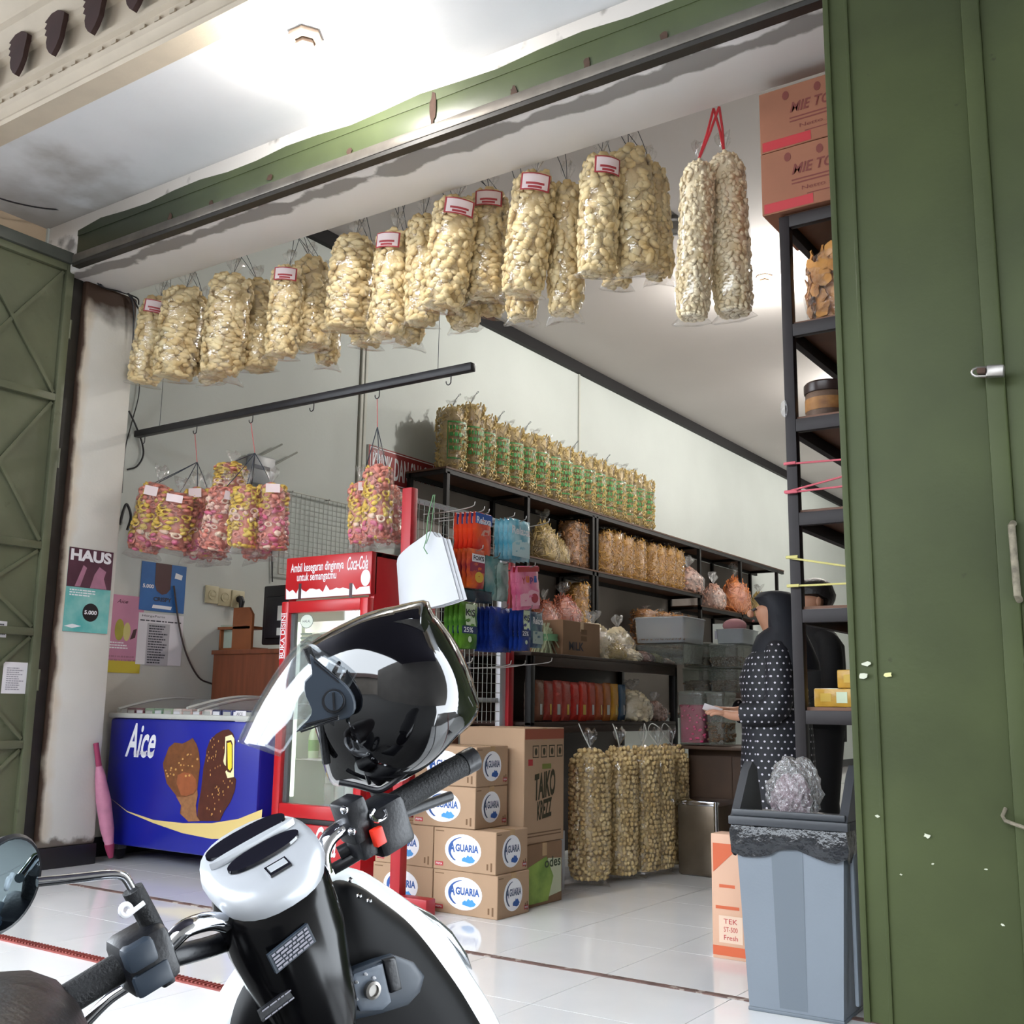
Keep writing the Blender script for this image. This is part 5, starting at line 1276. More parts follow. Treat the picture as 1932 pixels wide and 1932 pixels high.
# ------------------------------------------------------------------ clear boxes and pink tub
M_clear = film('milky clear plastic', tint='#dfe3e2', gloss=.06, rough=.15, bump=.15, haze=.38, hcol='#b9bec4')
M_clear2 = film('dusty clear plastic', tint='#d2d4ce', gloss=.05, rough=.2, bump=.2, haze=.2, hcol='#a4aaa6')
def tub(name, label, x0, x1, y0, y1, z0, z1, mat, content=None, fillh=.5, group=None, lid=True):
    th = thing(name, label, 'plastic box', ((x0 + x1) / 2, (y0 + y1) / 2, z0), group=group)
    W, D, Hh = (x1 - x0) / 2, (y1 - y0) / 2, z1 - z0
    rings = []
    def rr(w, d, z, n=5, r=.025):
        pts = []
        for cx_, cy_, a0 in ((w - r, d - r, 0), (-w + r, d - r, PI/2), (-w + r, -d + r, PI), (w - r, -d + r, 1.5*PI)):
            for k in range(n): a = a0 + PI/2*k/(n - 1); pts.append(Vector((cx_ + r*math.cos(a), cy_ + r*math.sin(a), z)))
        return pts
    MB().loft([rr(W*.94, D*.94, 0), rr(W*.98, D*.98, Hh*.5), rr(W, D, Hh*.93)]).build('body', mat, th)
    if lid: MB().loft([rr(W*1.03, D*1.03, Hh*.93), rr(W*1.03, D*1.03, Hh*.97), rr(W*.97, D*.97, Hh)]).build('lid', mat, th)
    if content:
        b = MB(); rg = random.Random(len(label)); n = 90
        b.loft([rr(W*.9, D*.9, .012), rr(W*.92, D*.92, Hh*fillh)])
        for k in range(n):
            f = rg.random(); s = rg.choice((0, 1, 2)); u = rg.uniform(-.86, .86); z = rg.uniform(.02, Hh*fillh)
            p = (u*W, -D*.89, z) if s == 0 else (W*.89, u*D, z) if s == 1 else (u*W, rg.uniform(-.86, .86)*D, Hh*fillh)
            b.ell(p, (.013, .013, .01), 1)
        o = b.build('contents', content, th); o['kind'] = 'stuff'
    return th
G = 'clear storage boxes behind the table'
cY = 6.95
def bxp(px0, px1, py0, py1, Y, d, name, label, mat, content=None, fillh=.5, lid=True):
    a = at(px0, py1, 'y', Y); c_ = at(px1, py1, 'y', Y); t = at((px0 + px1) / 2, py0, 'y', Y)
    return tub(name, label, a.x, c_.x, Y, Y + d, a.z, t.z, mat, content, fillh, lid=lid)
# a low plank bench carries the boxes
M_bench = pm('dark bench wood', '#4a3423', .6, var=.3, vs=5)
M_seed = snack_mat('brown nuts', '#6b5238', '#4a3520')
bench_z = at(1330, 1408, 'y', 6.2).z
bn2 = thing('low_cabinet', 'dark brown low cabinet under the pink tub and clear boxes', 'cabinet', (-2.95, 6.2, 0))
MB().box(.0, .62, .12, .5, 0, bench_z - .02, bev=.004).build('body', M_bench, bn2); MB().box(-.14, .64, .0, .52, bench_z - .02, bench_z, bev=.003).build('top', M_bench, bn2)
MB().box(.02, .29, .112, .12, .06, bench_z - .06).build('door', M_bench, bn2); MB().box(.31, .58, .112, .12, .06, bench_z - .06).build('door', M_bench, bn2)
M_pinkfill = snack_mat('magenta snacks', '#e0588a', '#c83a68')
bxp(1279, 1328, 1304, 1404, 6.24, .2, 'plastic_tub', 'clear tub three quarters full of magenta snacks', M_clear2, M_pinkfill, .72)
bxp(1332, 1368, 1306, 1404, 6.24, .2, 'plastic_tub', 'dim clear tub beside the magenta one', M_clear2, M_seed, .4)
cb2 = thing('back_bench', 'dark bench carrying the stacked clear boxes', 'bench', (-3.1, 6.9, 0))
z2 = at(1330, 1306, 'y', 6.95).z
MB().box(-.1, 1.15, .0, .45, z2 - .04, z2 - .002, bev=.003).build('top', M_bench, cb2)
for x in (-.08, 1.1):
    for y in (.02, .4): MB().box(x, x + .04, y, y + .04, 0, z2 - .04).build('leg', M_bench, cb2)
for i, (p0, p1, q0, q1, ct_, fh, lb) in enumerate(((1286, 1335, 1260, 1306, M_seed, .45, 'clear box of brown nuts in the lower row beside the table'), (1336, 1392, 1262, 1307, M_seed, .5, 'clear box of brown nuts in the lower row beside the woman'), (1286, 1335, 1212, 1259, M_seed, .4, 'clear box in the upper row beside the table'), (1336, 1392, 1215, 1261, M_seed, .45, 'clear box in the upper row beside the woman'))):
    bxp(p0, p1, q0, q1, 6.95, .34, 'plastic_box', lb, M_clear2, ct_, fh)
bxp(1350, 1402, 1186, 1214, 6.97, .3, 'plastic_box', 'whitish box topmost beside the woman', M_clear, None)
sg2 = tag(MB().ell((0, 0, .07), (.085, .07, .05), 3).build('mauve_cloth', pm('mauve cloth', '#9a6a6c', .8, var=.15, vs=9)), 'mauve cloth bundle on the whitish box beside the woman', 'cloth'); p = at(1384, 1187, 'y', 7.1); sg2.location = (p.x, 7.12, p.z - .045)
# tall stack standing on the table end
tx0 = at(1203, 1240, 'y', 6.55).x
tub('plastic_box', 'milky box second in the stack on the table end', tx0, tx0 + .36, 6.5, 6.84, ttop, ttop + .13, M_clear2, None, lid=False)
tub('plastic_box', 'milky clear box on top of the stack on the table end', tx0 + .0, tx0 + .37, 6.5, 6.84, ttop + .131, at(1205, 1166, 'y', 6.55).z, M_clear, M_seed, .15)
tc_ = thing('price_card', 'small grey price card standing behind the clear boxes', 'card', (at(1341, 1212, 'y', 7.2).x, 7.33, at(1341, 1212, 'y', 7.2).z))
MB().box(-.04, .04, 0, .004, .0, .17).build('card', M_pipe, tc_); MB().box(-.025, .025, -.001, 0, .06, .12).build('print', M_inkg, tc_)
st_ = at(1341, 1212, 'y', 7.2)
tc_.location.z = at(1360, 1215, 'y', 6.95).z

# ------------------------------------------------------------------ metal tin, orange carton
p = at(1322, 1655, 'z', 0)
tn = thing('biscuit_tin', 'large square metal tin with shiny corners beside the cracker bags', 'tin', (p.x - .02, p.y + .14, 0), rz=.0)
M_tin = pm('dull brown tin', '#6f6354', .28, metal=.6, var=.3, vs=6); M_chrome = pm('chrome', '#c9cbd0', .12, metal=1)
htin = at(1322, 1512, 'y', p.y).z
MB().box(-.13, .12, -.13, .13, .0, htin, bev=.02).build('body', M_tin, tn); MB().box(-.135, .125, -.135, .135, htin - .03, htin + .004, bev=.01).build('rim', M_chrome, tn)
MB().tube([(.115, -.125, 0), (.115, -.125, htin)], .014, 10).build('edge', M_chrome, tn)
a = at(1345, 1806, 'z', 0); c_ = at(1390, 1814, 'z', 0); zc_ = at(1345, 1572, 'y', a.y).z
oc = thing('orange_carton', 'slim peach carton with orange print standing behind the grey bin', 'carton', ((a.x + c_.x) / 2 + .03, a.y + .05, 0))
hw = (c_.x - a.x) / 2 + .03
M_peach = pm('peach card', '#c29a80', .6, var=.06); M_orp = pm('orange print', '#b9532b', .5)
MB().box(-hw, hw, -.05, .05, 0, zc_, bev=.003).build('box', M_peach, oc)
patch(rect(2*hw*.98, .035), (0, -.05, .03), X_, Z_, M_orp, oc, 'band_print', .001); patch([(-hw*.9, .43), (hw*.6, .43), (-hw*.9, .32)], (0, -.05, 0), X_, Z_, M_orp, oc, 'triangle_print', .001)
for z_, w_ in ((.27, .8), (.19, 1.2), (.10, .3)): patch(rect(hw*w_, .012), (-hw*.2, -.05, z_), X_, Z_, M_orp, oc, 'line_print', .001)
patch(rect(hw*1.2, .1), (-hw*.05, -.05, .11), X_, Z_, pm('pale peach print', '#cdb29c', .6), oc, 'panel_print', .0012)
for k, s in enumerate(('TEK', 'ST-500', 'Fresh')): text(s, (-hw*.05, -.05, .14 - .03*k), X_, Z_, hw*.7, .018, PR, oc, lift=.002)

# ------------------------------------------------------------------ grey bin
M_bin = pm('grey bin plastic', '#6f7780', .5, var=.06, vs=5, bump=.04, bs=120); M_binr = pm('dark grey bin plastic', '#5e666e', .5); M_lid = pm('charcoal lid plastic', '#2b2e33', .45); M_binbag = pm('black bin bag', '#15181d', .22, bump=.8, bs=16)
bi = thing('waste_bin', 'grey rectangular waste bin with open charcoal lid and black liner', 'bin', (-1.285, 3.62, 0), rz=math.radians(2))
W0, W1, D0, D1, HBn = .150, .178, .115, .135, .575
def br(w, d, z): return [Vector((-w, -d, z)), Vector((w, -d, z)), Vector((w, d, z)), Vector((-w, d, z))]
MB().loft([br(W0, D0, .0), br(W1, D1, HBn)]).build('body', M_bin, bi, smooth=0)
b = MB(); 
for sx in (-.055,):
    b.loft([[Vector((-.05, -D0 - .001, .02)), Vector((.04, -D0 - .001, .02)), Vector((.04, -D0 + .01, .02)), Vector((-.05, -D0 + .01, .02))], [Vector((-.06, -D1 - .0015, HBn)), Vector((.045, -D1 - .0015, HBn)), Vector((.045, -D1 + .01, HBn)), Vector((-.06, -D1 + .01, HBn))]])
b.build('front_panel', M_binr, bi, smooth=0)
MB().box(W1 + .0, W1 + .014, -D1 + .05, -D1 + .075, .05, HBn - .02, bev=.006).build('side_rib', M_bin, bi); MB().box(-W0 - .004, W0 + .004, -D0 - .004, D0 + .004, 0, .012, bev=.003).build('base_rim', M_binr, bi)
rg = random.Random(3); n = 48; rings = []
for zi, (z, ex) in enumerate(((HBn + .015, .004), (HBn - .02, .014), (HBn - .05, .016), (HBn - .082, .01))):
    ring = []
    for k in range(n):
        t = k / n * 4; s_ = int(t); f = t - s_; cs = br(W1 + ex, D1 + ex, z); p = cs[s_].lerp(cs[(s_ + 1) % 4], f)
        ring.append(p * 1 + Vector((rg.uniform(-.004, .004), rg.uniform(-.004, .004), rg.uniform(-.006, .006) + (-.018 * math.sin(f * 9) if zi == 3 else 0))))
    rings.append(ring)
MB().loft(rings, cap=False).build('liner_bag', M_binbag, bi)
b = MB(); b.box(-W1 - .018, W1 + .018, -D1 - .018, -D1 + .01, HBn + .002, HBn + .03, bev=.004); b.box(-W1 - .018, W1 + .018, D1 - .01, D1 + .018, HBn + .002, HBn + .03, bev=.004); b.box(-W1 - .018, -W1 + .01, -D1, D1, HBn + .002, HBn + .03, bev=.004); b.box(W1 - .01, W1 + .018, -D1, D1, HBn + .002, HBn + .03, bev=.004); b.build('lid_rim', M_lid, bi)
MB().box(-W1 - .008, W1 + .008, -D1 - .008, -D1 + .008, HBn + .03, HBn + .052, bev=.004).build('lid_lip', M_lid, bi)
for s_ in (-1, 1):
    pr_ = [(-D1 - .005, HBn + .03), (D1 * .7, HBn + .03), (D1 * .35, HBn + .18), (D1 * .05, HBn + .2), (-D1 * .25, HBn + .17)]
    MB().prism(pr_, (s_ * (W1 - .0) - .014, 0, 0), Y_, Z_, X_ * .028).build('lid_cheek', M_lid, bi, smooth=30)
jk = thing('crumpled_bag', 'crumpled clear plastic bag sticking out of the grey bin', 'plastic bag', (-1.295, 3.62, HBn + .002))
rg = random.Random(8)
def crum(v): return v * (1 + .12*math.sin(5*v.x + 3*v.z) * math.cos(6*v.y + 2) + .09*math.sin(13*v.x + 9*v.y) * math.cos(15*v.z) + rg.uniform(-.035, .035))
MB().ell((-.01, 0, .1), (.085, .08, .115), 4, f=crum).build('outer_film', film('crumpled film', gloss=.2, rough=.12, bump=1, bs=60, haze=.06, edge=.5), jk, smooth=25)
MB().ell((-.02, 0, .075), (.062, .055, .085), 4, f=crum).build('inner_wrap', pm('pinkish wrap', '#8d7680', .3, var=.4, vs=30, bump=.8, bs=30), jk, smooth=15)

# ------------------------------------------------------------------ rack at the right with goods
RY = 3.93; rx0 = at(1478, 700, 'y', RY).x
rr_ = thing('side_rack', 'tall black steel rack behind the green gate', 'rack', (rx0, RY, 0))
M_rackp = pm('dark violet brown steel', '#1f191b', .5, sd=.3, var=.25, vs=10); M_ply = pm('brown plywood', '#6b4630', .6, var=.3, vs=5)
RWX, RDY = 1.25, 3.2
zl = [at(1480, 408, 'y', RY).z, at(1490, 612, 'y', RY).z, at(1490, 792, 'y', RY).z, at(1495, 968, 'y', RY).z, at(1503, 1150, 'y', RY).z, at(1508, 1340, 'y', RY).z]
ztp = zl[0] + .0
for x in (0, RWX - .04):
    for y in (0, 1.6, RDY - .04): MB().box(x, x + .042, y, y + .04, 0, ztp, bev=.003).build('post', M_rackp, rr_)
for z in zl:
    MB().box(.042, RWX - .04, 0, .03, z - .05, z, bev=.002).build('end_rail', M_rackp, rr_); MB().box(0.042, RWX - .04, RDY - .04, RDY - .01, z - .05, z).build('end_rail', M_rackp, rr_)
    MB().box(.0, .03, .04, RDY - .04, z - .05, z, bev=.002).build('side_rail', M_rackp, rr_); MB().box(RWX - .03, RWX, .04, RDY - .04, z - .05, z).build('side_rail', M_rackp, rr_)
    MB().box(.02, RWX - .02, .02, RDY - .02, z, z + .012).build('board', M_ply, rr_)
# cartons on top
for i in range(2):
    zb_ = ztp + .013 + i * .268
    th, W, D, Hh = carton('snack_carton', ('brown carton lying directly on top of the side rack', 'topmost brown carton under the lintel on the side rack')[i], rx0 - .06, rx0 + .5, RY - .02, RY + .38, zb_, zb_ + .265, pm('red brown cardboard', '#8c5a42', .8, var=.12, vs=4))
    rk_ = pm('dark red ink', '#6b2f26', .7)
    patch(rect(.2, .04), (-W + .11, -D, .025), X_, Z_, PR, th, 'band_print', .001); patch(rect(.3, .004), (W*.2, -D, .05), X_, Z_, rk_, th, 'rule_print', .001)
    text('MIE TORT Corn', (W*.1, -D, .165), X_, Z_, .36, .045, rk_, th, bold=.02, shear=.3); text('Netto : 2 Kg', (-W*.05, -D, .075), X_, Z_, .2, .022, rk_, th)
    for z_ in (.105, .12): patch(rect(.28, .006), (-W*.05, -D, z_), X_, Z_, rk_, th, 'fine_print', .001)
    for k in range(3): patch(ellipse(.014, .02, 10), (-W*.6 + k * .13, -D, .225), X_, Z_, rk_, th, 'symbol_print', .001)
# bags of chips on the upper shelf
LIB['bigchip'] = fill(301, .36, .17, 170, .04, snack_mat('amber chip', '#c98f4a', '#94602a'), M_filmc, 'chip', .2, foot=.03, tuft=.06, wob=.08)
standing('bigchip', rx0 + .19, RY + .22, zl[1] + .013, 'bulging bag of amber chips on the side rack shelf', s=(.9, .85, .92))
standing('bigchip', rx0 + .12, RY + .62, zl[1] + .013, 'bag of amber chips poking out behind the rack post', s=(.9, .85, .85), rz=1)
standing('sack_orange', rx0 + .3, RY + .9, zl[1] + .013, 'orange snack bag deep on the upper rack shelf', s=(.8, .8, .8), rz=1)
p = at(1555, 760, 'y', RY + .2)
jr = thing('snack_jar', 'round brown jar with dark lid on the side rack', 'jar', (p.x + .01, RY + .2, zl[2] + .013))
MB().lathe([(.075, 0), (.082, .01), (.082, .12), (.075, .13)], 24).build('jar', snack_mat('dark mottled snack', '#6b5240', '#3f2c20'), jr); MB().lathe([(.085, .125), (.087, .13), (.087, .16), (.08, .168), (.02, .168)], 24).build('lid', pm('dark brown lid', '#33231f', .35), jr); MB().lathe([(.084, .05), (.084, .1)], 24, cap=False).build('label_band', M_brown, jr)
# strings tied across the rack
def rstr(px0, py0, px1, py1, m_, label, r=.004):
    a = at(px0, py0, 'y', RY - .012); c_ = at(px1, py1, 'y', RY - .012)
    d = (c_ - a); c_ = a + d * 2.2
    th = thing('tied_string', label, 'string', a)
    MB().tube([(0, 0, 0), (c_ - a) * .5 + Vector((0, 0, -.004)), c_ - a], r, 6).build('string', m_, th)
    MB().tube([(.0, -.004, -.0), (.02, -.006, .0), (.045, -.004, 0)], r * 1.5, 6).build('knot', m_, th)
M_yels = pm('yellow string', '#c9c078', .6); M_pinks = pm('pink string', '#c05a66', .6)
rstr(1480, 876, 1580, 866, M_pinks, 'upper pink string tied across the side rack')
rstr(1481, 929, 1580, 900, M_pinks, 'middle pink string rising from the rack post'); rstr(1483, 930, 1580, 917, M_pinks, 'lower pink string on the rack post')
rstr(1484, 1052, 1580, 1064, M_yels, 'upper yellow string sloping down from the rack post'); rstr(1486, 1106, 1580, 1100, M_yels, 'lower yellow string above the wooden shelf')
p = at(1477, 770, 'y', RY - .02)
tw = tag(MB().ell((0, 0, 0), (.014, .01, .035), 2, f=crum).build('film_tuft', M_filmh, smooth=20), 'twist of clear film tied to the rack post', 'film'); tw.location = (p.x + .0, RY - .008, p.z)
# yellow packets
M_yp = pm('golden packet', '#c99a35', .35, var=.25, vs=20, bump=.2, bs=20)
for i, (dx, dz, lb) in enumerate(((.12, 0, 'golden box packet at the front of the rack shelf'), (.2, .07, 'golden box packet on top of another on the rack shelf'), (.30, 0, 'golden packet behind the gate edge on the rack shelf'))):
    th = thing('golden_packet', lb, 'snack box', (rx0 + dx, RY + .14 + .03 * i, zl[5] + .013 + dz))
    MB().box(-.075, .075, -.05, .05, 0, .068, bev=.005).build('box', M_yp, th); MB().box(-.05, -.01, -.0515, -.05, .02, .05).build('print', PY, th); MB().box(.01, .05, -.0515, -.05, .015, .055).build('print', PG, th)
standing('sack_orange', rx0 + .17, RY + .75, zl[5] + .013, 'orange snack bag standing inside the dark rack', s=(.5, .5, 1.3), rz=.4)
standing('sack_brown', rx0 + .5, RY + .5, zl[5] + .013, 'brown snack bag behind the golden packets', s=(.8, .8, 1.0), rz=.4)

# ------------------------------------------------------------------ scooter parked in front of the shop
def nray(px, py): return FW + RT * ((px - 966) / FPX) - UP * ((py - 966) / FPX)
Rv = (.712 * RT + .288 * UP + .64 * FW).normalized(); Uv = -.285 * RT + .95 * UP - .11 * FW; Uv = (Uv - Rv * Uv.dot(Rv)).normalized(); Fv = Uv.cross(Rv)
SO = CAM + nray(500, 1640) * 1.40
GZ = -.25
G0 = Vector((SO.x, SO.y, GZ)) + Vector((Fv.x, Fv.y, 0)).normalized() * -.3
sco = thing('scooter', 'black and white scooter parked before the shop with a helmet on it', 'scooter', G0)
def SB_(px, py, df=0):
    d = nray(px, py); t = (SO + Fv * df - CAM).dot(Fv) / d.dot(Fv); return CAM + d * t - G0
def Lc(r, f, u): return SO + Rv * r + Fv * f + Uv * u - G0
M_gloss = pm('gloss black', '#07070a', .06, coat=1.0); M_scb = pm('scooter black', '#08080a', .16, sd=.3); M_satin = pm('satin black plastic', '#121318', .38, bump=.05, bs=200); M_rubber = pm('black rubber', '#0d0e11', .62, bump=.25, bs=260); M_silver = pm('silver plastic', '#c2c5ca', .3, metal=.35); M_chr = pm('handlebar chrome', '#d7d9de', .06, metal=1); M_smoke = pm('dark dial glass', '#14141c', .08, coat=1)
M_wht = pm('pearl white fairing', '#dfe3e2', .16, coat=.6); M_slate = pm('slate plastic', '#2c3540', .4); M_redb = pm('red switch', '#d8321f', .4)
TL = .62   # tilt of the dial towards the rider
def ering(rx, ry, u, n=28, tilt=0, cr=0, cf=0, sq=2.4):
    pts = []; rx *= .74; ry *= .74
    for k in range(n):
        a = 2*PI*k/n; c, s = math.cos(a), math.sin(a)
        x = rx*abs(c)**(2/sq)*(1 if c >= 0 else -1); y = ry*abs(s)**(2/sq)*(1 if s >= 0 else -1)
        pts.append(Lc(cr + x, cf + y, u + y*tilt))
    return pts
# nacelle: tapering column cover under the dial
MB().loft([ering(.098, .062, -.004, tilt=TL), ering(.106, .07, -.03, tilt=TL*.9, sq=2.2), ering(.104, .075, -.09, tilt=.35), ering(.088, .07, -.16, tilt=.1), ering(.078, .062, -.215, tilt=.0), ering(.066, .055, -.235)]).build('column_cover', M_scb, sco, smooth=60)
MB().loft([ering(.062, .052, -.232), ering(.07, .056, -.27), ering(.072, .06, -.5)]).build('lower_cover', M_scb, sco, smooth=60)
# dial bezel
MB().loft([ering(.100, .066, -.012, tilt=TL), ering(.108, .073, .004, tilt=TL), ering(.104, .07, .018, tilt=TL), ering(.088, .056, .024, tilt=TL)]).build('dial_bezel', M_silver, sco, smooth=60)
def dial(cr, cf, rx, ry, name, mat, up=.026, h=.004):
    n = 26; rings = []
    for q in (0, 1):
        rings.append([Lc(cr + rx*(abs(math.cos(2*PI*k/n))**.8)*(1 if math.cos(2*PI*k/n) > 0 else -1), cf + ry*math.sin(2*PI*k/n), up + q*h + (cf + ry*math.sin(2*PI*k/n))*TL) for k in range(n)])
    return MB().loft(rings).build(name, mat, sco, smooth=40)
dial(.0, .024, .059, .0115, 'dial_window', M_smoke); dial(.004, -.006, .053, .0105, 'dial_window', M_smoke)
dial(.0, .009, .063, .0032, 'dial_bar', M_silver, .026, .008)
b = MB(); q = [Lc(-.012 + x*.75, -.033 + y*.75, .0255 + (-.033 + y*.75)*TL) for x, y in ((0, -.009), (.042, -.009), (.042, .009), (0, .009))]
b.loft([q, [p + Uv*.003 for p in q]]); b.build('odometer', M_smoke, sco)
b = MB(); q = [Lc(-.009 + x*.75, -.033 + y*.75, .029 + (-.033 + y*.75)*TL) for x, y in ((0, -.005), (.034, -.005), (.034, .005), (0, .005))]
b.loft([q, [p + Uv*.001 for p in q]]); b.build('odometer_digits', M_silver, sco)
# stickers on the cover
def sticker(px, py, df, w, h, ang, mat, rows, seed):
    o = SB_(px, py, df); r = (Rv*math.cos(ang) + Uv*math.sin(ang)); u = (-Rv*math.sin(ang) + Uv*math.cos(ang)); n = r.cross(u)
    MB().prism(rect(w, h), o - n*.004, r, u, n*.0052).build('sticker', mat, sco, smooth=0)
    b = MB(); rg = random.Random(seed)
    for k in range(rows):
        v = h*(.36 - .72*k/max(1, rows-1)); x = -w*.44
        while x < w*.4:
            e = min(x + rg.uniform(.06, .2)*w, w*.44); b.prism([(x, v - h*.05), (e, v - h*.05), (e, v + h*.05), (x, v + h*.05)], o + n*.002, r, u, n*.0006); x = e + w*.03
    q = b.build('sticker_print', M_inkg, sco, smooth=0); q['kind'] = 'stuff'
sticker(551, 1789, -.058, .062, .027, .12, M_slate, 5, 1)
sticker(525, 1893, -.046, .052, .015, .05, M_satin, 2, 2)
# handlebar tubes
def tubep(pts, r, name, mat, n=12, df0=0):
    P = [SB_(*p) for p in pts]; return MB().tube(smoothpts(P, 5), r, n).build(name, mat, sco, smooth=60)
tubep([(425, 1742, -.01), (395, 1738, -.02), (350, 1752, -.03), (318, 1782, -.03), (290, 1800, -.03)], .0115, 'handlebar', M_chr)
tubep([(430, 1775, .02), (390, 1788, .01), (345, 1800, -.01), (300, 1812, -.02)], .013, 'cable_sleeve', M_satin)
tubep([(612, 1648, .0), (608, 1612, .0), (622, 1580, .0), (652, 1558, .0), (690, 1548, .0)], .0115, 'handlebar', M_chr)
tubep([(640, 1612, .03), (672, 1595, .02), (705, 1575, .01), (720, 1560, 0)], .011, 'cable_sleeve', M_satin)
tubep([(628, 1640, .03), (660, 1622, .02), (690, 1603, .01), (702, 1590, 0)], .008, 'lever_pivot', M_satin)
tubep([(265, 1805, -.03), (215, 1832, -.03), (160, 1866, -.03), (105, 1900, -.03)], .0175, 'grip', M_rubber, 16)
tubep([(740, 1520, 0), (790, 1490, 0), (840, 1460, 0), (878, 1440, 0)], .0175, 'grip', M_rubber, 16)
tubep([(872, 1443, 0), (884, 1436, 0), (894, 1431, 0)], .0185, 'bar_end', M_satin, 16)
def boxp(px, py, df, hr, hf, hu, name, mat, bev=.008, dr=0, ang=0):
    o = SB_(px, py, df) + G0; r = (Rv*math.cos(ang) + Uv*math.sin(ang)); u = (-Rv*math.sin(ang) + Uv*math.cos(ang))
    M = Matrix((r, Fv, u)).transposed().to_4x4(); M.translation = o - G0
    return MB().box(-hr, hr, -hf, hf, -hu, hu, bev=bev, M=M).build(name, mat, sco)
boxp(270, 1805, -.03, .03, .032, .034, 'switch_housing', M_satin, .012); boxp(262, 1800, -.058, .018, .012, .015, 'switch_pad', M_slate, .006); boxp(280, 1840, -.045, .022, .02, .014, 'horn_switch', M_slate, .005); boxp(300, 1826, -.04, .008, .02, .018, 'clamp', M_satin, .003)
boxp(722, 1555, -.0, .03, .03, .036, 'switch_housing', M_satin, .010); boxp(713, 1578, -.03, .0085, .006, .0125, 'kill_switch', M_redb, .002); boxp(665, 1545, .0, .018, .022, .03, 'brake_reservoir', M_satin, .006); boxp(690, 1590, .0, .02, .02, .016, 'lever_mount', M_satin, .005)
for px, py in ((650, 1528), (664, 1569), (318, 1800)): MB().ell(SB_(px, py, -.03), .006, 2).build('bolt', M_chr, sco)
tubep([(760, 1535, .06), (800, 1520, .065), (850, 1502, .07)], [.008] * 11, 'brake_lever', M_satin); tubep([(238, 1862, .05), (205, 1885, .055), (165, 1925, .06), (140, 1955, .06)], .0075, 'brake_lever', M_chr)
tubep([(705, 1528, -.03), (700, 1540, -.035), (712, 1550, -.035), (728, 1540, -.03), (725, 1526, -.03)], .0028, 'ring', M_chr, 6)
# left mirror: round head, bent stem, rubber boot
tubep([(70, 1664, -.03), (150, 1656, -.03), (205, 1650, -.03), (232, 1653, -.03), (246, 1672, -.03), (258, 1694, -.03)], .0055, 'mirror_stem', M_chr)
tubep([(250, 1678, -.03), (262, 1700, -.03), (278, 1730, -.03), (295, 1765, -.03), (305, 1790, -.03)], .0125, 'mirror_boot', M_rubber)
mc_ = SB_(2, 1668, -.03); mn = (Fv * -.86 + Rv * .45 + Uv * -.30).normalized(); mr_ = Z_.cross(mn).normalized(); mu = mn.cross(mr_)
Mm = Matrix((mr_, mu, mn)).transposed()
MB().lathe([(.0, -.02), (.03, -.018), (.05, -.006), (.054, .004), (.051, .008), (.048, .006)], 32, mc_, Mm).build('mirror_shell', M_satin, sco); MB().lathe([(.0485, .0055), (.0485, .0075), (.0, .0076)], 32, mc_, Mm).build('mirror_glass', pm('mirror', '#8c9aa0', .02, metal=1), sco)
# white key ring on the boot
kr = SB_(262, 1712, -.06)
wk = thing('key_clip', 'white plastic clip looped on the mirror stem', 'clip', kr + G0)
def kp(px, py): return SB_(px, py, -.055) - kr
MB().tube(smoothpts([kp(272, 1703), kp(255, 1716), kp(238, 1728), kp(228, 1722), kp(230, 1710), kp(240, 1706), kp(247, 1714), kp(242, 1724)], 4), .003, 8).build('loop', M_w, wk)
# legshield: black inner panel and white outer shell
def shell(pts, df, th, name, mat, bulge=.03, cen=None):
    """a curved panel: outline pixels on the plane df, domed towards the rider"""
    P = [SB_(x, y, df) for x, y in pts]; c = sum(P, Vector()) / len(P); rings = []
    for k, s in ((1, 0), (.97, .35), (.8, .75), (.5, .95), (.15, 1)):
        rings.append([c + (p - c)*k - Fv*bulge*s for p in P])
    b = MB(); b.loft([[p + Fv*th for p in P]] + rings); return b.build(name, mat, sco, smooth=50)
inner = smoothpts([(615, 1700, 0), (640, 1668, 0), (672, 1668, 0), (720, 1700, 0), (775, 1745, 0), (830, 1815, 0), (880, 1890, 0), (930, 1990, 0), (960, 2150, 0), (700, 2250, 0), (480, 2200, 0), (440, 2050, 0), (445, 1950, 0), (470, 1870, 0), (540, 1780, 0)], 4)
shell([(p.x, p.y) for p in inner], .055, .02, 'inner_legshield', pm('dull black plastic', '#050507', .5, sd=.15), .035)
outer = smoothpts([(600, 1690, 0), (625, 1652, 0), (672, 1640, 0), (725, 1668, 0), (790, 1715, 0), (845, 1770, 0), (890, 1840, 0), (930, 1905, 0), (965, 1990, 0), (1000, 2170, 0), (700, 2280, 0), (460, 2230, 0), (405, 2060, 0), (420, 1950, 0), (450, 1880, 0), (520, 1780, 0)], 4)
shell([(p.x, p.y) for p in outer], .085, .05, 'outer_legshield', M_wht, .018)
gt = [(770, 1700), (812, 1722), (850, 1755), (880, 1800), (890, 1830), (872, 1815), (845, 1782), (805, 1742)]
shell(gt, .10, .02, 'side_trim', pm('smoked chrome', '#8f9296', .15, metal=.8), .01)
pan = [(640, 1930), (655, 1850), (668, 1828), (710, 1812), (745, 1802), (780, 1815), (801, 1842), (792, 1872), (770, 1896), (720, 1912)]
shell(pan, -.0, .012, 'key_panel', M_slate, .004); shell([(662, 1872), (668, 1838), (722, 1818), (738, 1890), (722, 1905), (680, 1908)], -.008, .006, 'key_plate', pm('grey key plate', '#565f6b', .4, var=.2, vs=60), .001)
shell([(724, 1812), (746, 1806), (758, 1866), (738, 1874)], -.010, .006, 'key_shutter', M_satin, .002)
kc = SB_(702, 1868, -.012); Mk = Matrix((Rv, Uv, -Fv)).transposed()
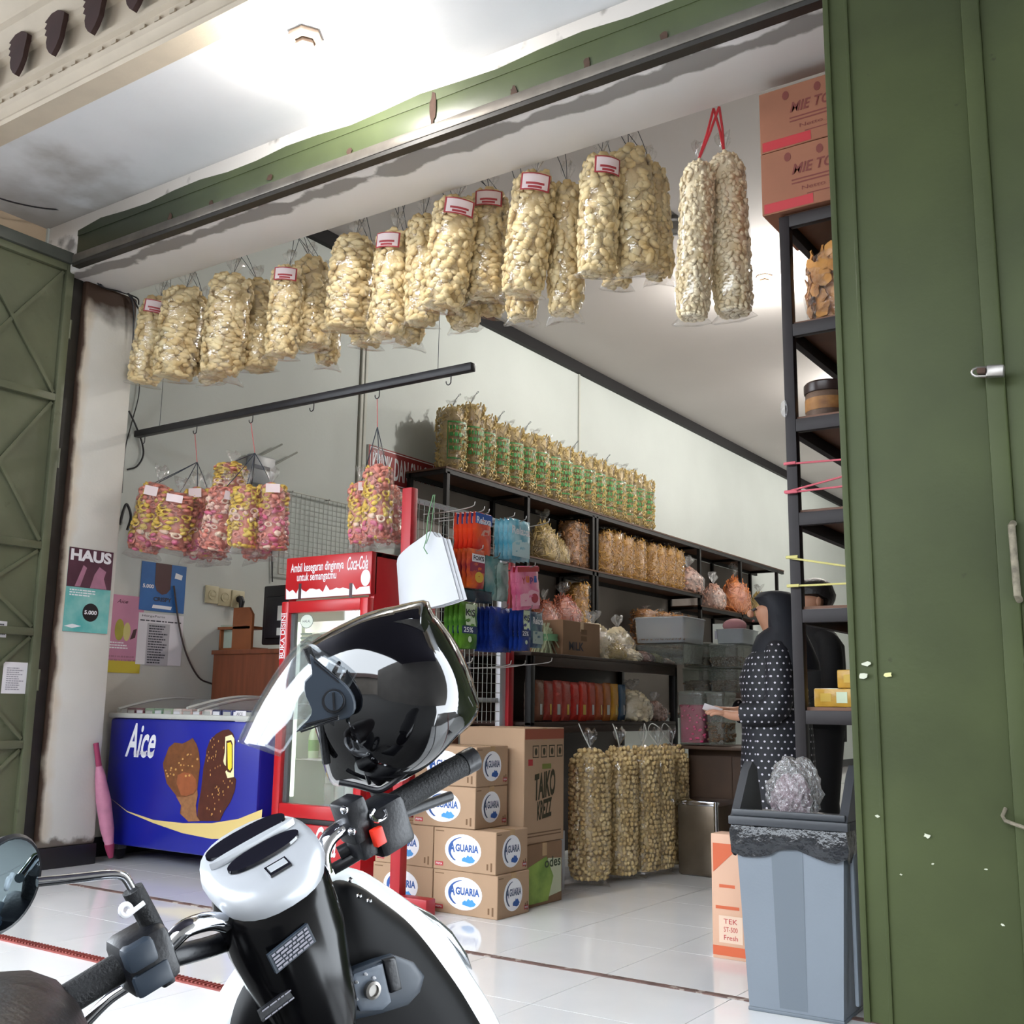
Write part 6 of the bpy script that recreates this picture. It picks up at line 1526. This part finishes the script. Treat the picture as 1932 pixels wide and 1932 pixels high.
MB().lathe([(.012, -.006), (.012, .004), (.008, .005), (.008, .002), (0, .002)], 20, kc, Mk).build('key_cylinder', M_steel, sco)
for px, py in ((673, 1853), (690, 1838), (672, 1885), (706, 1845)): MB().ell(SB_(px, py, -.011), (.004, .002, .0025), 1).build('key_mark', M_w, sco)
for px, py in ((661, 1660), (697, 1699), (678, 1690)): MB().ell(SB_(px, py, .0), .004, 1).build('screw', M_chr, sco)
# parts below and behind the picture: wheel, fork, floor, seat
fh = Vector((Fv.x, Fv.y, 0)).normalized(); rh = Vector((Rv.x, Rv.y, 0)).normalized()
def W_(f, r, z): return Vector((SO.x, SO.y, 0)) + fh*f + rh*r + Z_*z - G0
def wheel(f, name):
    c = W_(f, 0, GZ + .24); Mw = Matrix((fh, Z_, fh.cross(Z_))).transposed(); rr = []
    for k in range(29):
        a = 2*PI*k/28; cc = c + fh*math.cos(a)*.2 + Z_*math.sin(a)*.2; e = (fh*math.cos(a) + Z_*math.sin(a))
        rr.append([cc + e*.04*math.cos(2*PI*q/10) + rh*.042*math.sin(2*PI*q/10) for q in range(10)])
    MB().loft(rr, cap=False).build(name, M_rubber, sco); b = MB(); b.tube([c - rh*.05, c + rh*.05], .045, 16)
    for k in range(6): a = PI*k/3; b.bar(c, c + (fh*math.cos(a) + Z_*math.sin(a))*.17, .03, .02, up=rh)
    b.build('wheel_hub', M_satin, sco)
wheel(.22, 'front_tyre'); wheel(-.98, 'rear_tyre')
for s in (-1, 1): MB().tube([W_(.06, s*.06, .4), W_(.22, s*.06, GZ + .24)], .016, 10).build('fork_leg', M_satin, sco)
MB().box(-.12, .12, -.02, .02, -.15, .15, bev=.02, M=Matrix.Translation(W_(-.42, 0, GZ + .27)) @ Matrix((rh, fh, Z_)).transposed().to_4x4() @ Matrix.Rotation(PI/2, 4, 'X')).build('footboard', M_satin, sco)
rgs = []
for f, w, z0, z1 in ((-.58, .10, .25, .66), (-.7, .13, .24, .74), (-.9, .15, .28, .76), (-1.12, .12, .4, .78), (-1.25, .07, .55, .76)):
    rgs.append([W_(f, w*math.cos(2*PI*k/16), GZ + (z0 + z1)/2 + (z1 - z0)/2*math.sin(2*PI*k/16)) for k in range(16)])
MB().loft(rgs).build('rear_body', M_gloss, sco); rgs = []
for f, w, z in ((-.56, .08, .70), (-.65, .11, .76), (-.85, .13, .79), (-1.08, .12, .83), (-1.2, .08, .82)):
    rgs.append([W_(f, w*math.cos(2*PI*k/16), GZ + z + .04*math.sin(2*PI*k/16)) for k in range(16)])
MB().loft(rgs).build('saddle', M_rubber, sco)
MB().tube([W_(-.5, -.14, GZ + .25), W_(-.62, -.3, GZ + .01)], .012, 8).build('side_stand', M_satin, sco)

# ------------------------------------------------------------------ helmet
HD = 1.60
HC = CAM + nray(735, 1320) * HD; k_ = HD / FPX
he = thing('helmet', 'glossy black open-face helmet with clear visor on the scooter handlebar', 'helmet', HC)
def hp(px, py, n=0):
    p = CAM + nray(px, py)*(HD - abs(n)) - HC
    return p if n >= 0 else p - FW*2*n
out = [(578, 1218), (600, 1203), (640, 1180), (690, 1157), (740, 1144), (785, 1143), (818, 1160), (843, 1188), (868, 1228), (888, 1272), (900, 1312), (905, 1335), (893, 1362), (862, 1388), (828, 1420), (790, 1450), (745, 1478), (708, 1489), (665, 1478), (630, 1478), (613, 1440), (609, 1395), (605, 1350), (600, 1310), (592, 1262)]
op = smoothpts([(x, y, 0) for x, y in out + [out[0]]], 3)[:-1]
cxp, cyp = 742, 1318; WH = .122
rings = []
rho = [math.hypot(p.x - cxp, p.y - cyp) for p in op]; nn = len(op); hwin = nn // 7
rsm = [sum(rho[(i + j) % nn] for j in range(-hwin, hwin + 1)) / (2*hwin + 1) for i in range(nn)]
ops = [Vector((cxp + (p.x - cxp)*rsm[i]/rho[i], cyp + (p.y - cyp)*rsm[i]/rho[i], 0)) for i, p in enumerate(op)]
N1 = 18
for j in range(N1 + 1):
    ph = -PI/2 + PI*j/N1; cs = math.cos(ph)**.86 if j not in (0, N1) else .02; sn = math.sin(ph); bl_ = min(1, (1 - cs)*6)
    rings.append([RT*((cxp - 735 + (p.x - cxp)*cs)*k_) - UP*((cyp - 1320 + (p.y - cyp)*cs)*k_) - FW*WH*sn for p in [u_.lerp(v_, bl_) for u_, v_ in zip(op, ops)]])
b = MB(); b.loft(rings); b.build('shell', M_gloss, he, smooth=180)
# padding at the face opening and chin edge trim
tr1 = [(640, 1476), (672, 1482), (708, 1491), (728, 1486), (760, 1462), (800, 1424), (828, 1396), (850, 1378)]
for n_ in (.075, -.075): MB().tube(smoothpts([hp(x, y, n_ + .0) for x, y in tr1], 4), .0042, 8).build('edge_trim', M_satin, he)
MB().tube(smoothpts([hp(x, y, .10 - .02*i/5) for i, (x, y) in enumerate([(578, 1222), (594, 1262), (602, 1312), (607, 1352), (611, 1396), (616, 1440)])], 4), .006, 8).build('face_trim', M_rubber, he)
MB().tube(smoothpts([hp(x, y, -(.10 - .02*i/5)) for i, (x, y) in enumerate([(578, 1222), (594, 1262), (602, 1312), (607, 1352), (611, 1396), (616, 1440)])], 4), .006, 8).build('face_trim', M_rubber, he)
# rear spoiler lip
sp_ = []
for j in range(-6, 7):
    n_ = j / 6 * .062; dr = 26 * (j / 6) ** 2
    sp_.append([RT*((x - 735 - dr*.4)*k_) - UP*((y - 1320 + dr)*k_) - FW*n_ for x, y in ((735, 1146), (770, 1137), (798, 1132), (808, 1135), (812, 1146), (822, 1166), (790, 1160), (760, 1155))])
MB().loft(sp_).build('spoiler_lip', M_gloss, he, smooth=60)
# visor
Fr = smoothpts([(577, 1203, 0), (548, 1228, 0), (512, 1278, 0), (480, 1332, 0), (458, 1376, 0), (447, 1400, 0)], 3); Sd = smoothpts([(652, 1262, 0), (640, 1285, 0), (622, 1312, 0), (598, 1345, 0), (560, 1382, 0), (528, 1428, 0)], 3)
rows = []
for f_, s_ in zip(Fr, Sd):
    row = []
    for q in range(25):
        a = -PI/2 + PI*q/24; w = 1 - math.cos(a)
        row.append(hp(f_.x + (s_.x - f_.x)*w, f_.y + (s_.y - f_.y)*w, (WH + .004)*math.sin(a)))
    rows.append(row)
b = MB(); b.loft(rows, cap=False, closed=False); vo = b.build('visor', film('visor plastic', tint='#e9ecee', gloss=.04, rough=.03, bump=0, haze=.02, edge=.22), he, smooth=180)
sm = vo.modifiers.new('thickness', 'SOLIDIFY'); sm.thickness = .0016
def plate(pts, n, th, name, mat, par=he):
    b = MB(); P = [hp(x, y, n) for x, y in pts]; b.loft([P, [p - FW*th for p in P], [p*1 - FW*(th + .002) + (sum(P, Vector())/len(P) - p)*.05 for p in P]]); return b.build(name, mat, par, smooth=30)
hpl = smoothpts([(x, y, 0) for x, y in ((586, 1234), (618, 1262), (652, 1290), (668, 1312), (672, 1336), (660, 1352), (632, 1360), (592, 1368), (560, 1380), (582, 1358), (590, 1338), (578, 1312), (576, 1285), (590, 1270), (588, 1250))], 2)
for sgn in (1, -1):
    pl_ = plate([(p.x, p.y) for p in hpl], sgn*(WH + .006) - (0 if sgn > 0 else .006), .006, 'visor_hinge', M_slate)
kn = plate(ellipse(22, 23, 24, 630, 1322), WH + .014, .005, 'hinge_knob', M_satin); plate(ellipse(17.5, 18.5, 24, 630, 1322), WH + .021, .002, 'hinge_cap', M_slate); plate([(627, 1306), (631, 1305), (633, 1338), (629, 1339)], WH + .0245, .001, 'hinge_slot', M_satin)
for i in range(3): plate([(566 + i*4, 1379 - i*7), (640, 1355 - i*3), (640, 1357 - i*3), (568 + i*4, 1382 - i*7)], WH + .0135, .001, 'hinge_rib', M_satin)
for i in range(2): plate([(592, 1240 + i*7), (640, 1280 + i*6), (641, 1283 + i*6), (592, 1243 + i*7)], WH + .0135, .001, 'hinge_rib', M_satin)
MB().ell(hp(686, 1409, .095), .0055, 2).build('strap_snap', M_steel, he); MB().tube(smoothpts([hp(683, 1416, .096), hp(684, 1436, .093), hp(690, 1458, .085), hp(697, 1478, .07)], 3), .003, 6).build('chin_strap', M_satin, he)
MB().tube([hp(706, 1486, .02), hp(712, 1510, .0), hp(716, 1528, -.01)], .008, 8).build('chin_strap', M_satin, he)

# ------------------------------------------------------------------ second motorcycle, its saddle just in the corner
Q = CAM + nray(-20, 1960) * 1.05
pmc = thing('motorcycle', 'dark brown rounded saddle of another motorcycle in the lower corner', 'motorcycle', (Q.x, Q.y, GZ))
def q_(x, y, z): return Vector((x, y, z + Q.z - GZ))
M_seat = pm('dark brown vinyl', '#1b1210', .42, var=.3, vs=20, bump=.15, bs=90)
MB().ell(q_(0, 0, -.06), (.10, .30, .105), 3, Matrix.Rotation(.9, 3, 'Z')).build('saddle', M_seat, pmc)
MB().ell(q_(0, -.0, -.28), (.09, .3, .2), 3, Matrix.Rotation(.9, 3, 'Z')).build('tail_body', M_gloss, pmc)
dq = Matrix.Rotation(.9, 3, 'Z') @ Y_; rr = []
for sgn in (-1, 1):
    c = dq*.28*sgn + Vector((0, 0, .24)); b = MB(); rr = []
    for k in range(25):
        a = 2*PI*k/24; e = dq*math.cos(a) + Z_*math.sin(a); sd_ = dq.cross(Z_)
        rr.append([c + e*.19 + e*.045*math.cos(2*PI*w/8) + sd_*.04*math.sin(2*PI*w/8) for w in range(8)])
    b.loft(rr, cap=False).build('tyre', M_rubber, pmc); MB().tube([c, q_(0, 0, -.3) + dq*.1*sgn], .02, 8).build('swing_arm', M_satin, pmc)
# houses across the street and an unseen side wall added to cut sky reflections
struct(MB().box(3.3, 3.6, -9, 3.4, GZ, 5.2).build('wall_sky_block', pm('grey sky block wall', '#6f6b66', .85, var=.2, vs=1)), 'unseen grey wall added beside the parking strip to block the sky')
M_house = pm('house wall', '#8a8278', .8, var=.2, vs=1); M_roof = pm('brown roof', '#4a3630', .8)
hs_ = struct(MB().box(-16, 14, -13, -11, GZ, 3.6).build('wall_opposite', M_house), 'plain house wall across the street')
MB().prism([(-13.5, 3.6), (-10.4, 3.5), (-12.2, 5.0)], (-16, 0, 0), Y_, Z_, X_ * 30).build('roof', M_roof, hs_, smooth=0)

# ------------------------------------------------------------------ people
M_skin = pm('skin', '#a8795f', .55, var=.06, vs=30)
def skin_body(th, edges_pts, name='body', mat=None):
    """edges_pts: list of chains [(x, y, z, r), ...]; equal points are one vertex; grown into one surface"""
    V, Rr, E_ = [], [], []; idx = {}
    def vid(p):
        key = tuple(round(c, 4) for c in p[:3])
        if key not in idx: idx[key] = len(V); V.append(p[:3]); Rr.append(p[3])
        return idx[key]
    for ch in edges_pts:
        ids = [vid(p) for p in ch]; E_ += [(a, b_) for a, b_ in zip(ids, ids[1:]) if a != b_]
    me = bpy.data.meshes.new(name); me.from_pydata(V, E_, []); ob = link(name, me, None, th)
    md = ob.modifiers.new('skin', 'SKIN'); sv = me.skin_vertices[0].data if me.skin_vertices else None
    if sv is None:
        bm = bmesh.new(); bm.from_mesh(me); bm.verts.layers.skin.verify(); bm.to_mesh(me); bm.free(); sv = me.skin_vertices[0].data
    for i, r in enumerate(Rr): sv[i].radius = (r, r) if not isinstance(r, tuple) else r; sv[i].use_root = (i == 0)
    ss = ob.modifiers.new('sub', 'SUBSURF'); ss.levels = 2; ss.render_levels = 2
    dg = bpy.context.evaluated_depsgraph_get(); m2 = bpy.data.meshes.new_from_object(ob.evaluated_get(dg))
    ob.modifiers.clear(); ob.data = m2; m2.materials.clear(); m2.materials.append(mat or M_skin)
    m2.polygons.foreach_set('use_smooth', [True] * len(m2.polygons))
    return ob
def hand(w, d, s, up):
    """five finger chains from a wrist: w = wrist, d = pointing direction, s = thumb side, up = back of the hand"""
    w, d, s, up = Vector(w), Vector(d).normalized(), Vector(s).normalized(), Vector(up).normalized(); ch = []
    palm = w + d*.045; P = (*palm, .021)
    ch.append([(*w, .021), P])
    for k, (off, L) in enumerate(((.022, .068), (.008, .076), (-.007, .07), (-.021, .055))):
        kn = palm + d*.038 + s*off; m1 = kn + d*L*.5 - up*.006; e = m1 + d*L*.42 - up*.018
        ch.append([P, (*kn, .0105), (*m1, .009), (*e, .0075)])
    t0 = w + d*.03 + s*.028; t1 = t0 + d*.03 + s*.02 - up*.006; t2 = t1 + d*.028 - up*.008
    ch.append([P, (*t0, .0115), (*t1, .010), (*t2, .008)])
    return ch
def person(label, loc, rz, hgt, arms, cat='person', skirt=True):
    th = thing('person', label, cat, loc, rz); k = hgt / 1.56
    P = lambda x, y, z, r: (x*k, y*k, z*k, r*k)
    pel = P(0, 0, .84, .13)
    ch = [[pel, P(.01, 0, 1.0, .115), P(.0, 0, 1.14, .125), P(-.02, 0, 1.26, .10), P(-.01, 0, 1.32, .05), P(.01, 0, 1.37, .048), P(.02, 0, 1.44, .082), P(.015, 0, 1.49, .08)]]
    for s in (1, -1):
        ch.append([pel, P(0, s*.085, .76, .09), P(.02, s*.085, .44, .058), P(-.01, s*.085, .09, .04), P(.04, s*.09, .035, .036), P(.13, s*.095, .025, .028)])
        sh, el, wr, d, thb, up = arms[0 if s > 0 else 1]
        c = P(-.02, 0, 1.26, .10)
        ch.append([c, P(*sh, .052), P(*el, .042), P(*wr, .027)])
        ch += hand([q*k for q in wr], d, thb, up)
    b = skin_body(th, ch)
    # nose, eyes, mouth, ears as one small face mesh of their own would split the body: they are children like clothing
    f = MB(); f.ell((.112*k, 0, 1.44*k), (.018*k, .012*k, .02*k), 2); f.build('nose', M_skin, th)
    for s in (1, -1):
        MB().ell((.092*k, s*.03*k, 1.462*k), (.008*k, .012*k, .006*k), 2).build('eye', M_ink, th); skirt or MB().ell((.01*k, s*.088*k, 1.445*k), (.016*k, .008*k, .026*k), 2).build('ear', M_skin, th)
    MB().ell((.098*k, 0, 1.405*k), (.007*k, .022*k, .006*k), 2).build('mouth', pm('lips', '#8a4a44', .5), th)
    return th, k
def dots(name, base, dot, scale):
    M = pm(name, base, .7); N = M.node_tree.nodes; L = M.node_tree.links
    tc = N.new('ShaderNodeTexCoord'); sp = N.new('ShaderNodeSeparateXYZ'); sn = N.new('ShaderNodeSeparateXYZ'); L.new(tc.outputs['Object'], sp.inputs[0]); L.new(tc.outputs['Normal'], sn.inputs[0])
    def mth(op, a, b=None):
        m_ = N.new('ShaderNodeMath'); m_.operation = op
        for i_, v_ in enumerate((a, b)):
            if v_ is None: continue
            if isinstance(v_, (int, float)): m_.inputs[i_].default_value = v_
            else: L.new(v_, m_.inputs[i_])
        return m_.outputs[0]
    front = mth('GREATER_THAN', mth('ABSOLUTE', sn.outputs[0]), .72)
    u0 = mth('ADD', mth('MULTIPLY', sp.outputs[1], front), mth('MULTIPLY', sp.outputs[0], mth('SUBTRACT', 1, front)))
    z0_ = mth('MULTIPLY', sp.outputs[2], scale); row = mth('FLOOR', z0_)
    uu = mth('ADD', mth('MULTIPLY', u0, scale), mth('MULTIPLY', row, .5))
    du = mth('SUBTRACT', mth('FRACT', uu), .5); dv = mth('SUBTRACT', mth('FRACT', z0_), .5)
    mt_ = mth('LESS_THAN', mth('ADD', mth('MULTIPLY', du, du), mth('MULTIPLY', dv, dv)), .024)
    mx = N.new('ShaderNodeMix'); mx.data_type = 'RGBA'; mx.inputs['A'].default_value = lin(base); mx.inputs['B'].default_value = lin(dot)
    L.new(mt_, mx.inputs['Factor']); L.new(mx.outputs['Result'], N['Principled BSDF'].inputs['Base Color']); return M
M_dots = dots('navy polka dot cloth', '#0a0c16', '#b9b6bf', 33)
M_hijab = pm('navy hijab cloth', '#080c17', .75, var=.2, vs=5, bump=.15, bs=14); M_blackc = pm('black cloth', '#09090c', .8); M_hair = pm('black hair', '#120e0e', .5, bump=.3, bs=60)
pw_ = at(1450, 1108, 'y', 5.15)
face = math.atan2(-RT.y, -RT.x) - .12
arm_n = ((0, .16, 1.2), (.02, .2, .98), (.2, .1, .93), (1, -.1, .25), (.1, -1, .3), (0, .2, 1))
arm_f = ((0, -.16, 1.2), (.03, -.2, .98), (.2, -.08, .95), (1, .2, .2), (.1, 1, .3), (0, -.2, 1))
wo, k = person('woman in a navy headscarf and white dotted navy dress reading a note', (pw_.x + .02, 5.15, 0), face, 1.535, (arm_n, arm_f))
wo['label'] = 'person in a navy headscarf and dotted navy dress holding a white note'
def ring(cx_, rx, ry, z, n=24, wv=0, ph=0): return [Vector(((cx_ + rx*math.cos(2*PI*q/n)*(1 + wv*math.sin(6*2*PI*q/n + ph)))*k, ry*math.sin(2*PI*q/n)*(1 + wv*math.sin(7*2*PI*q/n))*k, z*k)) for q in range(n)]
MB().loft([ring(.0, .2, .21, .05, wv=.05), ring(.0, .19, .2, .3, wv=.05), ring(.0, .185, .195, .6, wv=.03), ring(-.005, .175, .19, .82), ring(.0, .165, .175, 1.0), ring(.012, .165, .17, 1.12), ring(.0, .14, .175, 1.22), ring(-.015, .09, .13, 1.285), ring(-.01, .055, .06, 1.32)]).build('dress', M_dots, wo)
for s, arm in ((1, arm_n), (-1, arm_f)):
    sh, el, wr = [Vector(v)*k for v in arm[:3]]
    w2 = el.lerp(wr, .82)
    MB().tube(smoothpts([Vector((0, s*.1, 1.25))*k, sh, el, w2], 4), [.065, .066, .066, .064, .064, .066, .07, .07, .07, .068, .062, .06, .058][:13], 14, cap=False).build('sleeve', M_dots, wo)
hj = []
for z, cx_, rx, ry in ((1.556, -.01, .03, .03), (1.548, -.01, .075, .07), (1.52, -.012, .105, .095), (1.47, -.02, .118, .108), (1.42, -.028, .118, .112), (1.37, -.035, .115, .115), (1.33, -.04, .125, .135), (1.27, -.04, .15, .18), (1.2, -.05, .165, .2), (1.16, -.06, .16, .2)):
    hj.append([Vector(((cx_ + rx*math.cos(a)*(1 if math.cos(a) < .25 or z > 1.5 or z < 1.36 else .62))*k, ry*math.sin(a)*k, z*k)) for a in [2*PI*q/28 for q in range(28)]])
MB().loft(hj).build('headscarf', M_hijab, wo)
for s in (1, -1): MB().ell(Vector((.07, s*.09, .025))*k, Vector((.09, .045, .028))*k, 2).build('shoe', M_blackc, wo)
hw = Vector(arm_n[2])*k + Vector((.115, -.02, .035))*k
nt_ = thing('paper_note', 'small white note held in the dotted-sleeved hand', 'paper', Matrix.Translation(wo.location) @ Matrix.Rotation(face, 4, 'Z') @ hw, rot=(.5, -.3, face))
MB().box(-.045, .045, -.03, .03, 0, .0012).build('sheet', M_paper, nt_)
# second person behind the rack
arm_a = ((0, .17, 1.2), (.02, .21, .97), (.14, .16, .85), (1, -.1, -.3), (.1, -1, .3), (0, .2, 1)); arm_b = ((0, -.17, 1.2), (.02, -.21, .97), (.14, -.16, .85), (1, .1, -.3), (.1, 1, .3), (0, -.2, 1))
p2 = at(1532, 1088, 'y', 5.9)
mn_, k = person('person with short black hair in black clothes behind the side rack', (p2.x, 5.9, 0), face + .3, 1.66, (arm_a, arm_b), skirt=False)
MB().loft([ring(0, .135, .17, .74), ring(0, .14, .175, .95), ring(.0, .145, .18, 1.12), ring(-.01, .13, .18, 1.22), ring(-.015, .085, .13, 1.285), ring(-.01, .055, .06, 1.325)]).build('shirt', M_blackc, mn_)
for s, arm in ((1, arm_a), (-1, arm_b)):
    sh, el, wr = [Vector(v)*k for v in arm[:3]]
    MB().tube(smoothpts([Vector((0, s*.1, 1.25))*k, sh, el, el.lerp(wr, .7)], 4), [.064]*6 + [.06]*7, 12, cap=False).build('sleeve', M_blackc, mn_)
    MB().tube([Vector((0, s*.085, .8))*k, Vector((.02, s*.085, .44))*k, Vector((-.01, s*.085, .06))*k], [.105, .08, .07], 14).build('trouser_leg', M_blackc, mn_)
    MB().ell(Vector((.07, s*.09, .025))*k, Vector((.09, .045, .028))*k, 2).build('shoe', M_blackc, mn_)
MB().ell(Vector((-.012, 0, 1.485))*k, Vector((.108, .1, .095))*k, 3, f=lambda v: v * (1 + .04*math.sin(17*v.x)*math.cos(15*v.y)) if v.z > -.1 else Vector((min(v.x, -.25), v.y, v.z))).build('hair', M_hair, mn_)

# ------------------------------------------------------------------ pieces of parts go one level deeper
def nest(root_name, part, kids):
    for r in [o for o in C.objects if o.parent is None and o.name.split('.')[0] == root_name]:
        ps = [c for c in r.children if c.name.split('.')[0] == part]
        if not ps: continue
        for c in list(r.children):
            if c.name.split('.')[0] in kids and c not in ps:
                p = min(ps, key=lambda q: (mid(q) - mid(c)).length)
                if p.matrix_basis == Matrix.Identity(4): c.parent = p
def mid(o): return sum((Vector(b) for b in o.bound_box), Vector()) / 8
nest('scooter', 'switch_housing', {'kill_switch', 'switch_pad', 'horn_switch', 'clamp', 'ring', 'bolt'}); nest('scooter', 'mirror_shell', {'mirror_glass', 'mirror_stem', 'mirror_boot'})
nest('scooter', 'dial_bezel', {'dial_window', 'dial_bar', 'odometer', 'odometer_digits'}); nest('scooter', 'key_panel', {'key_plate', 'key_shutter', 'key_cylinder', 'key_mark'}); nest('scooter', 'column_cover', {'sticker', 'sticker_print'}); nest('scooter', 'grip', {'bar_end'})
nest('helmet', 'visor_hinge', {'hinge_knob', 'hinge_cap', 'hinge_slot', 'hinge_rib'}); nest('helmet', 'shell', {'spoiler_lip', 'edge_trim', 'face_trim'})
nest('chest_freezer', 'body', {'lettering', 'print', 'nut_print', 'sticker'}); nest('chest_freezer', 'caster_plate', {'caster'}); nest('chest_freezer', 'glass_lid', {'lid_edge'})
nest('drinks_fridge', 'header', {'city_print', 'badge_print', 'bottle_print'}); nest('drinks_fridge', 'glass', {'gasket', 'seal_print', 'fine_print'}); nest('drinks_fridge', 'door_stile', {'rule_print'})
for n_ in ('water_carton', 'snack_carton', 'drink_carton', 'milk_carton', 'orange_carton'):
    nest(n_, 'box', {'lettering', 'logo_oval', 'logo_arc', 'splash_print', 'tag_print', 'mark_print', 'band_print', 'symbol_print', 'fine_print', 'leaf_print', 'pale_print', 'rule_print', 'triangle_print', 'line_print', 'panel_print', 'flap_seam', 'tape'})
nest('waste_bin', 'body', {'front_panel', 'side_rib', 'base_rim'}); nest('waste_bin', 'lid_rim', {'lid_cheek', 'lid_lip'}); nest('hook_bar', 'beam', {'hook'}); nest('candy_pack', 'wrapper', {'print', 'lettering'})
nest('low_cabinet', 'body', {'door'}); nest('biscuit_tin', 'body', {'rim', 'edge'}); nest('shop_sign', 'board', {'print', 'lettering'}); nest('display_stand', 'wire_grid', {'hook'}); nest('monitor', 'housing', {'back_bulge', 'sticker'})
for n_ in ('drink_poster', 'ice_cream_poster', 'printed_sheet', 'paper_notice', 'paper_sticker', 'gate_sticker'): nest(n_, 'sheet', {'print', 'lettering', 'print_lines'})

# ------------------------------------------------------------------ lamps
M_lampbase = pm('beige lamp base', '#5e4e41', .7)
def lamp(name, label, loc, watts, base=True, group=None, r=.045):
    th = thing(name, label, 'lamp', loc, group=group)
    n = 6
    MB().lathe([(.075, 0), (.078, -.02), (.06, -.035)], 6).build('base', M_lampbase, th, smooth=20)
    MB().lathe([(.042, -.035), (.045, -.055), (.034, -.07)], 6).build('socket', M_lampbase, th, smooth=20)
    MB().lathe([(.016, -.066), (.03, -.085), (.042, -.12), (.036, -.15), (.016, -.166)], 18).build('bulb', pm('lit bulb %d' % watts, '#fffaf3', .4, emit=watts / (PI * .026)), th)
    return th
p = at(577, 66, 'z', ZP)
lamp('porch_lamp', 'beige lamp base with a lit bulb on the porch ceiling', (p.x, p.y, ZP), 22)
for x, y, w_, lb in ((-3.3, 8.8, 115, 'lit ceiling bulb behind the tall bags on red cords'), (-3.3, 12.5, 105, 'ceiling bulb deep in the shop'), (-3.3, 16.5, 90, 'ceiling bulb near the back wall')):
    lamp('ceiling_lamp', lb, (x, y, ZC), w_)

p = at(1270, 428, 'z', ZC - .08)
fx = thing('ceiling_fixture', 'round grey ceiling fixture with a chrome rim behind the hanging bags', 'ceiling fixture', (p.x, p.y, ZC))
MB().lathe([(.05, 0), (.05, -.05), (.12, -.075), (.13, -.09), (.02, -.1)], 28).build('dish', pm('grey fixture', '#6f6b68', .5), fx)
MB().lathe([(.135, -.07), (.145, -.08), (.14, -.095), (.13, -.09)], 28, cap=False).build('rim', M_chrome, fx)
